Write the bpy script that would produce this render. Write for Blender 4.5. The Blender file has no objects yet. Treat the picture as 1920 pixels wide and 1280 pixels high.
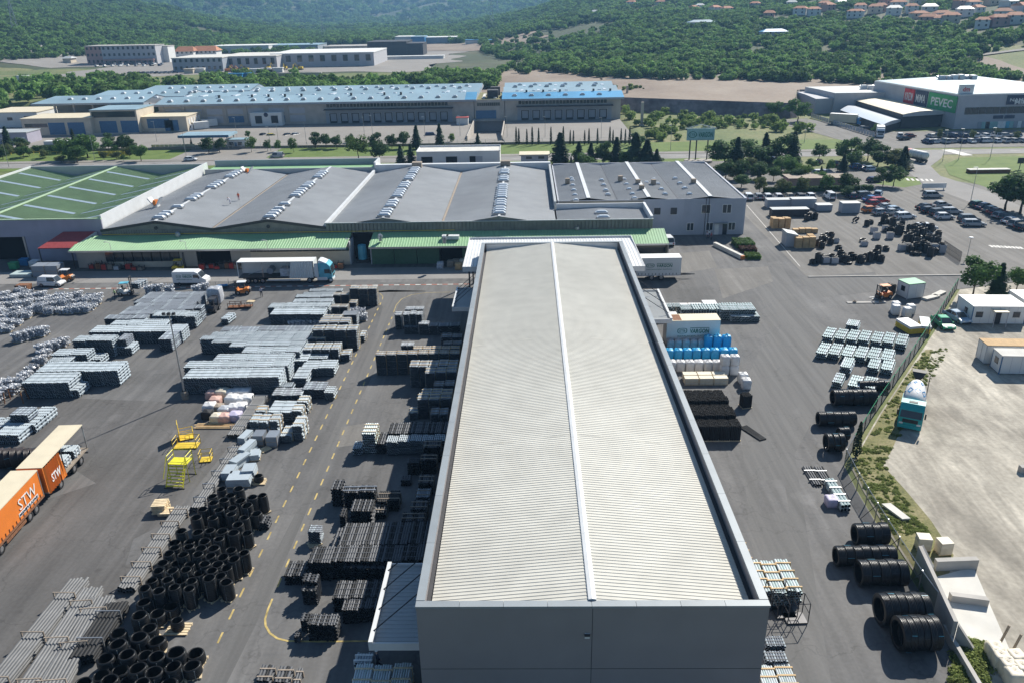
import bpy,bmesh,math,random
from mathutils import Vector,Matrix,noise as mnoise
random.seed(7)
S = bpy.context.scene
COL = S.collection
R_ = math.radians
# ------------------------------------------------------------------ camera
F_PX,CX,CY,CAM_H = 1495.0,960.0,640.0,45.0
PITCH,YAW,ROLL = R_(22.864),R_(1.310),R_(1.1)
_fw = Vector((-math.sin(YAW)*math.cos(PITCH),math.cos(YAW)*math.cos(PITCH),-math.sin(PITCH)))
_rt = Vector((math.cos(YAW),math.sin(YAW),0)); _up = _rt.cross(_fw)
RIGHT = _rt*math.cos(ROLL) - _up*math.sin(ROLL)
UP = _rt*math.sin(ROLL) + _up*math.cos(ROLL)
cam = bpy.data.cameras.new('camera'); cam_o = bpy.data.objects.new('camera',cam); COL.objects.link(cam_o)
cam.sensor_width = 36; cam.lens = 36*F_PX/1920; cam.clip_start = .5; cam.clip_end = 20000
cam_o.matrix_world = Matrix.Translation((0,0,CAM_H)) @ Matrix((RIGHT,UP,-_fw)).transposed().to_4x4()
S.camera = cam_o
def ray(px,py):
    return RIGHT*((px-CX)/F_PX) - UP*((py-CY)/F_PX) + _fw
def G(px,py,z=0.0):
    """point at height z that the photograph shows at pixel (px, py)"""
    d = ray(px,py); t = (z-CAM_H)/d.z
    return Vector((d.x*t,d.y*t,z))
# ------------------------------------------------------------------ world, sun, exposure
SUN_EL,SUN_AZ = R_(38.8),R_(34.9)
w = bpy.data.worlds.new('World'); S.world = w; w.use_nodes = True
nt = w.node_tree; sky = nt.nodes.new('ShaderNodeTexSky'); sky.sky_type = 'NISHITA'; sky.sun_disc = False
sky.sun_elevation = SUN_EL; sky.sun_rotation = SUN_AZ; sky.altitude = 100; sky.air_density = 1.0; sky.dust_density = .4; sky.ozone_density = 3.5
nt.links.new(sky.outputs[0],nt.nodes['Background'].inputs[0]); nt.nodes['Background'].inputs[1].default_value = .05
sl = bpy.data.lights.new('sun','SUN'); sl.energy = 5.0; sl.angle = R_(.5); sl.color = (1,.948,.858)
so = bpy.data.objects.new('sun',sl); COL.objects.link(so)
sd = Vector((math.sin(SUN_AZ)*math.cos(SUN_EL),math.cos(SUN_AZ)*math.cos(SUN_EL),math.sin(SUN_EL)))
so.rotation_euler = sd.to_track_quat('Z','Y').to_euler(); so.location = sd*300
S.view_settings.view_transform = 'Standard'; S.view_settings.look = 'None'
S.view_settings.exposure = .78; S.view_settings.gamma = 1; S.view_settings.use_curve_mapping = False
S.render.engine = 'CYCLES'
S.cycles.max_bounces = 6; S.cycles.diffuse_bounces = 3; S.cycles.glossy_bounces = 2; S.cycles.transmission_bounces = 3
S.cycles.volume_bounces = 0; S.cycles.transparent_max_bounces = 6; S.cycles.caustics_reflective = False; S.cycles.caustics_refractive = False
# ------------------------------------------------------------------ materials
MATS = {}
def mat(name,col,rough=.6,metal=0.,var=.12,scale=2.0,bump=0.,bscale=20.,objcol=False,rnd=0.,spec=.4,detail=4,var2=0.,scale2=.15):
    m = bpy.data.materials.new(name); m.use_nodes = True; MATS[name] = m
    n = m.node_tree; L = n.links.new; b = n.nodes['Principled BSDF']
    b.inputs['Roughness'].default_value = rough; b.inputs['Metallic'].default_value = metal
    b.inputs['Specular IOR Level'].default_value = spec
    tc = n.nodes.new('ShaderNodeTexCoord'); src = tc.outputs['Object']
    nz = n.nodes.new('ShaderNodeTexNoise'); nz.inputs['Scale'].default_value = scale; nz.inputs['Detail'].default_value = detail
    L(src,nz.inputs['Vector'])
    mr = n.nodes.new('ShaderNodeMapRange'); mr.inputs[1].default_value = .3; mr.inputs[2].default_value = .7
    mr.inputs[3].default_value = 1-var; mr.inputs[4].default_value = 1+var
    L(nz.outputs[0],mr.inputs[0]); val = mr.outputs[0]
    if var2:
        n2 = n.nodes.new('ShaderNodeTexNoise'); n2.inputs['Scale'].default_value = scale2; n2.inputs['Detail'].default_value = 6
        L(src,n2.inputs['Vector'])
        m2 = n.nodes.new('ShaderNodeMapRange'); m2.inputs[1].default_value = .35; m2.inputs[2].default_value = .65
        m2.inputs[3].default_value = 1-var2; m2.inputs[4].default_value = 1+var2
        L(n2.outputs[0],m2.inputs[0])
        mm = n.nodes.new('ShaderNodeMath'); mm.operation = 'MULTIPLY'; L(val,mm.inputs[0]); L(m2.outputs[0],mm.inputs[1]); val = mm.outputs[0]
    oi = None
    if rnd or objcol: oi = n.nodes.new('ShaderNodeObjectInfo')
    if rnd:
        m3 = n.nodes.new('ShaderNodeMapRange'); m3.inputs[3].default_value = 1-rnd; m3.inputs[4].default_value = 1+rnd
        L(oi.outputs['Random'],m3.inputs[0])
        mm = n.nodes.new('ShaderNodeMath'); mm.operation = 'MULTIPLY'; L(val,mm.inputs[0]); L(m3.outputs[0],mm.inputs[1]); val = mm.outputs[0]
    hs = n.nodes.new('ShaderNodeHueSaturation'); L(val,hs.inputs['Value'])
    if objcol: L(oi.outputs['Color'],hs.inputs['Color'])
    else: hs.inputs['Color'].default_value = (*col,1)
    L(hs.outputs[0],b.inputs['Base Color'])
    if bump:
        bn = n.nodes.new('ShaderNodeTexNoise'); bn.inputs['Scale'].default_value = bscale; bn.inputs['Detail'].default_value = 5; L(src,bn.inputs['Vector'])
        bp = n.nodes.new('ShaderNodeBump'); bp.inputs['Strength'].default_value = bump; L(bn.outputs[0],bp.inputs['Height']); L(bp.outputs[0],b.inputs['Normal'])
    return m
def ramp_mat(name,stops,scale,detail=6,rough=.9,stretch=(1,1,1),bump=.2,fine=(30.,.1),dist=0.,tracks=None,cracks=0.):
    """noise through a colour ramp, with fine grain on top: soils, asphalt, worn concrete"""
    m = bpy.data.materials.new(name); m.use_nodes = True; MATS[name] = m
    n = m.node_tree; L = n.links.new; b = n.nodes['Principled BSDF']; b.inputs['Roughness'].default_value = rough
    b.inputs['Specular IOR Level'].default_value = .3
    tc = n.nodes.new('ShaderNodeTexCoord'); mp = n.nodes.new('ShaderNodeMapping'); mp.inputs['Scale'].default_value = stretch
    L(tc.outputs['Object'],mp.inputs['Vector'])
    nz = n.nodes.new('ShaderNodeTexNoise'); nz.inputs['Scale'].default_value = scale; nz.inputs['Detail'].default_value = detail
    nz.inputs['Roughness'].default_value = .62; nz.inputs['Distortion'].default_value = dist
    L(mp.outputs[0],nz.inputs['Vector'])
    cr = n.nodes.new('ShaderNodeValToRGB'); e = cr.color_ramp.elements
    while len(e) < len(stops): e.new(.5)
    for i,(p,c) in enumerate(stops): e[i].position = p; e[i].color = (*c,1)
    L(nz.outputs[0],cr.inputs[0])
    fn = n.nodes.new('ShaderNodeTexNoise'); fn.inputs['Scale'].default_value = fine[0]; fn.inputs['Detail'].default_value = 3; L(tc.outputs['Object'],fn.inputs['Vector'])
    mr = n.nodes.new('ShaderNodeMapRange'); mr.inputs[1].default_value = .3; mr.inputs[2].default_value = .7; mr.inputs[3].default_value = 1-fine[1]; mr.inputs[4].default_value = 1+fine[1]
    L(fn.outputs[0],mr.inputs[0])
    val = mr.outputs[0]
    def times(v,w):
        q = n.nodes.new('ShaderNodeMath'); q.operation = 'MULTIPLY'; L(v,q.inputs[0]); L(w,q.inputs[1]); return q.outputs[0]
    def ranged(v,a,c,lo,hi):
        q = n.nodes.new('ShaderNodeMapRange'); q.inputs[1].default_value = a; q.inputs[2].default_value = c; q.inputs[3].default_value = lo; q.inputs[4].default_value = hi; L(v,q.inputs[0]); return q.outputs[0]
    for (rot,sx,sy,amt,sd,ds) in (tracks or ()):
        m2 = n.nodes.new('ShaderNodeMapping'); m2.inputs['Rotation'].default_value = (0,0,rot); m2.inputs['Scale'].default_value = (sx,sy,1); m2.inputs['Location'].default_value = (sd,sd*2,0); L(tc.outputs['Object'],m2.inputs['Vector'])
        t = n.nodes.new('ShaderNodeTexNoise'); t.inputs['Scale'].default_value = 1; t.inputs['Detail'].default_value = 3; t.inputs['Distortion'].default_value = ds; L(m2.outputs[0],t.inputs['Vector'])
        val = times(val,ranged(t.outputs[0],.38,.66,1-amt,1+amt))
    if cracks:
        v = n.nodes.new('ShaderNodeTexVoronoi'); v.feature = 'DISTANCE_TO_EDGE'; v.inputs['Scale'].default_value = .11; wn = n.nodes.new('ShaderNodeTexNoise'); wn.inputs['Scale'].default_value = .5; wn.inputs['Detail'].default_value = 5; L(tc.outputs['Object'],wn.inputs['Vector'])
        ad = n.nodes.new('ShaderNodeVectorMath'); ad.operation = 'MULTIPLY_ADD'; ad.inputs[1].default_value = (5,5,0); L(wn.outputs['Color'],ad.inputs[0]); L(tc.outputs['Object'],ad.inputs[2]); L(ad.outputs[0],v.inputs['Vector'])
        val = times(val,ranged(v.outputs['Distance'],0,.012,1-cracks,1))
        sp = n.nodes.new('ShaderNodeTexVoronoi'); sp.inputs['Scale'].default_value = .22; L(tc.outputs['Object'],sp.inputs['Vector']); val = times(val,ranged(sp.outputs['Distance'],.02,.09,1-cracks*1.1,1))
        s2 = n.nodes.new('ShaderNodeTexVoronoi'); s2.inputs['Scale'].default_value = .09; s2.inputs['Randomness'].default_value = 1; L(ad.outputs[0],s2.inputs['Vector']); val = times(val,ranged(s2.outputs['Distance'],.05,.11,1+cracks*.9,1))
    hs = n.nodes.new('ShaderNodeHueSaturation'); L(cr.outputs[0],hs.inputs['Color']); L(val,hs.inputs['Value'])
    L(hs.outputs[0],b.inputs['Base Color'])
    if bump:
        bp = n.nodes.new('ShaderNodeBump'); bp.inputs['Strength'].default_value = bump; L(fn.outputs[0],bp.inputs['Height']); L(bp.outputs[0],b.inputs['Normal'])
    return m
def leaf_mat(name,col,rnd=.25):
    m = mat(name,col,rough=.75,var=.3,scale=.5,rnd=rnd,spec=.15)
    n = m.node_tree; b = n.nodes['Principled BSDF']; out = n.nodes['Material Output']
    tr = n.nodes.new('ShaderNodeBsdfTranslucent'); mx = n.nodes.new('ShaderNodeMixShader'); mx.inputs[0].default_value = .42
    hs = [x for x in n.nodes if x.type == 'HUE_SAT'][0]; n.links.new(hs.outputs[0],tr.inputs[0])
    n.links.new(b.outputs[0],mx.inputs[1]); n.links.new(tr.outputs[0],mx.inputs[2]); n.links.new(mx.outputs[0],out.inputs[0])
    return m
# ------------------------------------------------------------------ mesh helpers
class MB:
    def __init__(s): s.v = []; s.f = []; s.m = []
    def poly(s,pts,m=0):
        i = len(s.v); s.v += [tuple(p) for p in pts]; s.f.append(tuple(range(i,i+len(pts)))); s.m.append(m); return s
    def box(s,x0,y0,z0,x1,y1,z1,m=0,taper=0,mt=None):
        i = len(s.v); t = taper
        s.v += [(x0,y0,z0),(x1,y0,z0),(x1,y1,z0),(x0,y1,z0),(x0+t,y0+t,z1),(x1-t,y0+t,z1),(x1-t,y1-t,z1),(x0+t,y1-t,z1)]
        for k,q in enumerate(((3,2,1,0),(4,5,6,7),(0,1,5,4),(1,2,6,5),(2,3,7,6),(3,0,4,7))):
            s.f.append(tuple(i+a for a in q)); s.m.append(mt if (k == 1 and mt is not None) else m)
        return s
    def cyl(s,p0,p1,r0,r1=None,n=8,m=0,caps=True,mc=None):
        r1 = r0 if r1 is None else r1
        p0 = Vector(p0); p1 = Vector(p1); d = (p1-p0)
        if d.length < 1e-6: return s
        q = d.to_track_quat('Z','Y'); i = len(s.v)
        for p,r in ((p0,r0),(p1,r1)):
            for k in range(n):
                a = 2*math.pi*k/n; s.v.append(tuple(p + q @ Vector((r*math.cos(a),r*math.sin(a),0))))
        for k in range(n):
            s.f.append((i+k,i+(k+1) % n,i+n+(k+1) % n,i+n+k)); s.m.append(m)
        if caps:
            s.f.append(tuple(i+k for k in range(n-1,-1,-1))); s.m.append(m if mc is None else mc)
            s.f.append(tuple(i+n+k for k in range(n))); s.m.append(m if mc is None else mc)
        return s
    def bar(s,p0,p1,w,h=None,m=0):
        """square bar between two points"""
        return s.cyl(p0,p1,w*.7071,w*.7071,4,m)
    def lathe(s,prof,n=16,m=0,c=(0,0,0),axis='Z'):
        i = len(s.v)
        for r,z in prof:
            for k in range(n):
                a = 2*math.pi*k/n; x,y = r*math.cos(a),r*math.sin(a)
                p = (x,y,z) if axis == 'Z' else (z,x,y) if axis == 'X' else (x,z,y)
                s.v.append((c[0]+p[0],c[1]+p[1],c[2]+p[2]))
        for j in range(len(prof)-1):
            for k in range(n):
                a = i+j*n+k; b = i+j*n+(k+1) % n
                s.f.append((a,b,b+n,a+n)); s.m.append(m)
        return s
    def prism(s,pts,z0,z1,m=0,mt=None):
        """vertical prism over a polygon"""
        n = len(pts); i = len(s.v)
        s.v += [(p[0],p[1],z0) for p in pts] + [(p[0],p[1],z1) for p in pts]
        for k in range(n):
            s.f.append((i+k,i+(k+1) % n,i+n+(k+1) % n,i+n+k)); s.m.append(m)
        s.f.append(tuple(i+n+k for k in range(n))); s.m.append(m if mt is None else mt)
        s.f.append(tuple(i+k for k in range(n-1,-1,-1))); s.m.append(m)
        return s
    def side(s,pts,y0,y1,m=0):
        """profile in x,z extruded along y"""
        n = len(pts); i = len(s.v)
        s.v += [(p[0],y0,p[1]) for p in pts] + [(p[0],y1,p[1]) for p in pts]
        for k in range(n):
            s.f.append((i+k,i+n+k,i+n+(k+1) % n,i+(k+1) % n)); s.m.append(m)
        s.f.append(tuple(i+k for k in range(n))); s.m.append(m)
        s.f.append(tuple(i+n+k for k in range(n-1,-1,-1))); s.m.append(m)
        return s
    def add(s,o,M=None):
        i = len(s.v)
        s.v += [tuple(M @ Vector(v)) if M else v for v in o.v]
        s.f += [tuple(a+i for a in f) for f in o.f]; s.m += o.m; return s
    def mesh(s,name,mats,smooth=False,fix=False):
        me = bpy.data.meshes.new(name); me.from_pydata(s.v,[],s.f)
        for x in (mats if isinstance(mats,(list,tuple)) else [mats]): me.materials.append(MATS[x] if isinstance(x,str) else x)
        me.polygons.foreach_set('material_index',s.m)
        if fix:
            bm = bmesh.new(); bm.from_mesh(me); bmesh.ops.recalc_face_normals(bm,faces=bm.faces); bm.to_mesh(me); bm.free()
        if smooth: me.polygons.foreach_set('use_smooth',[True]*len(me.polygons))
        me.update(); return me
def put(name,me,parent=None,loc=(0,0,0),rz=0.,label=None,cat=None,group=None,kind=None,scale=None,color=None):
    o = bpy.data.objects.new(name,me); COL.objects.link(o)
    o.location = loc; o.rotation_euler = (0,0,rz)
    if parent is not None: o.parent = parent
    if scale is not None: o.scale = scale if isinstance(scale,(tuple,list)) else (scale,)*3
    if color is not None: o.color = (*color,1)
    if label: o['label'] = label
    if cat: o['category'] = cat
    if group: o['group'] = group
    if kind: o['kind'] = kind
    return o
def thing(name,label,cat,loc=(0,0,0),rz=0.,group=None):
    return put(name,None,None,loc,rz,label,cat,group)
def struct(name,mb,mats,smooth=False,loc=(0,0,0)):
    return put(name,mb.mesh(name,mats,smooth),loc=loc,kind='structure')
def part(name,mb,mats,parent,loc=(0,0,0),rz=0.,smooth=False,kind=None,label=None,color=None):
    return put(name,mb.mesh(name,mats,smooth),parent,loc,rz,kind=kind,label=label,color=color)
def clone(o,loc,rz=0.,label=None,group=None,scale=None,color=None,parent=None):
    c = o.copy(); COL.objects.link(c); c.parent = parent
    if parent is None:
        c.location = loc; c.rotation_euler = (0,0,rz)
        if scale is not None: c.scale = scale if isinstance(scale,(tuple,list)) else (scale,)*3
    if label: c['label'] = label
    if group: c['group'] = group
    if color is not None: c.color = (*color,1)
    for ch in o.children: clone(ch,None,color=color,parent=c)
    return c
_used = set()
def first_or_clone(proto,loc,rz=0.,label=None,group=None,scale=None,color=None):
    """the prototype itself the first time, copies after that"""
    if proto.name in _used: return clone(proto,loc,rz,label,group,scale,color)
    _used.add(proto.name); proto.location = loc; proto.rotation_euler = (0,0,rz)
    if label: proto['label'] = label
    if group: proto['group'] = group
    if scale is not None: proto.scale = scale if isinstance(scale,(tuple,list)) else (scale,)*3
    if color is not None:
        proto.color = (*color,1)
        for c in proto.children_recursive: c.color = (*color,1)
    return proto
_txt = {}
def text_mesh(body,m,bold=0.,shear=0.,ext=.01):
    k = (body,m,bold,shear)
    if k in _txt: return _txt[k]
    cu = bpy.data.curves.new('lettering','FONT'); cu.body = body; cu.size = 1; cu.extrude = ext; cu.offset = bold; cu.shear = shear; cu.resolution_u = 2
    o = bpy.data.objects.new('tmp',cu); COL.objects.link(o); bpy.context.view_layer.update()
    me = bpy.data.meshes.new_from_object(o.evaluated_get(bpy.context.evaluated_depsgraph_get()))
    bpy.data.objects.remove(o); me.name = 'lettering'; me.materials.clear(); me.materials.append(MATS[m])
    xs = [v.co.x for v in me.vertices]; ys = [v.co.y for v in me.vertices]
    x0,x1,y0,y1 = min(xs),max(xs),min(ys),max(ys)
    for v in me.vertices: v.co.x = (v.co.x-x0)/(x1-x0); v.co.y = (v.co.y-y0)/(y1-y0)
    _txt[k] = me; return me
def lettering(body,m,parent,origin,ux,uz,wid,hgt,bold=0.,shear=0.,name='lettering'):
    """flat letters: lower-left corner at origin, running along ux, standing along uz (unit vectors in the parent's frame)"""
    me = text_mesh(body,m,bold,shear); o = put(name,me,parent)
    ux = Vector(ux).normalized(); uz = Vector(uz).normalized(); nn = ux.cross(uz)
    M = Matrix((ux*wid,uz*hgt,nn)).transposed().to_4x4(); M.translation = Vector(origin); o.matrix_local = M
    return o
mat('hall_roof',(.585,.57,.51),.75,var=.06,scale=.5,var2=.06,scale2=.06,spec=.2)
mat('white_metal',(.66,.67,.67),.45,var=.06,scale=.6)
mat('coping',(.27,.30,.32),.5,.1,var=.06,scale=.8,rnd=.06)
mat('gutter_dark',(.05,.05,.055),.6)
mat('render_grey',(.285,.265,.265),.9,var=.05,scale=.35,bump=.25,bscale=6,var2=.06,scale2=.12)
mat('roof_grey',(.265,.28,.295),.7,var=.07,scale=.3,var2=.1,scale2=.06)
mat('roof_grey_light',(.42,.44,.44),.5,var=.06,scale=.3)
mat('roof_green',(.255,.35,.20),.5,var=.07,scale=.3,var2=.07,scale2=.08)
mat('roof_green_pale',(.27,.46,.25),.5,var=.07,scale=.5,var2=.06,scale2=.1)
mat('roof_green_line',(.42,.55,.36),.5)
mat('roof_red',(.34,.06,.06),.6,var=.1)
mat('roof_blue',(.30,.42,.48),.4,var=.06,scale=.1,var2=.12,scale2=.03)
mat('roof_blue_strong',(.10,.33,.55),.4,var=.08,scale=.1,var2=.12,scale2=.05)
mat('strip_light',(.26,.33,.40),.35,var=.06)
mat('rooflight',(.62,.66,.70),.3,var=.06)
mat('wall_panel',(.25,.24,.21),.75,var=.15,scale=.6)
mat('wall_lilac',(.38,.36,.43),.8,var=.08,scale=.4)
mat('wall_office',(.44,.46,.51),.7,var=.06,scale=.5)
mat('wall_bluegrey',(.34,.37,.41),.7,var=.06,scale=.5)
mat('wall_beige',(.58,.51,.41),.85,var=.12,scale=.25)
mat('wall_concrete',(.46,.42,.37),.9,var=.14,scale=.35,bump=.2)
mat('wall_grey',(.46,.46,.48),.8,var=.06,scale=.3)
mat('wall_white',(.70,.70,.68),.8,var=.06,scale=.3)
mat('wall_dark',(.05,.05,.055),.7,var=.2,scale=.3)
mat('wall_pink',(.50,.30,.26),.85,var=.06)
mat('door_green',(.07,.15,.09),.6,var=.1)
mat('door_blue',(.07,.16,.28),.6,var=.15)
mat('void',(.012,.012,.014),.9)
mat('glass',(.035,.045,.055),.08,spec=.6,var=.1)
mat('frame_white',(.72,.72,.70),.5)
mat('steel',(.42,.43,.44),.35,.7,var=.08)
mat('dark_steel',(.06,.06,.065),.5,.4)
mat('rust',(.22,.10,.05),.85,var=.3,scale=4)
mat('concrete',(.42,.40,.37),.9,var=.12,scale=.6,bump=.25,var2=.1,scale2=.1)
mat('concrete_white',(.62,.60,.55),.9,var=.1,scale=.5,bump=.2)
mat('line_yellow',(.46,.35,.13),.8,var=.4,scale=1.2)
mat('line_white',(.62,.60,.56),.8,var=.3,scale=1.2)
mat('line_red',(.38,.12,.07),.8,var=.3,scale=1.2)
mat('timber',(.62,.44,.24),.8,var=.18,scale=3,rnd=.15)
mat('timber_pale',(.68,.55,.36),.8,var=.18,scale=3,rnd=.12)
mat('timber_grey',(.30,.25,.20),.9,var=.2,scale=3,rnd=.15)
mat('cardboard',(.52,.35,.18),.85,var=.12,rnd=.1)
mat('pipe_light',(.43,.49,.53),.4,var=.06,scale=1,rnd=.08)
mat('pipe_light2',(.37,.43,.47),.45,var=.08,scale=1,rnd=.1)
mat('pipe_mid',(.22,.25,.29),.45,var=.06,scale=1,rnd=.12)
mat('pipe_dark',(.085,.09,.10),.6,var=.1,scale=1,rnd=.12)
mat('pipe_black',(.026,.027,.029),.65,var=.15,scale=1,rnd=.2,spec=.2)
mat('pipe_pale',(.48,.58,.58),.45,var=.08,scale=1.5,rnd=.1)
mat('pipe_white',(.60,.66,.68),.45,var=.08,scale=1.5,rnd=.08)
mat('pipe_steel',(.155,.158,.162),.55,0.,var=.15,scale=2,rnd=.1,spec=.25)
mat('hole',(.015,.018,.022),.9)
mat('coil_black',(.011,.012,.0135),.36,var=.25,scale=6,rnd=.25,spec=.5)
mat('coil_brown',(.055,.040,.035),.4,var=.2,scale=4,rnd=.15)
mat('wrap',(.48,.50,.54),.35,var=.25,scale=3,bump=.5,bscale=5,rnd=.12)
mat('bag_white',(.70,.70,.70),.6,var=.08,scale=2,bump=.3,bscale=4,rnd=.06)
mat('bag_lilac',(.50,.46,.60),.6,var=.12,scale=2,bump=.3,bscale=4,rnd=.06)
mat('bag_blue',(.03,.36,.68),.4,var=.14,scale=3,bump=.5,bscale=5,rnd=.12)
mat('bag_cream',(.66,.60,.48),.6,var=.1,scale=2,bump=.3,rnd=.06)
mat('bag_pink',(.62,.40,.34),.6,var=.15,scale=2,bump=.3,rnd=.1)
mat('tarp_white',(.74,.74,.72),.5,var=.04,scale=.6,bump=.1,bscale=2)
mat('tarp_cream',(.68,.60,.44),.6,var=.06,scale=.6)
mat('tarp_orange',(.72,.20,.03),.5,var=.08,scale=.6,bump=.1,bscale=2)
mat('paint_white',(.74,.75,.76),.3,var=.03)
mat('paint_blue',(.04,.22,.46),.4,var=.1)
mat('paint_turquoise',(.03,.36,.36),.35,var=.08)
mat('paint_cyan',(.12,.45,.58),.35,var=.2,scale=1)
mat('paint_yellow',(.70,.50,.05),.5,var=.12,scale=2)
mat('paint_lemon',(.74,.68,.04),.5,var=.1,scale=2)
mat('paint_orange',(.62,.20,.04),.5,var=.15,scale=1.5)
mat('paint_red',(.45,.04,.03),.4,var=.1)
mat('paint_green',(.05,.30,.14),.4,var=.1)
mat('car_paint',(1,1,1),.22,var=.02,objcol=True,spec=.6)
mat('tyre',(.022,.022,.024),.8)
mat('rim',(.38,.38,.39),.35,.7)
mat('lamp_glass',(.75,.75,.72),.15)
mat('tail_red',(.45,.02,.02),.3)
mat('plastic_black',(.03,.03,.032),.6)
mat('sign_red',(.55,.03,.04),.5); mat('sign_navy',(.03,.045,.09),.5); mat('sign_green',(.03,.33,.11),.5)
mat('sign_teal',(.30,.50,.48),.5); mat('logo_green',(.02,.16,.11),.5); mat('logo_white',(.78,.78,.76),.5); mat('logo_grey',(.3,.33,.34),.5)
mat('bark',(.10,.075,.055),.95,var=.25,scale=3,bump=.4)
mat('skin',(.48,.30,.22),.6); mat('cloth_orange',(.75,.16,.05),.7); mat('cloth_lime',(.45,.58,.25),.7)
mat('cloth_navy',(.03,.04,.07),.8); mat('cloth_pale',(.52,.50,.58),.8); mat('hair',(.03,.02,.015),.8); mat('cloth_red',(.4,.1,.12),.8)
mat('bank_rock',(.17,.14,.14),.95,var=.3,scale=.5,bump=.6,bscale=1.5,var2=.3,scale2=.08)
mat('tile_orange',(.44,.19,.10),.85,var=.15,scale=.5,rnd=.15)
mat('rock',(.38,.35,.31),.95,var=.2,scale=.4,bump=.5,bscale=2)
leaf_mat('leaf_conifer',(.050,.10,.055)); leaf_mat('leaf_broad',(.10,.19,.055)); leaf_mat('leaf_dark',(.065,.125,.045))
leaf_mat('leaf_olive',(.11,.14,.055)); leaf_mat('leaf_forest',(.145,.25,.068),.5); leaf_mat('leaf_bright',(.11,.19,.045)); leaf_mat('leaf_cypress',(.030,.050,.026))
leaf_mat('leaf_scrub',(.22,.31,.09),.3); leaf_mat('leaf_weed',(.24,.29,.09),.3)
leaf_mat('leaf_purple',(.09,.045,.04))
ramp_mat('asphalt',[(.25,(0.089,0.088,0.086)),(.45,(0.127,0.125,0.124)),(.6,(0.159,0.156,0.153)),(.8,(0.210,0.205,0.200))],.06,8,fine=(3.0,.08),tracks=((.05,1.1,.05,.10,3,.25),(1.2,.9,.06,.07,9,.5)),cracks=.22)
ramp_mat('asphalt_lane',[(.25,(0.109,0.107,0.105)),(.5,(0.138,0.136,0.133)),(.8,(0.171,0.168,0.164))],.5,6,stretch=(1.2,.06,1),fine=(4.,.05),tracks=((0,1.6,.04,.08,1,.2),),cracks=.16)
ramp_mat('asphalt_red',[(.25,(0.088,0.085,0.082)),(.5,(0.116,0.112,0.109)),(.8,(0.156,0.150,0.146))],.08,8,fine=(3.,.08),tracks=((.9,1.2,.05,.10,5,.3),(1.5,.8,.05,.08,2,.5)),cracks=.22)
ramp_mat('asphalt_pale',[(.25,(0.148,0.139,0.129)),(.5,(0.175,0.167,0.155)),(.8,(0.204,0.193,0.180))],.12,8,fine=(3.,.06),tracks=((.6,.9,.06,.09,4,.4),(1.4,.9,.06,.08,8,.4)),cracks=.16)
ramp_mat('road',[(.25,(.20,.193,.185)),(.5,(.25,.24,.23)),(.8,(.30,.29,.275))],.1,6,fine=(2.,.05))
ramp_mat('apron',[(.25,(0.223,0.209,0.191)),(.5,(0.259,0.241,0.220)),(.8,(0.302,0.284,0.259))],.06,6,fine=(1.5,.05))
ramp_mat('gravel',[(.2,(0.196,0.174,0.145)),(.42,(0.314,0.287,0.240)),(.55,(0.421,0.387,0.324)),(.75,(0.550,0.509,0.430))],.10,9,stretch=(1,.55,1),fine=(2.2,.12),dist=.6,tracks=((.35,.55,.11,.12,4,1.6),(-.5,.5,.10,.12,7,2.0),(1.1,.25,.12,.10,1,1.2)),cracks=0.)
ramp_mat('dirt',[(.25,(0.180,0.135,0.104)),(.5,(0.252,0.198,0.153)),(.8,(0.333,0.279,0.225))],.03,8,fine=(.6,.1),stretch=(1,.6,1))
ramp_mat('soil',[(.3,(.11,.12,.045)),(.5,(.19,.18,.075)),(.75,(.30,.25,.15))],.5,6,fine=(4.,.2))
ramp_mat('grass_lawn',[(.3,(.085,.135,.028)),(.55,(.12,.175,.038)),(.8,(.16,.19,.06))],.25,6,fine=(6.,.2),bump=.5)
ramp_mat('grass_dry',[(.25,(.085,.125,.040)),(.48,(.14,.165,.060)),(.75,(.25,.22,.115))],.05,9,fine=(.8,.2),bump=.5)
ramp_mat('hill_ground',[(.35,(.040,.058,.024)),(.52,(.060,.075,.033)),(.62,(.10,.10,.055)),(.78,(.24,.20,.15))],.006,9,fine=(.05,.2),bump=.4)
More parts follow.
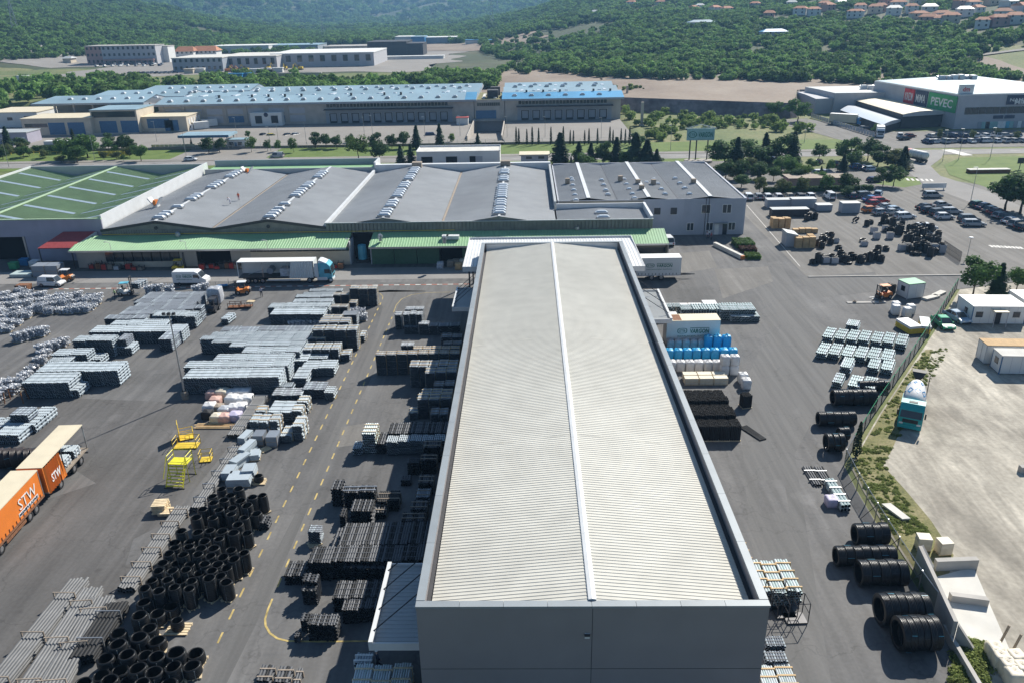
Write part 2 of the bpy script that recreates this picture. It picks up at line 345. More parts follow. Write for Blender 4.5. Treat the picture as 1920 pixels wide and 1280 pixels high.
# ================================================================== terrain
def lerp_tab(tab,x):
    if x <= tab[0][0]: return tab[0][1]
    for (a,b),(c,d) in zip(tab,tab[1:]):
        if x <= c: return b+(d-b)*(x-a)/(c-a)
    return tab[-1][1]
def sst(a,b,x):
    t = min(1,max(0,(x-a)/(b-a))); return t*t*(3-2*t)
CREST = [(-3000,160),(-1500,120),(0,78),(170,58),(300,48),(400,27),(500,14),(590,4),(830,3),(900,13),(1000,34),(1085,53),(1300,80),(1920,135),(4000,200)]
START = [(-1500,640),(0,730),(300,860),(600,1000),(830,1000),(940,640),(1050,520),(1150,480),(1920,440),(4000,420)]
def ystep(x):
    if x < 36 or x > 128: return 391.
    if x < 40: return 391.-(x-36)*4.75
    if x < 110: return 372.-(x-40)*.5
    return 337.+(x-110)*3.0
DOCK = (-300,38.5,284,391)
def T(x,y):
    r = math.hypot(x,y)
    base = -.06
    if y > 100:
        ys = ystep(x); base += 5.5*sst(ys+1,ys+5,y)
        if DOCK[0] < x < DOCK[1] and DOCK[2] < y < DOCK[3]: base -= 5.5*min(1,(x-DOCK[0])/3,(DOCK[1]-x)/3,(y-DOCK[2])/3,(DOCK[3]-y)/3)
    if y <= 50 or r < 400: return base
    u = 985+1624*x/y
    u = max(-3000,min(4000,u))
    r0 = lerp_tab(START,u); zc = lerp_tab(CREST,u)
    z = base
    t = (r-r0)/(1500-r0)
    if t > 0:
        tt = min(t,1.0)
        z += max(0,zc-4)*(tt*.75+.25*tt*tt)
        nn = mnoise.fractal(Vector((x*.0028,y*.0028,1.3)),.9,2.1,5)
        z += nn*min(1,t*2.5)*lerp_tab([(0,10),(500,5),(830,4),(1100,9),(1920,14)],u)*(1 if r < 1500 else 1.3)
    if r > 1500:
        z -= .35*max(0,zc)*sst(1500,2300,r)
        z += (430 + 120*mnoise.noise(Vector((x*.0007,y*.0007,5))))*sst(2100,5600,r)
        z += mnoise.fractal(Vector((x*.0011,y*.0011,9.3)),.85,2.0,6)*70*sst(1900,3200,r)
    return z
EMB = True
def hitT(px,py):
    """where the line of sight through a pixel meets the terrain"""
    d = ray(px,py); d = d/math.hypot(d.x,d.y); t = 60.
    while t < 6000:
        if CAM_H+d.z*t < T(d.x*t,d.y*t): break
        t *= 1.004
    return Vector((d.x*t,d.y*t,T(d.x*t,d.y*t)))
radii = [0,30,60,90,120,160,200]
r = 200
while r < 470: r += 4.0; radii.append(r)
while r < 6500: r *= 1.022; radii.append(r)
angs = []
a = -180.
while a < 180: angs.append(a); a += (.6 if -52 < a < 52 else 6.)
mb = MB(); mb.v.append((0,0,T(0,0)))
na = len(angs)
for r in radii[1:]:
    for a in angs:
        x,y = r*math.sin(R_(a)),r*math.cos(R_(a)); mb.v.append((x,y,T(x,y)))
for k in range(na): mb.f.append((0,1+(k+1) % na,1+k)); mb.m.append(0)
for j in range(len(radii)-2):
    rm = radii[j+1]
    for k in range(na):
        a0 = 1+j*na+k; b0 = 1+j*na+(k+1) % na
        mb.f.append((a0,b0,b0+na,a0+na)); mb.m.append(1 if rm > 560 else 0)
ter = struct('terrain',mb,['grass_dry','hill_ground'],smooth=True)
def sheet(name,pts,z,m):
    return struct(name,MB().poly([(p[0],p[1],z) for p in pts]),m)
def pxsheet(name,px,z,m): return sheet(name,[G(a,b,z) for a,b in px],z,m)
def drape(name,x0,x1,y0,y1,m,eps=.08,nx=24,ny=16,edge=6.):
    mb = MB()
    for j in range(ny+1):
        for i in range(nx+1):
            x = x0+(x1-x0)*i/nx; yl = y0(x) if callable(y0) else y0; y = yl+(y1-yl)*j/ny
            if i in (0,nx): x += edge*mnoise.noise(Vector((x*.03,y*.03,3)))
            if j in ((0,ny) if not callable(y0) else (ny,)): y += edge*mnoise.noise(Vector((x*.03,y*.03,7)))
            mb.v.append((x,y,max(T(x,y),T(x+2,y),T(x,y+2))+eps))
    for j in range(ny):
        for i in range(nx):
            a = j*(nx+1)+i; mb.f.append((a,a+1,a+nx+2,a+nx+1)); mb.m.append(0)
    return struct(name,mb,m)
# ------------------------------------------------------------------ ground sheets
FENCE = [(1793,543),(1755,606),(1722,655),(1683,712),(1640,775),(1598,845),(1583,872),(1606,918),(1640,975),(1680,1040),(1722,1105),(1765,1165),(1812,1235),(1850,1290)]
FW = [G(*p) for p in FENCE]
yard = [(-170,18),(33,18)] + [(p.x,p.y) for p in reversed(FW)] + [(92,133),(95,146),(60,160),(50,205),(-170,205)]
sheet('yard_asphalt',yard,0,'asphalt')
pxsheet('red_asphalt',[(-420,1290),(-150,735),(300,752),(505,742),(330,960),(215,1120),(60,1290)],.004,'asphalt_red')
pxsheet('asphalt_lane',[(385,1290),(560,950),(700,640),(718,575),(690,548),(730,544),(800,546),(752,560),(742,585),(705,690),(600,900),(500,1130),(420,1290)],.004,'asphalt_lane')
pxsheet('asphalt_strip',[(60,540),(890,527),(890,545),(55,560)],.004,'asphalt_lane')
pxsheet('dock_strip',[(-80,512),(890,500),(890,522),(-80,534)],.0045,'road')
pxsheet('east_lane',[(1385,745),(1440,620),(1432,560),(1395,500),(1460,490),(1530,600),(1590,640),(1560,720),(1490,850),(1560,1290),(1470,1290),(1405,1000)],.004,'asphalt_lane')
gravel = [(p.x+.6,p.y) for p in FW] + [(34,16),(210,16),(150,133),(93,133)]
sheet('gravel_yard',gravel,.002,'gravel')
sheet('parking_asphalt',[(49,134.5),(93,134.5),(240,134.5),(240,196),(122,200),(100,232),(62,232),(49.5,206)],.006,'asphalt_pale')
sheet('back_apron',[(-120,204),(62,204),(62,246),(-120,246)],.003,'asphalt_pale')
sheet('lawn_strip',[(-330,263.5),(150,263.5),(150,283.6),(-330,283.6)],.004,'grass_lawn')
sheet('verge_strip',[(-330,246.5),(78,246.5),(78,251.5),(-330,251.5)],.004,'grass_lawn')
sheet('pavement',[(-330,260.3),(118,260.3),(118,263.2),(-330,263.2)],.1,'apron')
sheet('main_road',[(-400,251.6),(420,251.6),(420,260.2),(-400,260.2)],.008,'road')
pxsheet('side_road',[(1648,286),(1707,313),(1705,325),(1740,350),(1800,372),(1935,428),(1935,396),(1847,357),(1763,330),(1745,312),(1765,297),(1770,286)],.012,'road')
pxsheet('lawn_island',[(1770,310),(1780,328),(1850,352),(1935,385),(1935,293),(1800,296)],.010,'grass_lawn')
sheet('mall_parking',[(112,263.5),(330,263.5),(330,299),(128,299),(118,330),(108,345),(96,345)],.006,'asphalt_pale')
sheet('gate_apron',[(-118,259),(-86,259),(-86,285),(-118,285)],.014,'apron')
pxsheet('lawn_corner',[(1690,330),(1720,333),(1728,346),(1695,352),(1640,345)],.012,'grass_lawn')
sheet('fence_verge',[(FW[i].x+dx,FW[i].y) for i,dx in ((2,1.),(3,.8),(4,.8),(5,.8),(6,.8),(7,.8),(8,.8),(9,.8),(10,.8))] + [(FW[i].x+dx,FW[i].y) for i,dx in ((10,2.2),(9,5),(8,5.2),(7,4.8),(6,4.0),(5,4.2),(4,3.8),(3,3),(2,2))],.006,'soil')
for (q,z,m) in ((((1340,505),(1440,500),(1450,528),(1355,560)),.006,'asphalt_pale'),(((1230,480),(1330,470),(1345,502),(1225,520)),.007,'asphalt_pale'),(((1500,520),(1640,510),(1660,545),(1520,560)),.0075,'asphalt_lane'),(((60,905),(140,880),(180,905),(90,935)),.008,'asphalt_lane'),(((190,660),(300,655),(318,690),(200,700)),.008,'asphalt_lane'),(((1420,900),(1470,898),(1480,960),(1425,962)),.008,'asphalt'),(((640,800),(700,790),(690,830),(632,838)),.008,'asphalt_pale'),(((250,1010),(300,985),(290,1040),(235,1060)),.009,'asphalt')):
    pxsheet('asphalt_patch',q,z,m)
def slab(name,pts,z0,z1,m):
    return struct(name,MB().prism(pts,z0,z1,0),m)
slab('kerb',[(49.2,134.1),(93,134.1),(93,134.45),(49.2,134.45)],0,.14,'concrete')
slab('kerb',[(-330,263.2),(118,263.2),(118,263.5),(-330,263.5)],0,.13,'concrete')
YW = G(1000,226,.8).y
RX0,RX1 = G(887,235,.8).x,G(945,235,.8).x
slab('dock_apron',[(-300,283.8),(RX0-1.5,283.8),(RX0-.4,292),(RX0-.4,391),(-300,391)],-6,.8,'apron')
slab('dock_apron',[(RX1+1.5,283.8),(38.4,283.8),(38.4,391),(RX1+.4,391),(RX1+.4,292)],-6,.8,'apron')
struct('ramp',MB().poly([(RX0-2,283.8,.79),(RX1+2,283.8,.79),(RX1+.4,YW,-3.4),(RX0-.4,YW,-3.4)]),'apron')
for sx,xx in (('left',RX0),('right',RX1)):
    put('retaining_wall',MB().prism([(xx-.19,292.2),(xx+.19,292.2),(xx+.19,YW-.1),(xx-.19,YW-.1)],-4,1.9).mesh('retaining_wall','wall_concrete'),label='concrete retaining wall beside the sunken ramp of the blue roofed warehouse',cat='wall',group='walls of the sunken ramp')
eb = MB()
for k in range(90):
    xa,xb = 36+k*3,39+k*3; ya,yb = ystep(xa)-1.2+.8*mnoise.noise(Vector((xa*.2,0,0))),ystep(xb)-1.2+.8*mnoise.noise(Vector((xb*.2,0,0))); eb.poly([(xa,ya,-.1),(xb,yb,-.1),(xb,yb+5,5.75),(xa,ya+5,5.75)])
struct('embankment',eb,'bank_rock')
drape('dirt_field',41,250,lambda x: ystep(x)+4.5,500,'dirt',nx=60,ny=30)
drape('dirt_field',-40,41,402,560,'dirt',nx=30,ny=30,edge=14.)
drape('works_ground',-330,-60,560,800,'apron',nx=40,ny=30,edge=25.,eps=.15)
drape('tan_field',-420,-200,480,640,'grass_dry',nx=30,ny=20,edge=20.,eps=.12)
drape('works_ground',-470,-300,660,790,'apron',nx=30,ny=20,edge=20.,eps=.2)
drape('works_ground',-140,10,800,960,'dirt',nx=20,ny=20,edge=25.,eps=.3)
drape('country_road',-420,-255,505,513,'road',nx=30,ny=3,edge=0,eps=.2)
drape('country_road',45,300,470,475,'apron',nx=40,ny=3,edge=0,eps=.25)
def stripe(name,a,b,wd,m,z=.013,parent=None):
    a = Vector(a); b = Vector(b); d = (b-a); d.z = 0; d.normalize(); n = Vector((-d.y,d.x,0))*wd/2
    o = put(name,MB().poly([(a-n).to_tuple()[:2]+(z,),(b-n).to_tuple()[:2]+(z,),(b+n).to_tuple()[:2]+(z,),(a+n).to_tuple()[:2]+(z,)]).mesh(name,m),kind='structure')
    return o
def dashes(name,a,b,n,fill,wd,m,z=.013):
    a = Vector(a); b = Vector(b)
    for k in range(n):
        stripe(name,a.lerp(b,k/n),a.lerp(b,(k+fill)/n),wd,m,z)
dashes('lane_dash',G(408,1205),G(717,562),30,.45,.16,'line_yellow')
dashes('lane_dash',G(503,1140),G(738,588),26,.45,.16,'line_yellow')
arc = [G(*p) for p in ((503,1140),(497,1160),(498,1172),(506,1186),(520,1196),(540,1201),(600,1202),(690,1201))]
for a,b in zip(arc,arc[1:]): stripe('lane_line',a,b,.17,'line_yellow')
arc = [G(*p) for p in ((738,586),(743,572),(753,561),(772,553),(800,549),(845,548))]
for a,b in zip(arc,arc[1:]): stripe('lane_line',a,b,.1,'line_yellow')
arc = [G(*p) for p in ((717,562),(718,556),(713,551),(700,549))]
for a,b in zip(arc,arc[1:]): stripe('lane_line',a,b,.1,'line_yellow')
a,b = G(80,542.5),G(880,533)
stripe('red_line',a,b,.3,'line_red',.010)
dashes('white_dash',a,b,40,.5,.3,'line_white',.014)
stripe('white_line',G(1400,385),G(1500,500),.12,'line_white')
for k in range(9): stripe('crossing_bar',G(1855+k*7,460+k*.4),G(1862+k*7,464+k*.4),.5,'line_white')
dashes('road_dash',(-400,256,0),(420,256,0),110,.4,.18,'line_white',.013)
for k in range(6): stripe('crossing_bar',G(1700+k*9,335+k*.3),G(1704+k*9,339+k*.3),.6,'line_white',.016)
stripe('crossing_bar',G(1775,281),G(1815,292),3.5,'line_white',.016)
# ------------------------------------------------------------------ haze
HZ = MB().box(-7000,-7000,-40,7000,7000,800).mesh('haze',[])
hm = bpy.data.materials.new('haze_air'); hm.use_nodes = True; hn = hm.node_tree
hn.nodes.remove(hn.nodes['Principled BSDF']); pv = hn.nodes.new('ShaderNodeVolumePrincipled')
pv.inputs['Color'].default_value = (.30,.60,1,1); pv.inputs['Density'].default_value = .00017; pv.inputs['Anisotropy'].default_value = .2
hn.links.new(pv.outputs[0],hn.nodes['Material Output'].inputs['Volume']); HZ.materials.append(hm)
put('haze',HZ,kind='stuff',label='thin blue haze over the valley',cat='haze')
# ================================================================== vegetation
def rnd_unit():
    while True:
        v = Vector((random.uniform(-1,1),random.uniform(-1,1),random.uniform(-1,1)))
        if .05 < v.length < 1: return v.normalized()
def leaf(mb,p,nrm,s):
    q = nrm.to_track_quat('Z','Y'); a = random.random()*6.28
    c,d = math.cos(a)*s,math.sin(a)*s
    i = len(mb.v)
    for x,y in ((c,d),(-d*.7,c*.7),(-c,-d),(d*.7,-c*.7)): mb.v.append(tuple(p + q @ Vector((x,y,0))))
    mb.f.append((i,i+1,i+2,i+3)); mb.m.append(0)
def crown_blobs(n_leaf,blobs,s):
    mb = MB()
    tot = sum(b[3]**2 for b in blobs)
    for (x,y,z,r) in blobs:
        for k in range(int(n_leaf*r*r/tot)):
            v = rnd_unit(); rr = r*random.uniform(.62,1.05)
            v2 = Vector((v.x,v.y,v.z*.85))
            nn = (v + rnd_unit()*.7 + Vector((0,0,.25))).normalized()
            leaf(mb,Vector((x,y,z)) + v2*rr,nn,s*random.uniform(.6,1.4))
    return mb
def broad_crown(h,w,n=900,s=.3,seed=0):
    random.seed(seed); bl = [(0,0,h*.58,w*.33)]
    for k in range(13):
        a = random.random()*6.28; q = random.uniform(.25,.62)*w/2*1.25; z = random.uniform(.34,.88)*h
        q *= 1.1-abs(z/h-.55)*1.1
        bl.append((q*math.cos(a),q*math.sin(a),z,w*random.uniform(.13,.23)))
    return crown_blobs(n,bl,s)
def conifer_crown(h,w,n=900,s=.28,seed=0,z0=.1):
    random.seed(seed); mb = MB(); lay = 11; ph = [random.uniform(.65,1.15) for _ in range(12)]
    for k in range(n):
        t = random.random()**1.35; L = int(t*lay)/lay; z = h*(z0+(1-z0)*t)
        rad = w/2*(1-t)**.85*(1-.35*(t*lay-int(t*lay))) + .08
        a = random.random()*6.28; a5 = math.cos(a*5+L*20)*.18+.9
        q = rad*a5*ph[int(a/6.29*6)]*ph[6+int(t*5.9)]*random.uniform(.35,1.1)
        p = Vector((q*math.cos(a),q*math.sin(a),z-.12*q))
        leaf(mb,p,Vector((math.cos(a)*.6,math.sin(a)*.6,.8)) + rnd_unit()*.45,s*random.uniform(.6,1.3))
    return mb
def cypress_crown(h,w,n=420,s=.2,seed=0):
    random.seed(seed); mb = MB()
    for k in range(n):
        t = random.random(); rad = w/2*min(1,t*7+.25)*(1-t)**.5
        a = random.random()*6.28; q = rad*random.uniform(.75,1.1)
        leaf(mb,Vector((q*math.cos(a),q*math.sin(a),h*(.03+.97*t))),Vector((math.cos(a),math.sin(a),.35)) + rnd_unit()*.4,s*random.uniform(.6,1.4))
    return mb
def trunk_mb(h,r,limbs=5,seed=0):
    random.seed(seed); mb = MB(); z = 0; p = Vector((0,0,-.1)); rr = r
    for k in range(4):
        q = Vector((random.uniform(-.06,.06)*h*.3,random.uniform(-.06,.06)*h*.3,h*.2*(k+1))); mb.cyl(p,q,rr,rr*.75,7); p = q; rr *= .75
        if k >= 1:
            for j in range(2):
                a = random.random()*6.28; mb.cyl(p,p+Vector((math.cos(a)*h*.16,math.sin(a)*h*.16,h*.16)),rr*.6,rr*.2,5)
    return mb
TREES = {}
def tree_proto(kind,i,crown,cm,h,r):
    TREES.setdefault(kind,[]).append((crown.mesh('crown',cm),trunk_mb(h*.75,r,seed=i).mesh('trunk','bark')))
for i in range(4): tree_proto('conifer',i,conifer_crown(10,5.2,1500,.36,11+i),'leaf_conifer',10,.18)
for i in range(4): tree_proto('broad',i,broad_crown(10,9,1900,.34,31+i),'leaf_broad',10,.24)
for i in range(3): tree_proto('dark',i,broad_crown(10,8.6,1900,.34,51+i),'leaf_dark',10,.24)
for i in range(3): tree_proto('olive',i,broad_crown(10,10,1500,.4,71+i),'leaf_olive',10,.2)
for i in range(3): tree_proto('bright',i,broad_crown(10,9,1500,.36,91+i),'leaf_bright',10,.2)
for i in range(3): tree_proto('cypress',i,cypress_crown(10,1.7,700,.22,111+i),'leaf_cypress',10,.1)
_tk = [0]
def tree(kind,loc,h,label,group=None,wide=1.0,name=None):
    _tk[0] += 1; c,t = TREES[kind][_tk[0] % len(TREES[kind])]
    s = h/10; o = thing(name or {'cypress': 'cypress_tree','conifer': 'conifer_tree'}.get(kind,'leafy_tree'),label,'tree',loc,random.random()*6.28,group)
    o.scale = (s*wide,s*wide,s)
    put('trunk',t,o); put('crown',c,o); return o
def tree_px(kind,px,pyb,pyt,label,group=None,wide=1.0):
    b = G(px,pyb)
    lo,hi = 0.2,30.
    for _ in range(30):
        m = (lo+hi)/2; v = Vector((b.x,b.y,m-CAM_H)); yy = CY-F_PX*v.dot(UP)/v.dot(_fw)
        if yy > pyt: lo = m
        else: hi = m
    return tree(kind,b,lo,label,group,wide)
fc = bpy.data.collections.new('forest_crowns')
for i in range(4):
    cm = broad_crown(6,7.5,420,.62,200+i)
    core = MB()
    o = bpy.data.objects.new('forest_crown',cm.mesh('forest_crown','leaf_forest')); fc.objects.link(o)
sc = bpy.data.collections.new('scrub_crowns')
for i in range(3):
    cm = broad_crown(3,4.2,260,.4,230+i)
    o = bpy.data.objects.new('scrub_crown',cm.mesh('scrub_crown','leaf_scrub')); sc.objects.link(o)
wc = bpy.data.collections.new('weed_tufts')
for i in range(3): wc.objects.link(bpy.data.objects.new('weed_tuft',broad_crown(1.3,7,260,.5,250+i).mesh('weed_tuft','leaf_weed')))
def scatter(name,pts,coll,smin,smax,label,cat):
    """pts: x, y, z, size"""
    me = bpy.data.meshes.new(name); me.from_pydata([p[:3] for p in pts],[],[])
    at = me.attributes.new('size','FLOAT','POINT'); at.data.foreach_set('value',[p[3] for p in pts])
    o = put(name,me,kind='stuff',label=label,cat=cat)
    g = bpy.data.node_groups.new(name,'GeometryNodeTree')
    g.interface.new_socket('Geometry',in_out='INPUT',socket_type='NodeSocketGeometry'); g.interface.new_socket('Geometry',in_out='OUTPUT',socket_type='NodeSocketGeometry')
    N = g.nodes.new; L = g.links.new
    gi = N('NodeGroupInput'); go = N('NodeGroupOutput'); ip = N('GeometryNodeInstanceOnPoints'); ci = N('GeometryNodeCollectionInfo')
    ci.inputs['Collection'].default_value = coll; ci.inputs['Separate Children'].default_value = True; ci.inputs['Reset Children'].default_value = True
    ip.inputs['Pick Instance'].default_value = True
    rv = N('FunctionNodeRandomValue'); rv.data_type = 'FLOAT_VECTOR'; rv.inputs[0].default_value = (-.12,-.12,0); rv.inputs[1].default_value = (.12,.12,6.28)
    na_ = N('GeometryNodeInputNamedAttribute'); na_.data_type = 'FLOAT'; na_.inputs['Name'].default_value = 'size'
    L(gi.outputs[0],ip.inputs['Points']); L(ci.outputs[0],ip.inputs['Instance']); L(rv.outputs[0],ip.inputs['Rotation']); L(na_.outputs[0],ip.inputs['Scale']); L(ip.outputs[0],go.inputs[0])
    md = o.modifiers.new('scatter','NODES'); md.node_group = g
    return o
random.seed(5)
def bare(x,y,k=.0075,off=0): return mnoise.fractal(Vector((x*k,y*k,2.2+off)),1,2,4)
HOUSE_SPOTS = []
def near_house(x,y):
    return any((x-a)**2+(y-b)**2 < q for a,b,q in HOUSE_SPOTS)
# ---- houses of the village on the right hand hill (things), then the woods round them
def house(p,wd,dp,h,rz,wallm,roofm,label,group,wins=True):
    o = thing('house',label,'house',(p.x,p.y,p.z-.5),rz,group)
    W,D = wd/2,dp/2
    part('wall',MB().box(-W,-D,0,W,D,h+.5),wallm,o)
    e = .5; rh = wd*.22 if wd < dp else dp*.24
    rf = MB()
    rf.poly([(-W-e,-D-e,h+.4),(W+e,-D-e,h+.4),(W*.6,0,h+.4+rh),(-W*.6,0,h+.4+rh)])
    rf.poly([(W+e,D+e,h+.4),(-W-e,D+e,h+.4),(-W*.6,0,h+.4+rh),(W*.6,0,h+.4+rh)])
    rf.poly([(W+e,-D-e,h+.4),(W+e,D+e,h+.4),(W*.6,0,h+.4+rh)]); rf.poly([(-W-e,D+e,h+.4),(-W-e,-D-e,h+.4),(-W*.6,0,h+.4+rh)])
    rf.poly([(-W-e,-D-e,h+.39),(-W-e,D+e,h+.39),(W+e,D+e,h+.39),(W+e,-D-e,h+.39)])
    part('roof',rf,roofm,o)
    if wins:
        for k in range(max(2,int(wd/4))):
            x = -W+(k+.5)*wd/max(2,int(wd/4))
            for z in ((1.2,4.0) if h > 5 else (1.3,)):
                part('window',MB().box(x-.6,-D-.06,z+.5,x+.6,-D+.1,z+1.9),'glass',o)
    return o
vill = [(1184,11),(1195,24),(1240,8),(1300,22),(1312,18),(1340,23),(1362,25),(1415,15),(1442,31),(1484,10),(1500,27),(1525,28),(1545,16),(1552,20),(1575,13),(1603,33),(1612,22),(1640,24),(1650,22),(1675,28),(1684,12),(1708,24),(1722,33),(1740,40),(1742,20),(1765,42),(1765,33),(1782,42),(1800,14),(1806,31),(1822,12),(1840,53),(1858,9),(1870,48),(1890,11),(1900,44),(1912,24),(1720,8),(1660,8),(1590,6),(1880,30),(1830,22)]
hc = [('wall_white','tile_orange'),('wall_beige','tile_orange'),('wall_pink','tile_orange'),('wall_white','roof_grey_light')]
for i,(a,b) in enumerate(vill):
    p = hitT(a,b+1.5); HOUSE_SPOTS.append((p.x,p.y,90)); d = math.hypot(p.x,p.y)
    for s in (14,26): HOUSE_SPOTS.append((p.x*(1-s/d),p.y*(1-s/d),110))
    random.seed(i); wm,rm = hc[0 if i % 5 in (0,1) else 1 if i % 5 == 2 else 2 if i % 5 == 3 else 3]
    house(p,random.uniform(8,12.5),random.uniform(7,9),random.choice((3.5,5.2,5.2)),random.uniform(-.6,.6),wm,rm,
          {('wall_white','tile_orange'): 'white house with orange tiled roof among the hillside trees',('wall_beige','tile_orange'): 'beige house with orange tiled roof among the hillside trees',
           ('wall_pink','tile_orange'): 'pinkish house with orange tiled roof among the hillside trees',('wall_white','roof_grey_light'): 'white house with pale grey roof among the hillside trees'}[(wm,rm)],'village houses on the wooded hill',wins=d < 1500)
for (a,b,wd,rm,lab) in ((1315,49,24,'roof_blue','long pale blue roofed building in the hillside wood'),(1450,68,20,'roof_blue_strong','long dark blue roofed shed in the hillside wood'),(1192,27,30,'tile_orange','long low ruin with reddish roof on the hill'),(1120,27,18,'roof_grey_light','long pale roofed shed near the top of the hill')):
    p = hitT(a,b); HOUSE_SPOTS.append((p.x,p.y,wd*wd*.35)); d = math.hypot(p.x,p.y)
    for s in (12,): HOUSE_SPOTS.append((p.x*(1-s/d),p.y*(1-s/d),wd*wd*.3))
    house(p,wd,8,3,.1,'wall_grey',rm,lab,None)
def in_works(x,y): return (-480 < x < -50 and 470 < y < 800) or (-140 < x < 60 and 800 < y < 960)
pts = []
for k in range(60000):
    a = R_(random.uniform(-37,37)); r = math.sqrt(random.uniform(430**2,1650**2)); x,y = r*math.sin(a),r*math.cos(a)
    u = 985+1624*x/y; r0 = lerp_tab(START,u)
    if r < r0+(-5 if u > 1000 else 10): continue
    if in_works(x,y) and r < r0+60: continue
    b = bare(x,y)
    if u > 900 and b > .42: continue
    if u <= 900 and b > .55: continue
    if 1540 < u < 1960 and 470 < r < 590 and b > -.05: continue
    if 850 < u < 1130 and 560 < r < 1150 and b > .05 and random.random() < .85: continue
    if near_house(x,y): continue
    if r > 1000 and random.random() < .35: continue
    s = random.uniform(.55,1.15)*(1.0 if r < 900 else 1.25)*(.85 if u < 600 else 1)
    pts.append((x,y,T(x,y)-.6,s))
scatter('hillside_wood',pts,fc,.6,1.2,'mixed green wood covering the near hills','wood')
pts = []
for k in range(26000):
    a = R_(random.uniform(-36,36)); r = random.uniform(1650,5200); x,y = r*math.sin(a),r*math.cos(a)
    if bare(x,y,.0022,4) > .42: continue
    pts.append((x,y,T(x,y)-3,random.uniform(1.3,2.6)*(1+(r-1650)/2600)))
scatter('mountain_wood',pts,fc,2,4,'hazy dark green wood on the far mountains','wood')
pts = []
def belt(n,x0,x1,y0,y1,s0,s1,thr=.25):
    for k in range(n):
        x,y = random.uniform(x0,x1),random.uniform(y0,y1)
        if bare(x,y,.02,6) > thr: continue
        pts.append((x,y,T(x,y)-.5,random.uniform(s0,s1)))
belt(150,-330,-205,345,470,.9,1.7,.45); belt(260,-235,-60,398,470,.7,1.35,.4); belt(120,-60,-16,420,500,.7,1.2,.3)
belt(170,-330,-140,480,545,.6,1.0,.05); belt(120,-20,60,500,640,.5,1.0,.0); belt(200,-480,-200,780,880,.8,1.3,.4)
belt(140,60,320,476,520,.6,1.0,.2); belt(90,0,130,515,600,.5,1.0,.3)
scatter('tree_belt',pts,fc,.7,1.4,'dense dark tree belt behind the blue roofed warehouse','wood')
pts = []
for k in range(300):
    x,y = random.uniform(41,118),random.uniform(285,372)
    if y > ystep(x)-3: continue
    if bare(x,y,.03,1) > .22-.25*(y < 300): continue
    if x > 105 and y < 350: continue
    pts.append((x,y,T(x,y)-.2,random.uniform(.4,1.25)))
for k in range(160):
    x,y = random.uniform(-20,60),random.uniform(396,420);
    if bare(x,y,.03,3) < .2 and x > 36: pts.append((x,y,T(x,y)-.2,random.uniform(.3,.8)))
scatter('scrub',pts,sc,.5,1.3,'green scrub bushes on the waste ground beside the warehouse','scrub')
pts = []
random.seed(12)
for k in range(3500):
    i = random.randrange(2,9); t = random.random(); p = FW[i].lerp(FW[i+1],t); q = random.uniform(.9,4.2)
    if bare(p.x*3,p.y*3,.12,8) > random.uniform(-.7,.3): continue
    pts.append((p.x+q,p.y,-.02,random.choice((.025,.04,.05,.09))))
for k in range(160):
    p = G(1790+random.uniform(0,60),random.uniform(1200,1285)); pts.append((p.x,p.y,-.02,random.uniform(.06,.2)))
scatter('weeds',pts,wc,.1,.2,'low weeds on the strip beside the green mesh fence','weeds')
# ================================================================== buildings
def ribbed(x0,z0,x1,z1,y0,y1,pitch=.36,h=.05,m=0,mb=None):
    """profiled sheeting whose ribs run down the slope (along x) and repeat along y"""
    mb = mb or MB(); i = len(mb.v); prof = []
    n = max(1,int((y1-y0)/pitch)); p = (y1-y0)/n
    for k in range(n):
        y = y0+k*p; prof += [(y,0),(y+p*.58,0),(y+p*.68,h),(y+p*.90,h)]
    prof.append((y1,0))
    for y,dz in prof: mb.v += [(x0,y,z0+dz),(x1,y,z1+dz)]
    fl = x1 > x0
    for k in range(len(prof)-1):
        a = i+2*k; mb.f.append((a,a+1,a+3,a+2) if fl else (a+1,a,a+2,a+3)); mb.m.append(m)
    return mb
def ribbed_y(y0,z0,y1,z1,x0,x1,pitch=.36,h=.05,m=0,mb=None):
    """ribs run along y and repeat along x"""
    mb = mb or MB(); i = len(mb.v); prof = []
    n = max(1,int((x1-x0)/pitch)); p = (x1-x0)/n
    for k in range(n):
        x = x0+k*p; prof += [(x,0),(x+p*.58,0),(x+p*.68,h),(x+p*.90,h)]
    prof.append((x1,0))
    for x,dz in prof: mb.v += [(x,y0,z0+dz),(x,y1,z1+dz)]
    for k in range(len(prof)-1):
        a = i+2*k; mb.f.append((a,a+2,a+3,a+1)); mb.m.append(m)
    return mb
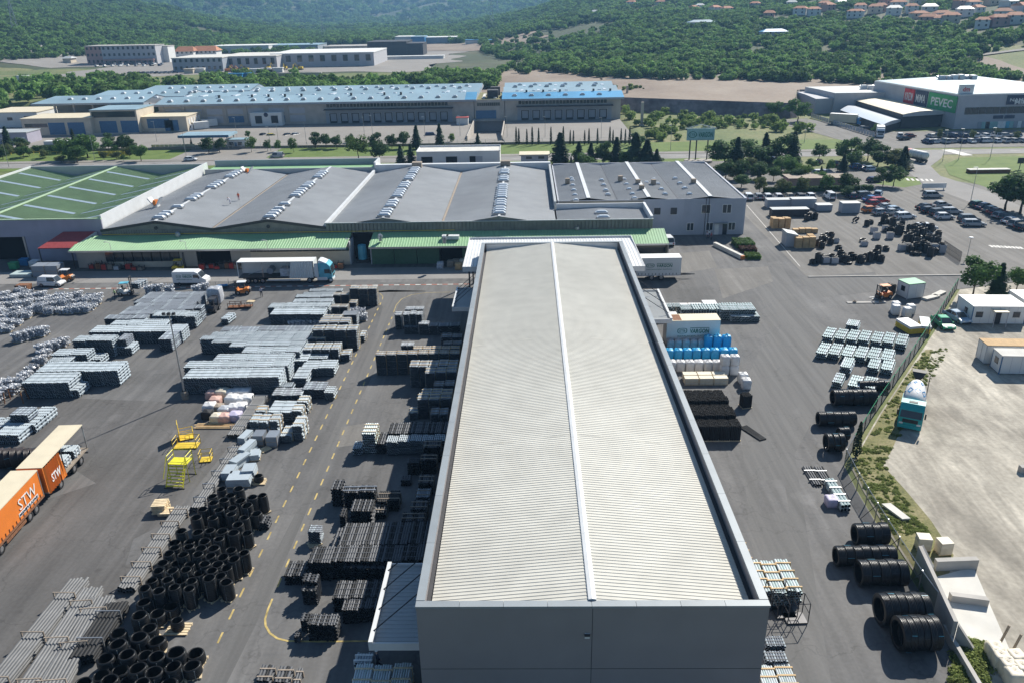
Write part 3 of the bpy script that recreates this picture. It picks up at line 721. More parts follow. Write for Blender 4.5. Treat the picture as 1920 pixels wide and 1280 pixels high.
# ---------------------------------------------------------------- the hall in front
HX0,HX1,HY0,HY1,HZ1 = -7.3,14.9,39.75,122.9,10.2
HXR = (HX0+HX1)/2+.05; PW = .55
hall = thing('warehouse_hall','long grey hall with ribbed light grey gable roof inside a metal-capped parapet','hall',(HXR,HY0,0))
def hp(mb):
    for i,v in enumerate(mb.v): mb.v[i] = (v[0]-HXR,v[1]-HY0,v[2])
    return mb
wl = MB()
for (a,b,c,d) in ((HX0,HY0,HX1,HY0+.4),(HX0,HY1-.4,HX1,HY1),(HX0,HY0+.4,HX0+.4,HY1-.4),(HX1-.4,HY0+.4,HX1,HY1-.4)):
    q = MB().box(a,b,0,c,d,HZ1-.12)
    part('wall',hp(q),'render_grey',hall)
def coping_run(p0,p1,n,width,side):
    """metal capping in separate lengths with open joints"""
    p0 = Vector(p0); p1 = Vector(p1); d = (p1-p0).normalized(); nn = Vector((-d.y,d.x,0))*side
    for k in range(n):
        a = p0.lerp(p1,k/n)+d*.012; b = p0.lerp(p1,(k+1)/n)-d*.012
        z0,z1 = HZ1-.16,HZ1
        c = MB().prism([a[:2],b[:2],(b+nn*width)[:2],(a+nn*width)[:2]][::(1 if side > 0 else -1)],z0,z1)
        part('coping',hp(c),'coping',hall)
coping_run((HX0-.05,HY0+PW,0),(HX0-.05,HY1+.05,0),14,PW,-1)
coping_run((HX1+.05,HY0+PW,0),(HX1+.05,HY1+.05,0),14,PW,1)
coping_run((HX0-.05,HY0-.05,0),(HX1+.05,HY0-.05,0),8,PW,1)
coping_run((HX0+PW,HY1+.05,0),(HX1-PW,HY1+.05,0),5,PW,-1)
EZ,RZ = HZ1-1.05,HZ1-.02
part('roof_slope',hp(ribbed(HXR-.25,RZ,HX0+.78,EZ,HY0+.45,HY1-.42,.33,.032)),'hall_roof',hall)
part('roof_slope',hp(ribbed(HXR+.25,RZ,HX1-.78,EZ,HY0+.45,HY1-.42,.33,.032)),'hall_roof',hall)
for k in range(12):
    y0 = HY0+.5+k*6.85
    rc = MB(); rc.side([(HXR-.27,RZ+.035),(HXR+.27,RZ+.035),(HXR+.24,RZ+.11),(HXR,RZ+.16),(HXR-.24,RZ+.11)],y0,y0+6.83)
    part('ridge_cap',hp(rc),'white_metal',hall)
for yy in (61.5,84.2,106.0):
    for s_,xe in ((-1,HX0+.9),(1,HX1-.9)):
        lapz = lambda x: RZ+(EZ-RZ)*abs(x-HXR)/(abs(xe-HXR))+.045
        xa = HXR+s_*.36; part('sheet_lap',hp(MB().poly([(xa,yy,lapz(xa)),(xe,yy-.6,lapz(xe)),(xe,yy-.56,lapz(xe)),(xa,yy+.04,lapz(xa))][::-s_])),'hall_roof',hall)
part('gutter',hp(MB().box(HX0+.42,HY0+.42,EZ-.35,HX0+.8,HY1-.42,EZ-.12)),'gutter_dark',hall)
part('gutter',hp(MB().box(HX1-.8,HY0+.42,EZ-.35,HX1-.42,HY1-.42,EZ-.12)),'gutter_dark',hall)
part('parapet_lining',hp(MB().box(HX0+.7,HY1-.46,EZ-.2,HX1-.7,HY1-.40,HZ1-.17)),'white_metal',hall)
pv_ = G(1101,1191); yv = HY0
tv = (yv)/ray(1101,1191).y; vx,vz = ray(1101,1191).x*tv,CAM_H+ray(1101,1191).z*tv
vt = part('wall_vent',hp(MB().box(vx-.16,HY0-.05,vz-.2,vx+.16,HY0+.02,vz+.2)),'white_metal',hall)
part('vent_hood',MB().box(vx-.18-HXR,-.16,vz+.06,vx+.18-HXR,-.055,vz+.2),'dark_steel',vt)
part('panel_joint',hp(MB().box(HXR-.02,HY0-.006,.3,HXR+.02,HY0+.02,HZ1-.2)),'gutter_dark',hall)
part('panel_joint',hp(MB().box(HX0+.02,HY0-.006,5.0,HX1-.02,HY0+.02,5.04)),'gutter_dark',hall)
def hung_canopy(cx0,cx1,y0,y1,z,label,wallx,rods,sheetm='roof_grey_light'):
    """canopy on the hall wall: ribbed deck in an upstand frame, tie rods to the wall"""
    o = thing('loading_canopy',label,'canopy',(wallx,(y0+y1)/2,0)); yc = (y0+y1)/2
    lo,hi = min(cx0,cx1),max(cx0,cx1)
    dk = ribbed(lo-wallx,z-.1,hi-wallx,z-.1,y0-yc+.12,y1-yc-.12,.4,.05); part('deck',dk,sheetm,o)
    out = lo if abs(lo-wallx) > abs(hi-wallx) else hi
    part('upstand',MB().box(out-wallx-.15,y0-yc,z-.5,out-wallx+.15,y1-yc,z+.25),'white_metal',o)
    for yy in (y0-yc,y1-yc-.12): part('edge_beam',MB().box(lo-wallx+.16,yy,z-.5,hi-wallx-.16,yy+.12,z+.12),'white_metal',o)
    part('soffit',MB().box(lo-wallx+.16,y0-yc+.13,z-.3,hi-wallx-.01,y1-yc-.13,z-.2),'gutter_dark',o)
    for k in range(rods):
        yy = y0-yc+(k+.5)*(y1-y0)/rods
        part('tie_rod',MB().cyl((out-wallx,yy,z+.2),(.0,yy+1.3,z+2.9),.045,n=5),'dark_steel',o)
    return o
CZ = 5.2
c0,c1 = G(692,1208,CZ),G(727,1057,CZ)
hung_canopy(c0.x+.1,HX0-.02,c0.y,c1.y,CZ,'white edged canopy hung from the hall beside the dark pipe rows',HX0-.01,4,'roof_grey_light')
c0,c1 = G(848,578,CZ),G(858,541,CZ)
hung_canopy(c0.x+.1,HX0-.02,c0.y,c1.y,CZ,'small white edged canopy hung from the hall near the green doors',HX0-.01,4)
c0,c1 = G(1245,600,CZ),G(1225,545,CZ)
hung_canopy(HX1+.02,19.4,c0.y,c1.y,CZ,'grey canopy hung from the hall above the pale pipe bundles',HX1+.01,3)
UZ = 8.2
uc = thing('link_canopy','white ribbed canopy wrapped round the far end of the hall','canopy',(HXR,125,0))
def off(mb,x,y):
    for i,v in enumerate(mb.v): mb.v[i] = (v[0]-x,v[1]-y,v[2])
    return mb
part('deck',off(ribbed_y(122.98,UZ,133.0,UZ-.25,-9.9,17.6,.5,.05),HXR,125),'white_metal',uc)
part('deck',off(ribbed_y(116.5,UZ,122.97,UZ,-9.9,HX0-.07,.5,.05),HXR,125),'white_metal',uc)
part('deck',off(ribbed_y(115.8,UZ,122.97,UZ,HX1+.07,17.6,.5,.05),HXR,125),'white_metal',uc)
for (a,b,c,d) in ((-10.0,116.4,-9.9,133.1),(17.6,115.7,17.7,133.1),(-9.9,133.0,17.6,133.1),(-9.9,116.4,HX0-.07,116.5),(HX1+.07,115.7,17.6,115.8)):
    part('edge_trim',off(MB().box(a,b,UZ-.7,c,d,UZ+.1),HXR,125),'white_metal',uc)
for (x,y) in ((-9.6,132.6),(17.3,132.6),(-9.6,124),(17.3,124)):
    part('post',off(MB().box(x-.12,y-.12,0,x+.12,y+.12,UZ-.3),HXR,125),'dark_steel',uc)
for x in (-1.5,3.2,10.8): part('rooflight',off(MB().box(x,126,UZ-.02,x+1.1,127.3,UZ+.02),HXR,125),'rooflight',uc)
# ---------------------------------------------------------------- long factory behind
FX = [-82.5,-71.6,-60.7,-49.8,-38.7,-27.6,-16.5,-5.4,5.7]
FY0,FY1 = 149.0,203.0
fac = thing('factory_building','long low factory with four grey gabled roof bays and rows of skylight domes','factory',(-38,FY0,0))
def fo(mb): return off(mb,-38,FY0)
VZ,PZ = 6.35,7.95
for b in range(4):
    x0,x1,x2 = FX[2*b],FX[2*b+1],FX[2*b+2]
    e = .5 if b in (0,) else 0
    part('roof_slope',fo(ribbed(x1,PZ,x0+.25,VZ,FY0,FY1,.5,.03)),'roof_grey',fac)
    part('roof_slope',fo(ribbed(x1,PZ,x2-.25,VZ,FY0,FY1,.5,.03)),'roof_grey',fac)
    for yy,s in ((FY0,-1),(FY1,1)):
        g = MB(); y0,y1 = (yy+.05,yy+.3) if s < 0 else (yy-.3,yy-.05)
        g.side([(x0,0),(x2,0),(x2,VZ-.02),(x1,PZ-.04),(x0,VZ-.02)],y0,y1)
        part('gable_wall',fo(g),'wall_panel',fac)
for b in range(3): part('valley_gutter',fo(MB().box(FX[2*b+2]-.24,FY0+.3,VZ-.2,FX[2*b+2]+.24,FY1-.3,VZ-.06)),'roof_grey_light' if b == 1 else 'timber_grey',fac)
for b in (0,1):
    for i in (2*b,2*b+1):
        xa,xb = FX[i],FX[i+1]; za,zb = (VZ,PZ) if i % 2 == 0 else (PZ,VZ)
        q = MB().side([(xa,za-.45),(xb,zb-.45),(xb,zb+.07),(xa,za+.07)],FY0-.12,FY0+.045); part('verge_trim',fo(q),'dark_steel',fac)
par = MB()
n = 88
for k in range(n):
    xa = -38.6+k*(62.4/n); par.box(xa,FY0-.22,4.6,xa+.5,FY0-.04,7.0)
part('parapet_cladding',fo(par),'wall_panel',fac)
part('parapet_cladding',fo(MB().box(-38.6,FY0-.04,4.6,23.8,FY0+.04,7.05)),'wall_panel',fac)
part('parapet_trim',fo(MB().box(-38.7,FY0-.26,7.02,23.9,FY0+.05,7.16)),'roof_grey_light',fac)
pr = MB()
for k in range(88): pr.box(-82.4+k*.5,FY0-.06,4.6,-82.4+k*.5+.4,FY0+.045,6.2)
part('upper_cladding',fo(pr),'wall_panel',fac)
part('party_parapet',fo(MB().box(-38.98,FY0+.1,VZ-.3,-38.4,FY1,VZ+.75)),'white_metal',fac)
part('end_parapet',fo(MB().box(5.45,FY0+12.2,VZ-.3,5.95,FY1,VZ+1.5)),'roof_grey_light',fac)
part('back_parapet',fo(MB().box(-38.4,FY1+.02,VZ-1,5.95,FY1+.35,PZ+.25)),'white_metal',fac)
part('back_roof_strip',fo(MB().box(-38.4,FY1+.37,5,6,FY1+6,7.4)),'white_metal',fac)
part('back_parapet',fo(MB().box(-82.2,FY1+.02,VZ-1,-39,FY1+.3,PZ-.3)),'roof_grey_light',fac)
part('back_roof_strip',fo(MB().box(-82,FY1+.32,5,-39,FY1+7,7.2)),'roof_green_pale',fac)
part('back_parapet',fo(MB().box(-82,FY1+7.02,5,-38.5,FY1+7.4,8.7)),'wall_bluegrey',fac)
part('end_parapet',fo(MB().box(-38.9,FY1+.5,5,-38.45,FY1+7.4,8.75)),'white_metal',fac)
dome = MB(); dome.box(-1.25,-.62,0,1.25,.62,.35,1);
for (a,b) in ((0,1),):
    L0 = [(-1.15,-.55,.35),(1.15,-.55,.35),(1.15,.55,.35),(-1.15,.55,.35)]; L1 = [(-.75,-.34,.66),(.75,-.34,.66),(.75,.34,.66),(-.75,.34,.66)]
    for k in range(4): dome.poly([L0[k],L0[(k+1) % 4],L1[(k+1) % 4],L1[k]])
    dome.poly(L1)
dome_me = dome.mesh('skylight_dome',['rooflight','steel'])
for ri,(rx,groups) in enumerate(((FX[1],((2,3),(11,1),(18,3),(30,4),(42,4))),(FX[3],((1.5,3),(8,1),(12,1),(20,4),(29,3),(40,4))),(FX[5],((1.5,3),(9,3),(18,4),(27,3),(36,3),(43,4))),(FX[7],((2,3),(8.5,3),(15.5,4),(23.5,3),(33,3),(41,3))))):
    for (s,n) in groups:
        for k in range(n): put('skylight_dome',dome_me,fac,(rx+38,s+k*1.95,PZ-.06))
    part('ridge_cap',fo(MB().box(rx-.22,FY0,PZ-.02,rx+.22,FY1,PZ+.09)),'white_metal',fac)
for x,y in ((FX[5],FY1-1.6),(FX[7],FY1-1.6)): part('vent_box',fo(MB().box(x-1.2,y-.9,7,x+1.2,y+.9,9.1)),'timber_grey',fac)
def v_fan(px,py,z):
    p = G(px,py,z); t = MB()
    for s in (-1,1):
        t.poly([(s*.1,-.8,.3),(s*1.2,-.9,2.0),(s*1.2,.9,2.0),(s*.1,.8,.3)]); t.poly([(s*.35,-.8,.2),(s*1.45,-.9,1.95),(s*1.45,.9,1.95),(s*.35,.8,.2)])
        t.poly([(s*.1,-.8,.3),(s*1.2,-.9,2.0),(s*1.45,-.9,1.95),(s*.35,-.8,.2)])
    t.box(-.5,-.7,-.4,.5,.7,.3)
    o = part('roof_fan',t,'white_metal',fac,(p.x+38,p.y-FY0,z)); part('fan_housing',MB().box(-.28,-.86,.5,.28,.5,1.5),'paint_orange',o)
v_fan(294,388,6.9); v_fan(465,328,7.0)
part('cable_tray',fo(MB().box(-73.5,160.6,7.1,-72,160.9,7.7)),'white_metal',fac)
part('annex_wall',fo(MB().box(5.9,FY0+.06,0,23.8,FY0+.3,6.9)),'wall_panel',fac)
part('annex_roof',fo(ribbed(14.6,6.75,5.75,6.35,FY0+.31,FY0+11.4,.5,.05)),'roof_grey',fac); part('annex_roof',fo(ribbed(14.6,6.75,23.4,6.35,FY0+.31,FY0+11.4,.5,.05)),'roof_grey',fac)
part('annex_parapet',fo(MB().box(23.42,FY0+.32,0,23.9,FY0+11.7,7.6)),'white_metal',fac)
part('annex_parapet',fo(MB().box(5.9,FY0+11.42,0,23.4,FY0+11.75,7.5)),'white_metal',fac)
for (x,y) in ((14.6,151.3),(14.6,155.2)): put('skylight_dome',dome_me,fac,(x+38,y-FY0,6.7))
for x in (FX[1],FX[3]): part('gable_vent',fo(MB().cyl((x,FY0-.2,6.6),(x,FY0-.05,6.6),.35,n=10)),'dark_steel',fac)
LY0,LZ0,LZ1 = 142.6,4.0,5.25
WALLY = 145.0
def lean(x0,x1): part('lean_to_roof',fo(ribbed_y(LY0,LZ0,FY0-.28,LZ1,x0,x1,.5,.05)),'roof_green_pale',fac); part('eave_trim',fo(MB().box(x0,LY0-.06,LZ0-.28,x1,LY0-.01,LZ0+.05)),'steel',fac)
lean(-86.0,-33.8); lean(-29.6,26.0)
part('lean_to_side',fo(MB().box(25.8,LY0+.1,0,26.0,FY0+2,LZ0-.05)),'wall_panel',fac)
def wbay(x0,x1,m,name='wall_panel',z0=0,z1=3.95,y=WALLY): part(name,fo(MB().box(x0,y,z0,x1,y+.2,z1)),m,fac)
wbay(-86,-80.5,'wall_concrete'); wbay(-80.5,-66.2,'wall_beige',z1=1.1); wbay(-80.5,-66.2,'wall_grey',z0=3.1)
for k in range(8): wbay(-80.5+k*1.79,-80.5+k*1.79+1.6,'glass','window',1.12,3.08,WALLY+.06)
wbay(-66.2,-63.0,'wall_concrete'); wbay(-56.4,-52.6,'wall_concrete'); wbay(-52.6,-33.8,'wall_beige',z1=2.7); wbay(-52.6,-33.8,'wall_panel',z0=3.35)
for k in range(15): wbay(-52.6+k*1.25,-52.6+k*1.25+1.1,'glass','window',2.72,3.33,WALLY+.05)
wbay(-63,-56.4,'wall_panel',z0=3.4)
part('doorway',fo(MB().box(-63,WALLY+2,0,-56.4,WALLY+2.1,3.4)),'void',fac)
for k in range(9):
    x = -29.6+k*4.3
    if k in (3,):
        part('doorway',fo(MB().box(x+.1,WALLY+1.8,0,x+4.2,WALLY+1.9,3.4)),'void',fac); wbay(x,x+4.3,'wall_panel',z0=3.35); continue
    part('sliding_door',fo(MB().box(x+.06,WALLY,0,x+4.24,WALLY+.15,3.5)),'door_green',fac)
wbay(-29.6,9.1,'wall_grey','lintel',3.52,3.95,WALLY-.02)
wbay(9.2,25.8,'wall_grey',z1=1.2); wbay(9.2,25.8,'glass','window',1.22,2.6,WALLY+.08); wbay(9.2,25.8,'wall_panel',z0=2.62)
part('alley_wall',fo(MB().box(-33.8,WALLY,0,-33.6,FY0,4.4)),'wall_grey',fac); part('alley_wall',fo(MB().box(-29.8,WALLY,0,-29.6,FY0,4.4)),'wall_grey',fac)
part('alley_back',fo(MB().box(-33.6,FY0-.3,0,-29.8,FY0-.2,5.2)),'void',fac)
part('yellow_gas_pipe',fo(MB().cyl((-82,FY0-.5,5.55),(-14,FY0-.5,5.55),.06,n=5)),'paint_yellow',fac)
for px,py in ((334,444),(713,448),(833,452),(1082,432)):
    p = G(px,py,5.1); part('roof_cowl',MB().cyl((0,0,-.3),(0,0,.5),.35,n=8).cyl((0,0,.5),(0,-.2,.95),.55,.3,n=8),'steel',fac,(p.x+38,p.y-FY0,5))
for px in (835,843,855):
    p = G(px,446,4.9); part('roof_hatch',MB().box(-.6,-.6,-.3,.6,.6,.35),'white_metal',fac,(p.x+38,p.y-FY0,5))
for px in (212,350,500,655):
    p = G(px,470,3.9); lp = MB().cyl((0,0,0),(0,0,1.6),.05,n=5).cyl((0,0,1.6),(-.4,-.5,1.9),.05,n=5).box(-.65,-.85,1.85,-.3,-.4,1.95); part('eave_lamp',lp,'steel',fac,(p.x+38,LY0-.1-FY0,4))
# ---------------------------------------------------------------- green roofed building, left
gb = thing('green_roof_building','workshop with two-tone green ribbed gable roofs and white strip rooflights','building',(-100,150,0))
def go_(mb): return off(mb,-100,150)
GX = [-133,-122,-111,-102,-93.2,-82.9]
GZ0,GZ1 = 5.9,8.15
gx = [(-137,GZ1),(-126.5,GZ0),(-115.5,GZ1),(-104.5,GZ0),(-93.5,GZ1)]
gx = [(-128.5,GZ1),(-117.2,GZ0),(-106.2,GZ1),(-94.5,GZ0),(-82.9,GZ1)]
for i in range(4):
    (xa,za),(xb,zb) = gx[i],gx[i+1]
    part('roof_slope',go_(ribbed(xa,za,xb,zb,150.3,206,.5,.11)),'roof_green',gb)
    for k in range(6):
        y = 154+k*9.0
        q = MB(); q.poly([(xa+(xb-xa)*.06,y,za+(zb-za)*.06+.14),(xa+(xb-xa)*.94,y,za+(zb-za)*.94+.14),(xa+(xb-xa)*.94,y+1.1,za+(zb-za)*.94+.14),(xa+(xb-xa)*.06,y+1.1,za+(zb-za)*.06+.14)])
        part('rooflight_strip',go_(q),'strip_light',gb)
part('side_parapet',go_(MB().box(-128.95,150.2,0,-128.55,206.3,GZ1+.5)),'white_metal',gb)
for x in (-106.2,): part('ridge_cap',go_(MB().box(x-.35,150.3,GZ1+.06,x+.35,206,GZ1+.2)),'roof_green_line',gb)
part('side_parapet',go_(MB().box(-82.88,150.2,4,-82.52,206.3,GZ1+.75)),'white_metal',gb)
part('back_parapet',go_(MB().box(-128.5,206.02,0,-82.9,206.4,GZ1+.4)),'wall_bluegrey',gb)
part('front_wall',go_(MB().box(-128.5,150,4.9,-82.55,150.28,8.2)),'wall_lilac',gb)
part('front_wall',go_(MB().box(-98.3,150,0,-82.55,150.28,4.88)),'wall_lilac',gb)
part('front_wall',go_(MB().box(-128.5,150,0,-113.5,150.28,4.88)),'wall_lilac',gb)
part('eave_trim',go_(MB().box(-128.5,149.9,8.2,-82.5,150.3,8.4)),'roof_green_line',gb)
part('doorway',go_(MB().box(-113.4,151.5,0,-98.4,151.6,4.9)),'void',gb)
part('door_frame',go_(MB().box(-98.7,149.85,0,-98.35,149.99,5)),'steel',gb)
rp = [G(70,466,4.2),G(126,466,4.2)]
rc_ = thing('red_canopy','small sloping red roofed canopy beside the green lean-to','canopy',(rp[0].x,rp[0].y,0))
ry = rp[0].y; x0,x1 = rp[0].x,-86.2
q = MB(); q.poly([(0,0,4.2),(x1-x0,0,4.2),(x1-x0+2.4,149.7-ry,5.9),(2.4,149.7-ry,5.9)]); q.poly([(0,0,4.08),(2.4,149.7-ry,5.78),(x1-x0+2.4,149.7-ry,5.78),(x1-x0,0,4.08)])
part('roof',q,'roof_red',rc_)
part('side_cheek',MB().poly([(x1-x0+.05,0,3.6),(x1-x0+2.4,149.7-ry,3.6),(x1-x0+2.4,149.7-ry,5.9),(x1-x0+.05,0,4.2)]).poly([(x1-x0+.13,0,4.2),(x1-x0+2.48,149.7-ry,5.9),(x1-x0+2.48,149.7-ry,3.6),(x1-x0+.13,0,3.6)]),'wall_white',rc_)
for x in (.15,x1-x0-.15): part('post',MB().box(x-.08,.05,0,x+.08,.2,4.1),'dark_steel',rc_)
# ---------------------------------------------------------------- office block
OX0,OX1,OY0,OY1,OZ = 6.3,45.0,162.9,203.0,7.5
of = thing('office_block','two storey grey metal clad office block with white framed windows','office',(OX1,OY0,0))
def oo(mb): return off(mb,OX1,OY0)
part('front_wall',oo(MB().box(23.95,OY0,0,32.4,OY0+.3,OZ-.06)),'wall_office',of)
cl = MB()
WIN = [(36.0,4.6,1.7,1.7),(40.3,4.6,1.7,1.7),(33.2,1.0,1.3,1.5),(37.2,1.0,1.3,1.5),(41.8,1.0,1.3,1.5)]
part('front_wall',oo(MB().box(32.42,OY0+.02,0,OX1,OY0+.3,OZ-.06)),'wall_office',of)
for k in range(31):
    x = 32.5+k*.4
    part('cladding_board',oo(MB().box(x,OY0-.05,.25,x+.3,OY0+.01,OZ-.1)),'wall_office',of)
for (x,z,ww,hh) in WIN:
    o = part('window',oo(MB().box(x,OY0-.1,z,x+ww,OY0-.04,z+hh)),'glass',of)
    fr = MB()
    for (a,b,c,d) in ((x-.1,z-.1,x+ww+.1,z),(x-.1,z+hh,x+ww+.1,z+hh+.1),(x-.1,z,x,z+hh),(x+ww,z,x+ww+.1,z+hh),(x+ww/2-.05,z,x+ww/2+.05,z+hh)): fr.box(a,OY0-.13,b,c,OY0-.045,d)
    part('window_frame',oo(fr),'frame_white',o)
for (x,z) in ((26.2,4.4),(29.6,4.4)):
    o = part('window',oo(MB().box(x,OY0-.05,z,x+1.3,OY0-.01,z+1.4)),'glass',of); part('window_frame',oo(MB().box(x-.08,OY0-.07,z-.08,x+1.38,OY0-.02,z-.001)),'frame_white',o)
for x in (38.9,40.6): part('door',oo(MB().box(x,OY0-.12,0,x+.9,OY0-.055,2.3)),'frame_white' if x < 39 else 'glass',of)
part('canopy_slab',oo(MB().box(38.6,OY0-.9,2.45,41.6,OY0-.06,2.55)),'steel',of)
part('side_wall',oo(MB().box(OX1-.3,OY0+.31,0,OX1,OY1,OZ-.06)),'wall_office',of)
part('side_wall',oo(MB().box(OX0,OY0,0,OX0+.3,OY1,OZ-.06)),'wall_office',of)
part('back_wall',oo(MB().box(OX0+.31,OY1-.3,0,OX1-.31,OY1,OZ+.4)),'wall_office',of)
part('front_wall',oo(MB().box(OX0+.31,OY0,0,23.94,OY0+.3,OZ-.06)),'wall_panel',of)
ox = [OX0+.1,12.6,18.6,25.0,31.2,37.6,OX1-.35]
for i in range(6):
    za,zb = (OZ-.1,OZ+.55) if i % 2 == 0 else (OZ+.55,OZ-.1)
    part('roof_slope',oo(ribbed(ox[i],za,ox[i+1],zb,OY0+.05,OY1-.35,.5,.05)),'roof_grey',of)
for x in (ox[1],ox[3],ox[5]): part('ridge_cap',oo(MB().box(x-.4,OY0+.05,OZ+.56,x+.4,OY1-.35,OZ+.66)),'white_metal',of)
for x in (ox[2],ox[4]): part('valley_gutter',oo(MB().box(x-.12,OY0+.05,OZ-.09,x+.12,OY1-.35,OZ-.03)),'dark_steel',of)
for (a,b,c,d) in ((OX1-.34,OY0,OX1+.05,OY1),(OX0,OY0-.05,OX1-.35,OY0+.04),(OX0-.05,OY0+.05,OX0+.09,OY1)): part('parapet_trim',oo(MB().box(a,b,OZ-.05,c,d,OZ+.12)),'wall_office',of)
dm2 = MB().box(-.55,-.55,0,.55,.55,.3,1)
L0 = [(-.5,-.5,.3),(.5,-.5,.3),(.5,.5,.3),(-.5,.5,.3)]; L1 = [(-.28,-.28,.55),(.28,-.28,.55),(.28,.28,.55),(-.28,.28,.55)]
for k in range(4): dm2.poly([L0[k],L0[(k+1) % 4],L1[(k+1) % 4],L1[k]])
dm2.poly(L1); dm2m = dm2.mesh('skylight_dome',['rooflight','steel'])
for (a,b) in ((1071,335),(1073,339),(1074,348),(1076,357),(1078,366),(1080,376),(1128,338),(1132,347),(1136,357),(1140,365),(1170,337),(1175,346),(1180,355),(1186,364),(1190,372),(1226,337),(1233,345),(1240,355),(1247,364),(1266,335),(1275,344),(1284,353),(1293,364),(1212,343)):
    p = G(a,b,OZ+.3); put('skylight_dome',dm2m,of,(p.x-OX1,p.y-OY0,OZ+.1))
for (a,b) in ((1064,344),(1163,339),(1196,346),(1203,357),(1225,346),(1300,345)):
    p = G(a,b,OZ+.3); part('vent_box',MB().box(-.5,-.5,0,.5,.5,1.3),'timber_grey',of,(p.x-OX1,p.y-OY0,OZ+.1))
part('downpipe',oo(MB().cyl((36.8,OY0-.12,0),(36.8,OY0-.12,OZ+.5),.06,n=6)),'dark_steel',of)
part('downpipe',oo(MB().cyl((37.4,OY0-.12,0),(37.4,OY0-.12,OZ+.5),.06,n=6)),'dark_steel',of)
# ---------------------------------------------------------------- white garage and shed by the road
ga = thing('garage','long white flat roofed garage with three dark door openings','garage',(-33.5,244.4,0))
part('wall',MB().box(0,0,0,25.3,9,4.3),'wall_white',ga); part('parapet',MB().box(-.1,-.1,4.3,25.4,.1,4.5).box(-.1,8.9,4.3,25.4,9.1,4.9).box(-.1,.1,4.3,.1,8.9,4.6).box(25.2,.1,4.3,25.4,8.9,4.6),'white_metal',ga)
part('roof',MB().box(.11,.11,4.28,25.19,8.89,4.36),'concrete_white',ga)
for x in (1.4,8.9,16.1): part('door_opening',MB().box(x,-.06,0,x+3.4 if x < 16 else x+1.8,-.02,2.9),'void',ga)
part('sliding_door',MB().box(17.9,-.1,0,20,-.03,2.9),'wall_grey',ga)
sh = thing('shed','small grey shed with flat cream roof beside the white garage','shed',(-1.8,242.9,0))
part('wall',MB().box(0,0,0,8.2,5,3.2),'wall_grey',sh); part('roof',MB().box(-.5,-.5,3.2,8.7,5.5,3.45),'tarp_cream',sh)
for x in (1.5,5.2): part('window',MB().box(x,-.04,2.1,x+1.8,-.01,2.8),'glass',sh)
s2 = thing('shelter','low white flat roof of a shelter behind the office block','shelter',(G(1082,327,3).x,206,0))
part('roof',MB().box(0,0,2.8,11.5,3.6,3.0),'wall_white',s2); part('wall',MB().box(.2,.3,0,11.3,3.4,2.8),'wall_grey',s2)
# ================================================================== background buildings
def at_y(px,py,Y):
    """point on the vertical plane y = Y seen at a pixel"""
    d = ray(px,py); t = Y/d.y; return Vector((d.x*t,Y,CAM_H+d.z*t))
# ---------------------------------------------------------------- blue roofed warehouse
Z0 = .8
WX = [at_y(302,230,YW).x,RX0-.2,RX1+.2,at_y(1163,222,YW).x]
ZE = at_y(1060,184,YW).z
def row_of_domes(parent,xs,ys,z,ox,oy,s=1.0):
    for x in xs:
        for y in ys: put('skylight_dome',dm2m,parent,(x-ox,y-oy,z),scale=(1.5*s,1.5*s,1.4))
def warehouse(x0,x1,y0,depth,ridges,label,frontm,roofm,edge=1.2):
    o = thing('dock_warehouse',label,'warehouse',(x0,y0,Z0))
    h = ZE-Z0
    part('front_wall',MB().box(0,0,0,x1-x0,.4,h-.2),frontm,o)
    for x in (0,x1-x0-.4): part('side_wall',MB().box(x,.41,0,x+.4,depth,h-.2),'wall_concrete',o)
    n = ridges; d = depth/n
    for k in range(n):
        ya = k*d-(edge if k == 0 else 0); yb = (k+.5)*d; yc = (k+1)*d
        q = MB(); e = edge
        q.poly([(-e,ya,h),(x1-x0+e,ya,h),(x1-x0+e,yb,h+1.9),(-e,yb,h+1.9)]); q.poly([(-e,yb,h+1.9),(x1-x0+e,yb,h+1.9),(x1-x0+e,yc,h),(-e,yc,h)])
        part('roof',q,roofm,o)
        g = MB()
        for x in (-e+.01,x1-x0+e-.01): g.poly([(x,ya,h-.5),(x,yc,h-.5),(x,yc,h),(x,yb,h+1.9),(x,ya,h)])
        part('gable_trim',g,'wall_bluegrey',o)
    part('eave_fascia',MB().box(-edge,-edge-.1,h-.75,x1-x0+edge,-edge-.01,h+.05),'wall_bluegrey' if roofm == 'roof_blue' else 'roof_grey',o)
    part('ceiling',MB().box(.4,.5,h-.5,x1-x0-.4,depth,h-.3),'wall_dark',o)
    return o
wm_ = warehouse(WX[0],WX[1],YW,62,3,'long warehouse with pale blue gabled roofs and a row of dock doors','wall_concrete','roof_blue')
wr_ = warehouse(WX[2],WX[3],YW,62,3,'warehouse with strong blue front roof slope and eight dock doors','wall_concrete','roof_blue')
fr = MB(); hh = ZE-Z0; fr.poly([(-1.2,-1.21,hh+.03),(WX[3]-WX[2]+1.2,-1.21,hh+.03),(WX[3]-WX[2]+1.2,8.0,hh+1.72),(-1.2,8.0,hh+1.72)]); part('front_slope',fr,'roof_blue_strong',wr_)
fr = MB(); fr.poly([(WX[1]-WX[0]-3.5,-1.0,hh+.06),(WX[1]-WX[0]+1.1,-1.0,hh+.06),(WX[1]-WX[0]+1.1,10.2,hh+1.97),(WX[1]-WX[0]-3.5,10.2,hh+1.97)]); part('blue_roof_edge',fr,'roof_blue_strong',wm_)
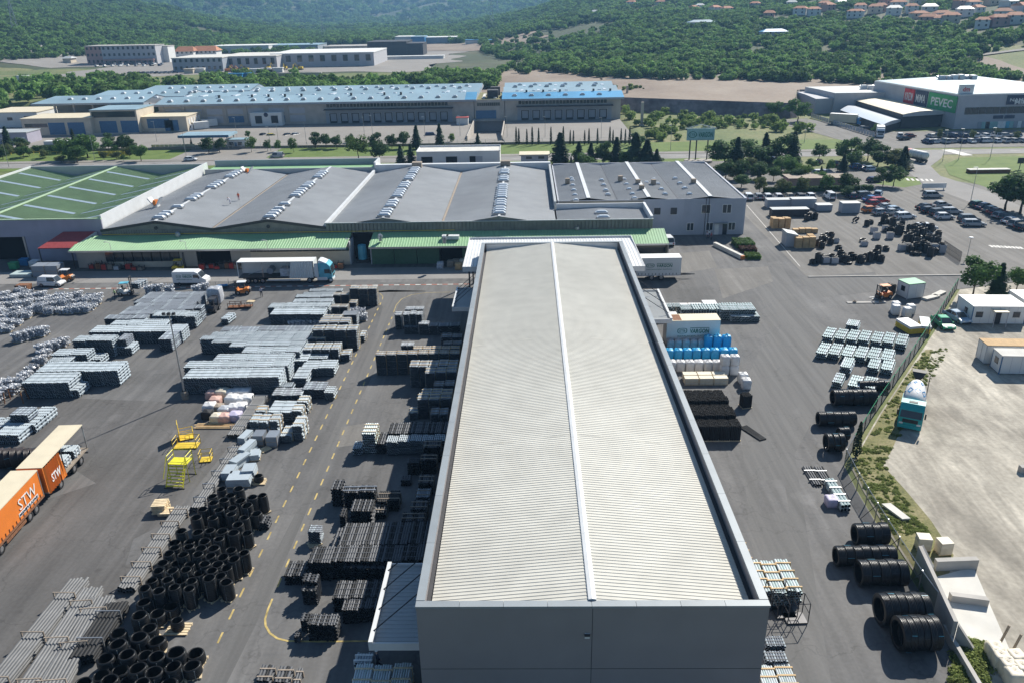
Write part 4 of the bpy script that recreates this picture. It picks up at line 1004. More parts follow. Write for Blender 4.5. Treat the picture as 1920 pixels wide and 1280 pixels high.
def roof_kit(o,wd,seed,every):
    random.seed(seed); h = ZE-Z0
    x = 4
    while x < wd-3:
        put('skylight_dome',dm2m,o,(x,3.4,h+.7),scale=(1.7,1.7,1.5)); put('skylight_dome',dm2m,o,(x+1,16.5,h+.9),scale=(1.7,1.7,1.5)); put('skylight_dome',dm2m,o,(x,31,h+1.85),scale=(1.7,1.7,1.5)); put('skylight_dome',dm2m,o,(x+2,48,h+1.0),scale=(1.7,1.7,1.5))
        if random.random() < every:
            part('rooflight_strip',MB().box(x+2.4,12,h+1.6,x+3.6,18.5,h+1.95),'rooflight',o); part('rooflight_strip',MB().box(x+3.4,33,h+1.6,x+4.6,38.5,h+1.95),'rooflight',o)
        if random.random() < .5: part('vent_box',MB().box(x+4.5,8,h+1,x+5.3,8.8,h+2.6),'dark_steel',o)
        x += 7.0
roof_kit(wm_,WX[1]-WX[0],3,.6); roof_kit(wr_,WX[3]-WX[2],4,.75)
def dock_row(o,x0,n,pitch,wd):
    part('dock_wall',MB().box(x0-1.5,-.35,0,x0+n*pitch+.5,-.01,5.3),'wall_bluegrey',o)
    part('dock_canopy',MB().box(x0-1.8,-3.2,5.6,x0+n*pitch+1,-.02,5.85),'wall_dark',o)
    gl = MB()
    for k in range(int(n*pitch/1.4)): gl.box(x0-1+k*1.4,-.1,6.5,x0-1+k*1.4+1.15,-.01,7.9)
    part('high_windows',gl,'glass',o)
    for k in range(n):
        x = x0+k*pitch
        d = part('dock_door',MB().box(x+.4,-.42,1.15,x+.4+wd-.8,-.36,3.9),'wall_bluegrey',o)
        f = MB().box(x,-.8,1.0,x+.4,-.36,4.2).box(x+wd-.4,-.8,1.0,x+wd,-.36,4.2).box(x+.4,-.8,3.92,x+wd-.4,-.36,4.2)
        part('dock_shelter',f,'plastic_black',d)
        part('shelter_edge',MB().box(x-.08,-.84,1.0,x+.03,-.81,4.3).box(x+wd-.03,-.84,1.0,x+wd+.08,-.81,4.3).box(x+.03,-.84,4.2,x+wd-.03,-.81,4.3),'frame_white',d)
        part('bumper',MB().box(x+.2,-.9,.25,x+wd-.2,-.5,.95),'plastic_black',d)
p0 = at_y(977,215,YW).x; pitch = (at_y(1123,215,YW).x-p0)/7
dock_row(wr_,p0-WX[2],8,pitch,3.3)
p1_ = at_y(618,215,YW).x; dock_row(wm_,p1_-WX[0],11,pitch,3.3)
L = WX[1]-WX[0]
for k in range(7):
    x = 2+k*8.6
    part('pilaster',MB().box(x-.4,-.3,0,x+.3,-.01,ZE-Z0-.9),'wall_concrete',wm_)
    part('roller_door',MB().box(x+.8,-.12,1.0,x+7.2,-.01,3.6),'wall_grey' if k not in (3,5) else 'door_blue',wm_); part('upper_panel',MB().box(x+.8,-.08,4.4,x+7.2,-.01,6.6),'wall_grey',wm_)
wb = at_y(475,220,YW).x-WX[0]
part('dock_lobby',MB().box(wb,-4,0,wb+13,-.35,5.2),'wall_white',wm_)
for x in (wb+2,wb+8.6): part('lobby_door',MB().box(x,-4.1,1,x+2.8,-4.01,4.0),'plastic_black',wm_)
part('company_badge',MB().cyl((wb+6.6,-4.08,4.4),(wb+6.6,-4.02,4.4),.9,n=16),'sign_navy',wm_)
lk = thing('link_block','flat roofed concrete link block above the sunken loading ramp','building',(RX0,YW,Z0))
lw = RX1-RX0; part('wall',MB().box(.02,.5,-4.4,lw-.02,30,ZE-Z0-.3),'wall_concrete',lk)
part('roof',MB().box(.3,.8,ZE-Z0-.3,lw-.3,29.5,ZE-Z0-.2),'soil',lk)
for k in range(11): part('window',MB().box(1.2+k*(lw-3)/11,.4,6.0,1.2+k*(lw-3)/11+.75,.48,7.3),'glass',lk)
part('blue_gate',MB().box(.6,.36,.9,lw*.72,.48,4.2),'door_blue',lk); part('bridge_deck',MB().box(0,-2.2,.2,lw,.3,.5),'wall_concrete',lk); part('basement_door',MB().box(.8,.38,-4.2,lw-.8,.48,.15),'wall_bluegrey',lk)
for x in (.25,.64): part('rooflight_strip',MB().box(lw*x,3,ZE-Z0-.2,lw*x+1.2,20,ZE-Z0+.25),'concrete_white',lk)
part('plant_unit',MB().box(lw*.42,5,ZE-Z0-.2,lw*.42+4.5,10,ZE-Z0+3.0),'wall_dark',lk); part('plant_unit',MB().box(lw*.5,16,ZE-Z0-.2,lw*.5+4,20,ZE-Z0+3.2),'wall_dark',lk)
lwg = thing('stepped_warehouse','pale blue roofed warehouse wing with stepped gables and open bays','warehouse',(at_y(57,196,YW-2).x,YW-2,Z0))
xl = at_y(57,196,YW-2).x
zE2 = at_y(160,194,YW-2).z-Z0; xr = at_y(269,192,YW-2).x-xl
for k,(a,b,yy) in enumerate(((0,xr,0),(12,xr+8,22),(24,xr+30,44))):
    q = MB(); q.poly([(a,yy,zE2),(b,yy,zE2),(b+1,yy+11,zE2+2),(a+5,yy+11,zE2+2)]); q.poly([(a+5,yy+11,zE2+2),(b+1,yy+11,zE2+2),(b,yy+22,zE2),(a+9,yy+22,zE2)])
    part('roof',q,'roof_blue',lwg)
    part('gable',MB().poly([(b-.2,yy,zE2-3),(b-.2,yy+22,zE2-3),(b-.2,yy+22,zE2),(b+.8,yy+11,zE2+1.95),(b-.2,yy,zE2)]),'wall_bluegrey',lwg)
    part('eave_fascia',MB().box(a,yy-.1,zE2-.7,b,yy,zE2+.04),'wall_bluegrey',lwg)
    for j in range(7): put('skylight_dome',dm2m,lwg,(a+14+j*6,yy+6,zE2+.95),scale=(1.6,1.6,1.3))
part('back_wall',MB().box(6,8,0,xr-1,8.4,zE2-.1),'wall_concrete',lwg); part('bay',MB().box(14,7.6,0,30,7.9,4.2),'wall_grey',lwg); part('bay',MB().box(31,7.6,0,41,7.9,4.6),'wall_dark',lwg)
for k in range(6): part('column',MB().box(9+k*8,.5,0,9.7+k*8,1.2,zE2-.4),'wall_concrete',lwg)
# ---------------------------------------------------------------- beige building in front of it
def lowblock(name,label,cat,pa,pb,ptop,depth,wm,rm,z=0.):
    """flat roofed block: base corners at two pixels, top of the front wall at a pixel row"""
    A = G(*pa,z); B = G(*pb,z); Y = (A.y+B.y)/2; h = at_y((pa[0]+pb[0])/2,ptop,Y).z-z
    o = thing(name,label,cat,(A.x,Y,z)); W = B.x-A.x
    part('wall',MB().box(0,0,-1,W,depth,h),wm,o); part('roof',MB().box(-.2,-.2,h+.002,W+.2,depth+.2,h+.25),rm,o)
    return o,W,h
def wins(o,xs,z,ww,hh,m='glass',name='window',y=-.08):
    for x in xs: part(name,MB().box(x,y,z,x+ww,-.01,z+hh),m,o)
o,W,h = lowblock('beige_store','low beige wing with blue sliding doors left of the tall centre','store',(47,259),(176,257),223,16,'wall_beige','tarp_cream')
wins(o,[W*.38,W*.66],1,6.5,4.6,'door_blue','sliding_door'); wins(o,[W*.04],4.0,9,1.3)
o,W,h = lowblock('beige_store','tall beige centre block with a dark glazed band and pale blue roof','store',(175,256),(266,253),207,16,'wall_beige','roof_blue')
wins(o,[W*.16,W*.62],1,6.8,4.6,'door_blue','sliding_door'); wins(o,[.6],7.0,W-1.2,2.2)
part('ramp_deck',MB().box(0,-2.5,0,W,-.1,1.1),'wall_concrete',o)
o,W,h = lowblock('beige_store','low beige wing with small end windows beside two parked white lorries','store',(266,253),(357,249),220,18,'wall_beige','tarp_cream')
wins(o,[W*.12],2.2,9,3.6,'door_blue'); wins(o,[W*.5,W*.62],1,3.4,4.2,'door_blue','sliding_door')
for k in range(5): part('window',MB().box(W-.01,2+k*2.6,3.2,W+.08,3.2+k*2.6,5.4),'frame_white',o)
o,W,h = lowblock('white_annex','white flat roofed annex with an arched window','building',(-30,245),(82,240),212,20,'wall_white','tarp_cream')
wins(o,[W*.75],1.2,3.2,1.2); wins(o,[W*.75],4.0,3.2,1.2); wins(o,[W*.42],3.6,2.2,1.2)
o,W,h = lowblock('low_shed','low lilac shed with white gate and pale roof near the hedge','shed',(-30,276),(58,273),250,9,'wall_lilac','roof_grey_light')
wins(o,[W-4.5],0,3.5,3.2,'frame_white','gate')
# ---------------------------------------------------------------- gatehouse canopy and hut
A,B = G(345,281),G(430,279)
gc = thing('gate_canopy','blue edged flat canopy over the entrance gate','canopy',(A.x,A.y,0)); W = B.x-A.x
part('roof',MB().box(-1,-1,4.2,W+1,8.5,4.9),'roof_blue',gc); part('fascia',MB().box(-1.05,-1.08,4.1,W+1.05,-1.01,4.95),'door_blue',gc)
for x in (0,W*.5,W-.3):
    for y in (.3,7): part('post',MB().box(x,y,0,x+.3,y+.3,4.2),'steel',gc)
A,B = G(426,279),G(466,277)
gh = thing('gate_hut','small white gate hut with blue trim beside the gate canopy','hut',(A.x,A.y,0)); W = B.x-A.x
part('wall',MB().box(0,0,0,W,4,2.9),'wall_white',gh); part('roof',MB().box(-.3,-.3,2.9,W+.3,4.3,3.1),'roof_blue',gh)
for x in (1,4): part('window',MB().box(x,-.05,1,x+1.5,-.01,2.2),'glass',gh)
part('door',MB().box(2.8,-.05,0,3.7,-.01,2.1),'door_blue',gh)
o,W,h = lowblock('dock_kiosk','small white kiosk with red roof edge on the loading apron','kiosk',(856,235),(878,234),222,4,'wall_white','roof_red',.8)
gf = thing('gate_fence','low grey sliding gate at the warehouse entrance','gate',G(285,281))
for k in range(10): part('panel',MB().box(k*1.55,-.04,.2,k*1.55+1.45,.04,1.7),'steel',gf)
# ---------------------------------------------------------------- shopping centre on the right
MZ = 12.2
A,B = G(1640,152,MZ),G(1800,178,MZ)
C = G(2060,172,MZ); D = C + (A-B)*1.3;
mall = thing('shopping_centre','large grey shopping centre with big coloured shop signs along its side','shop',(B.x,B.y,0))
foot = [(p.x-B.x,p.y-B.y) for p in (B,C,D,A)]
part('wall',MB().prism(foot,0,MZ-.4),'wall_grey',mall)
part('parapet',MB().prism(foot,MZ-.4,MZ),'wall_white',mall)
cx_,cy_ = sum(p[0] for p in foot)/4,sum(p[1] for p in foot)/4
part('roof',MB().prism([(cx_+(x-cx_)*.985,cy_+(y-cy_)*.985) for x,y in foot],MZ,MZ+.12),'roof_blue',mall)
ul = (A-B).normalized(); nl = Vector((ul.y,-ul.x,0)); nl = nl if nl.dot(-B) > 0 else -nl
lenL = (A-B).length
def sign_on(o,base,u,nrm,s0,s1,z0,z1,m,text,tm,pad=.12,bold=.02,shear=0.,name='sign'):
    """shop sign board on a wall: s along u from base"""
    p = base+u*s0+nrm*.05; q = base+u*s1+nrm*.05
    b = MB().prism([p[:2],q[:2],(q+nrm*.25)[:2],(p+nrm*.25)[:2]],z0,z1); sg = part(name,b,m,o)
    if text:
        d = (q-p); st,en = (p,q)
        if nrm.cross(Vector((0,0,1))).dot(d) > 0: st,en = q,p
        u2 = (en-st).normalized(); ln = d.length
        lettering(text,tm,sg,st+u2*ln*pad+nrm*.3+Vector((0,0,z0+(z1-z0)*.24)),u2,(0,0,1),ln*(1-2*pad),(z1-z0)*.52,bold,shear)
    return sg
O = Vector((0,0,0))
def sL(px):
    """distance along the left facade of a pixel column"""
    best = min((abs(CX+F_PX*(B+ul*(k*.25)+Vector((0,0,-CAM_H))).dot(RIGHT)/(B+ul*(k*.25)+Vector((0,0,-CAM_H))).dot(_fw)-px),k*.25) for k in range(0,400)); return best[1]
for (a,b,m,t,tm) in ((1699,1718,'sign_red','KONZUM','logo_white'),(1719,1743,'sign_navy','MiMA','logo_white'),(1744,1798,'sign_green','PEVEC','logo_white')):
    sign_on(mall,O,ul,nl,sL(b)+.15,sL(a)-.15,5.6,11.4,m,t,tm)
uf = (C-B).normalized(); nf = Vector((uf.y,-uf.x,0)); nf = nf if nf.dot(-B) > 0 else -nf
def sF(px): return min((abs(CX+F_PX*(B+uf*(k*.25)+Vector((0,0,-CAM_H))).dot(RIGHT)/(B+uf*(k*.25)+Vector((0,0,-CAM_H))).dot(_fw)-px),k*.25) for k in range(0,400))[1]
sign_on(mall,O,uf,nf,sF(1890),sF(1890)+13,8.3,11.6,'sign_navy','NAMJEŠTAJ','logo_white',pad=.08)
lettering('MiMA','logo_white',mall,uf*(sF(1890)+3)+nf*.32+Vector((0,0,8.4)),uf,(0,0,1),7,1.4,.03)
def band(s0,s1,z0,z1,m,name):
    p = uf*s0+nf*.04; q = uf*s1+nf*.04; return part(name,MB().prism([p[:2],q[:2],(q+nf*.12)[:2],(p+nf*.12)[:2]],z0,z1),m,mall)
for k in range(12): band(sF(1815)+k*2.6,sF(1815)+k*2.6+2.4,5.2,7.6,'glass','window')
for a,b in ((1871,1890),(1893,1912)): band(sF(a),sF(b),3.4,4.6,'sign_navy','poster')
for k in range(14):
    random.seed(k); band(sF(1845)+k*1.5,sF(1845)+k*1.5+1.4,0,2.4,random.choice(['glass','sign_teal','paint_cyan','wall_bluegrey','logo_white']),'shop_front')
pd = G(1810,177,MZ); bx = thing('roof_sign','white shop sign box on the edge of the shopping centre roof','sign',(pd.x,pd.y,MZ+.12)); part('box',MB().box(-2.4,0,.05,2.8,.8,3.2),'logo_white',bx); lettering('dm','sign_red',bx,(-1.2,-.02,.8),(1,0,0),(0,0,1),2.6,1.6,.03)
def ac(px,py,n,label,z=MZ+.12):
    p = G(px,py,z); o = thing('rooftop_plant',label,'plant units',(p.x,p.y,z)); random.seed(int(px))
    for k in range(n):
        x = (k-n/2)*2.6; part('unit',MB().box(x,random.uniform(0,2),0,x+2.1,3.2+random.uniform(0,1),random.uniform(1.3,2.4)),random.choice(['steel','white_metal','wall_grey']),o)
    part('duct',MB().cyl((-n*1.3,4.5,1),(n*1.3,4.5,1),.5,n=8),'steel',o)
ac(1670,168,9,'cluster of ventilation units on the lower roof of the shopping centre',8.4+.02); ac(1800,150,6,'ventilation units on the main roof of the shopping centre')
A2,B2 = G(1535,168,8.4),G(1566,175,8.4); C2 = G(1690,173,8.4); D2 = C2+(A2-B2)
an = thing('shop_annex','lower grey block of the shopping centre with ventilation plant on top','building',(B2.x,B2.y,0))
f2 = [(p.x-B2.x,p.y-B2.y) for p in (B2,C2,D2+Vector((0,12,0)),A2+Vector((-2,12,0)),A2)]
part('wall',MB().prism(f2,0,8.2),'wall_grey',an); part('roof',MB().prism(f2,8.2,8.4),'roof_grey_light',an)
A3,B3 = G(1511,178,6.2),G(1530,186,6.2)
f3 = [(A3.x-B2.x,A3.y-B2.y),(B3.x-B2.x,B3.y-B2.y),(B3.x-B2.x+8,B3.y-B2.y+2),(A3.x-B2.x+8,A3.y-B2.y+14),(A3.x-B2.x,A3.y-B2.y+12)]
part('low_wall',MB().prism(f3,0,6.2),'wall_grey',an)
def arch(name,label,pts_front,pts_back,n=8,rise=1.2,m='tarp_cream',z0=0.,zt=5.0,wallm='wall_dark'):
    a,b = Vector(pts_front[0]),Vector(pts_front[1]); c,d = Vector(pts_back[1]),Vector(pts_back[0])
    o = thing(name,label,'hall',(a.x,a.y,0)); q = MB()
    def P_(t,s):
        e = a.lerp(b,t).lerp(d.lerp(c,t),s); return (e.x-a.x,e.y-a.y,zt+rise*math.sin(math.pi*(.1+.8*t)))
    for k in range(n): q.poly([P_(k/n,0),P_((k+1)/n,0),P_((k+1)/n,1),P_(k/n,1)])
    part('roof',q,m,o)
    part('wall',MB().prism([((p-a).x,(p-a).y) for p in (a.lerp(c,.02),b.lerp(d,.02),c.lerp(a,.02),d.lerp(b,.02))],0,zt+.2),wallm,o)
    f = MB(); f.poly([P_(0,0)[:2]+(zt-.5,)] + [P_(k/n,0) for k in range(n+1)] + [P_(1,0)[:2]+(zt-.5,)][::1]); part('end_trim',f,'wall_grey',o)
    return o
arch('arched_hall','hall with low arched cream roof below the coloured shop signs',[G(1693,217,5),G(1776,212,5)],[G(1602,190,5),G(1668,186,5)],m='tarp_cream',zt=5.0)
arch('glass_canopy','low arched canopy of cream and glass strips before the arched hall',[G(1655,236,3),G(1690,226,3)],[G(1575,208,3),G(1600,198,3)],m='rooflight',zt=3.0,rise=.8)
# ---------------------------------------------------------------- far works and houses on the plain
def farblock(name,label,cat,px0,pyb,px1,pyt,depth,wm,rm,rz=0.,storeys=0,roofh=.6,winm='glass',nwin=10,roof_rise=0.,z=None,group=None):
    A = hitT(px0,pyb); B = hitT(px1,pyb); Y = (A.y+B.y)/2; z = T((A.x+B.x)/2,Y)-1
    A.y = B.y = Y; h = at_y((px0+px1)/2,pyt,Y).z-z; W = B.x-A.x
    o = thing(name,label,cat,((A.x+B.x)/2,Y,z),rz,group); X = W/2
    part('wall',MB().box(-X,0,0,X,depth,h),wm,o)
    if roof_rise:
        q = MB(); q.poly([(-X-1,-1,h),(X+1,-1,h),(X*.8,depth/2,h+roof_rise),(-X*.8,depth/2,h+roof_rise)]); q.poly([(X+1,depth+1,h),(-X-1,depth+1,h),(-X*.8,depth/2,h+roof_rise),(X*.8,depth/2,h+roof_rise)]); q.poly([(X+1,-1,h),(X+1,depth+1,h),(X*.8,depth/2,h+roof_rise)]); q.poly([(-X-1,depth+1,h),(-X-1,-1,h),(-X*.8,depth/2,h+roof_rise)])
        part('roof',q,rm,o)
    else: part('roof',MB().box(-X-.3,-.3,h+.01,X+.3,depth+.3,h+roofh),rm,o)
    for s in range(storeys):
        zz = h*(s+.45)/storeys+.3
        for k in range(nwin):
            x = -X+(k+.3)*W/nwin; part('window',MB().box(x,-.15,zz,x+W/nwin*.42,-.02,zz+h/storeys*.42),winm,o)
    return o
o = farblock('pink_office','three storey office with pinkish end and columns before a full car park','office',168,122,202,88,22,'wall_pink','concrete',0.,3,nwin=5)
o = farblock('grey_office','three storey grey office wing with orange base arcade','office',202,121,290,87,18,'wall_grey','concrete',0.,3,nwin=11)
part('arcade',MB().box(-21,-3,3.8,21,-.2,5.2),'wall_pink',o)
for k in range(9): part('column',MB().box(-20+k*5,-3,0,-19.2+k*5,-2.3,3.8),'wall_pink',o)
farblock('white_wing','white plain wing at the right end of the grey office','office',290,118,317,88,14,'wall_white','concrete')
farblock('roadside_house','small pale house beside the country road far behind the works','house',112,119,140,110,9,'wall_beige','roof_grey_light',roof_rise=1.5)
farblock('villa','white villa with orange hipped roofs behind the grey halls','house',333,112,362,97,14,'wall_white','tile_orange',.1,2,nwin=4,roof_rise=4)
farblock('villa','long white villa with orange hipped roofs and dormers behind the grey halls','house',362,110,405,96,14,'wall_white','tile_orange',0.,2,nwin=6,roof_rise=4)
farblock('white_hall','long white hall behind the orange roofed villas','hall',405,101,500,87,30,'wall_white','wall_white')
farblock('blue_hall','long hall with pale blue roof behind the grey halls','hall',498,98,592,86,40,'wall_bluegrey','roof_blue')
o = farblock('grey_hall','dark grey two storey hall with strip windows','hall',330,135,416,110,40,'wall_bluegrey','concrete_white',0.,2,nwin=9)
o = farblock('grey_hall','grey hall with large openings behind the parked machines','hall',416,131,517,107,50,'wall_grey','concrete_white',0.,1,nwin=7)
o = farblock('pale_hall','large pale grey hall with white roof and dark vertical joints','hall',517,126,698,101,60,'wall_grey','wall_white',0.,1,nwin=9)
farblock('black_hall','tall black clad hall behind the pale grey hall','hall',692,106,762,80,40,'wall_dark','wall_dark'); farblock('black_annex','lower black clad annex beside the tall black hall','hall',762,105,793,83,30,'wall_dark','wall_dark')
farblock('brown_hall','low brownish hall left of the tall black hall','hall',612,100,692,88,30,'wall_beige','concrete')
farblock('white_blue_hall','white and blue hall with long silver roof near the wood','hall',742,84,772,70,30,'wall_white','wall_white'); farblock('navy_hall','navy end of the long silver roofed hall near the wood','hall',772,84,796,70,30,'paint_blue','roof_blue'); farblock('silver_hall','long silver roofed hall beside the navy block','hall',796,82,858,71,30,'wall_bluegrey','wall_white')
farblock('blue_stripe_shed','blue and white striped shed at the foot of the hill','shed',875,83,904,76,12,'wall_white','roof_blue_strong'); farblock('blue_stripe_shed','shorter blue and white shed at the foot of the hill','shed',907,82,922,76,12,'wall_white','roof_blue_strong')
farblock('long_low_shed','long low white shed along the dirt slope','shed',700,112,830,107,8,'wall_white','wall_white')
farblock('yard_wall','long pale concrete wall before the parked machines','wall',480,148,600,139,1,'concrete','concrete')
random.seed(21)
for i,(a,b,c,m,nm,lab) in enumerate(((385,148,12,'wall_bluegrey','container','grey container'),(407,149,15,'paint_blue','container','blue container'),(425,148,14,'paint_blue','container','blue container'),(441,148,13,'paint_blue','container','blue container'),(456,147,14,'paint_blue','container','blue container'),(470,139,16,'wall_white','container','white container'),(490,138,18,'wall_white','container','white container'),(495,141,16,'wall_dark','container','black container'),(512,137,18,'wall_white','container','white container'),(362,138,20,'wall_white','container','white container'),(347,139,14,'wall_beige','container','beige container'))):
    farblock(nm,lab+' standing in the far works yard behind the wall','container',a,b,a+c,b-8,3,m,m,group='containers in the far works yard')
def digger(px,py,col,lab):
    p = hitT(px,py); o = thing('site_machine',lab,'machine',p,random.uniform(0,6),'site machines before the grey halls')
    part('tracks',MB().box(-2,-1.4,0,2,-.8,1).box(-2,.8,0,2,1.4,1),'plastic_black',o); part('body',MB().box(-2,-1.2,1,1,1.2,2.4),col,o); part('cab',MB().box(0,-.1,2.4,1.3,1.1,3.6),'glass',o)
    part('boom',MB().cyl((1,0,2),(3.4,0,4.6),.25,n=4).cyl((3.4,0,4.6),(5,0,2.2),.2,n=4),col,o)
for i,(a,b,m) in enumerate(((428,136,'paint_orange'),(440,137,'paint_yellow'),(452,137,'paint_orange'),(462,135,'paint_yellow'),(505,132,'paint_yellow'),(535,132,'paint_yellow'),(552,134,'paint_yellow'),(563,132,'paint_yellow'))):
    digger(a,b,m,('orange' if 'orange' in m else 'yellow')+' site machine parked before the grey halls')
# ================================================================== vehicles
def wheel_mesh(r,wd,name='tyre'):
    t = MB(); t.lathe([(r*.62,-wd/2),(r*.95,-wd/2),(r,-wd*.35),(r,wd*.35),(r*.95,wd/2),(r*.62,wd/2)],14,axis='Y')
    m = MB(); m.lathe([(.001,-wd*.42),(r*.3,-wd*.45),(r*.62,-wd*.38)],10,axis='Y'); m.lathe([(r*.62,wd*.38),(r*.3,wd*.45),(.001,wd*.42)],10,axis='Y')
    return t.mesh('wheel','tyre',smooth=False),m.mesh('rim','rim')
W_CAR = wheel_mesh(.32,.22); W_TRK = wheel_mesh(.5,.34); W_FORK = wheel_mesh(.34,.26)
def wheels(o,W,spots):
    for x,y in spots:
        wo = put('wheel',W[0],o,(x,y,W[0].vertices[0].co.z*0+max(v.co.z for v in W[0].vertices))); put('rim',W[1],wo)
def car_proto(kind):
    L,Wd,H,hood,bh = {'hatch': (4.0,1.75,1.48,.26,.30),'saloon': (4.5,1.8,1.45,.28,.22),'estate': (4.6,1.8,1.5,.27,.04),'suv': (4.4,1.85,1.68,.26,.04),'van': (4.4,1.8,1.85,.2,.0)}[kind]
    o = thing('parked_car','car','car'); h = L/2; zb = .92 if kind != 'suv' and kind != 'van' else 1.02; w2 = Wd/2
    xf0 = h-L*hood*.85; xf1 = xf0-.75 if kind != 'van' else xf0-.5
    if kind == 'saloon': xr0,xr1 = -h+.55,-h+1.25
    elif kind == 'hatch': xr0,xr1 = -h+.12,-h+.55
    else: xr0,xr1 = -h+.06,-h+.32
    b = MB()
    prof = [(-h,.34),(-h-.02,.6),(-h+.06,zb-.02),(xf0,zb),(h-.25,zb-.2),(h-.03,zb-.34),(h,.5),(h-.05,.28)]
    n = len(prof); i = 0
    for k,yy in enumerate((-w2+.06,-w2,w2,w2-.06)):
        for (x,z) in prof:
            sc_ = .985 if k in (0,3) else 1; b.v.append((x*sc_,yy,z if k in (1,2) and z < zb-.1 else z+(0 if k in (1,2) else .0)))
    b = MB()
    ringlow = [(x,z) for x,z in prof]
    def ring(y,f): return [(x*f,y,z) for x,z in ringlow]
    R1 = ring(-w2+.09,.975); R2 = [(x,-w2,min(z,zb-.12)) for x,z in ringlow]; R3 = [(x,w2,min(z,zb-.12)) for x,z in ringlow]; R4 = ring(w2-.09,.975)
    b.v += R1+R2+R3+R4
    for j in range(3):
        for k in range(n):
            k2 = (k+1) % n; b.f.append((j*n+k,j*n+k2,(j+1)*n+k2,(j+1)*n+k)); b.m.append(0)
    b.f.append(tuple(range(n-1,-1,-1))); b.m.append(0); b.f.append(tuple(3*n+k for k in range(n))); b.m.append(0)
    part('body',b,'car_paint',o)
    g = MB(); lo = [(xr0,-w2+.1,zb-.02),(xf0,-w2+.1,zb-.02),(xf0,w2-.1,zb-.02),(xr0,w2-.1,zb-.02)]; zt = H-.05
    hi = [(xr1,-w2+.24,zt),(xf1,-w2+.24,zt),(xf1,w2-.24,zt),(xr1,w2-.24,zt)]
    for k in range(4): g.poly([lo[k],lo[(k+1) % 4],hi[(k+1) % 4],hi[k]])
    part('windows',g,'glass',o)
    rf = MB(); e = .03
    hi2 = [(xr1-e,-w2+.2,zt-.03),(xf1+e,-w2+.2,zt-.03),(xf1+e,w2-.2,zt-.03),(xr1-e,w2-.2,zt-.03)]; hi3 = [(xr1+.15,-w2+.34,H),(xf1-.12,-w2+.34,H),(xf1-.12,w2-.34,H),(xr1+.15,w2-.34,H)]
    for k in range(4): rf.poly([hi2[k],hi2[(k+1) % 4],hi3[(k+1) % 4],hi3[k]])
    rf.poly(hi3)
    for k in range(4): rf.bar(Vector(lo[k])*1.003,Vector(hi[k])*1.003,.07)
    for yy in (-1,1):
        rf.bar(((xr0+xf0)/2-.1,yy*(w2-.09),zb),((xr1+xf1)/2-.05,yy*(w2-.225),zt),.07)
        if kind == 'van': rf.poly([(xr0,yy*(w2-.095),zb+.05),(-.3,yy*(w2-.095),zb+.05),(-.3,yy*(w2-.23),zt),(xr1,yy*(w2-.23),zt)][::yy])
    part('roof',rf,'car_paint',o)
    wheels(o,W_CAR,[(x,y) for x in (-h+.75,h-.8) for y in (-w2+.12,w2-.12)])
    for yy in (-1,1):
        part('headlight',MB().box(h-.14,yy*(w2-.42)-.17,.56,h+.012,yy*(w2-.42)+.17,.68),'lamp_glass',o); part('tail_light',MB().box(-h-.03,yy*(w2-.3)-.13,.62,-h+.08,yy*(w2-.3)+.13,.82),'tail_red',o)
        part('mirror',MB().box(xf0-.28,yy*(w2+.06)-.08,zb,xf0-.12,yy*(w2+.06)+.08,zb+.13),'car_paint',o)
    part('bumper',MB().box(h-.06,-w2+.15,.26,h+.03,w2-.15,.42).box(-h-.05,-w2+.15,.3,-h+.03,w2-.15,.46),'plastic_black',o)
    return o
CARS = {k: car_proto(k) for k in ('hatch','saloon','estate','suv','van')}
def far_proto(kind):
    src = CARS[kind]; o = thing('parked_car','car','car')
    for ch in src.children:
        if ch.name.split('.')[0] in ('body','windows','roof'): c = ch.copy(); COL.objects.link(c); c.parent = o
    part('wheels',MB().box(-1.6,-.82,.02,-1.0,.82,.5).box(1.0,-.82,.02,1.6,.82,.5),'tyre',o)
    return o
FARC = {k: far_proto(k) for k in ('hatch','saloon','suv','van')}
CC = {'white': (.75,.76,.77),'silver': (.40,.42,.44),'grey': (.15,.16,.17),'black': (.018,.018,.02),'dark blue': (.025,.045,.12),'blue': (.05,.17,.42),'red': (.42,.03,.03),'dark red': (.16,.025,.03),'green': (.08,.42,.22),'dark green': (.03,.12,.08),'pale blue': (.36,.46,.56),'beige': (.42,.37,.28),'yellow': (.62,.5,.05),'orange': (.55,.17,.03)}
KN = {'hatch': 'hatchback','saloon': 'saloon car','estate': 'estate car','suv': 'tall car','van': 'small van'}
def car(kind,col,loc,deg,where,far=False):
    pr = (FARC if far else CARS)[kind]
    return first_or_clone(pr,loc,R_(deg),f'{col} {KN[kind]} {where}',where,None,CC[col])
random.seed(3)
def cars_px(lst,where,far=False):
    for (kind,col,px,py,deg) in lst: car(kind,col,G(px,py),deg,where,far)
cars_px([('suv','white',1402,374,90),('hatch','silver',1421,373,90),('hatch','white',1438,373.5,90),('hatch','white',1458,373.5,90),('saloon','beige',1479,373,90),('hatch','grey',1499,373,90),('hatch','white',1518,372.5,90),('van','white',1555,373,90),('hatch','dark blue',1595,371,90)],'in the row below the young trees')
cars_px([('estate','grey',1622,370,10),('hatch','pale blue',1646,368,60),('saloon','blue',1634,378,12),('hatch','red',1640,386,12),('estate','red',1648,381,12),('saloon','silver',1660,393,12),('hatch','orange',1632,398,12),('hatch','pale blue',1676,398,12),('saloon','silver',1672,403,12),('estate','white',1696,410,10),('hatch','silver',1652,403,12)],'parked along the fence of the pipe store')
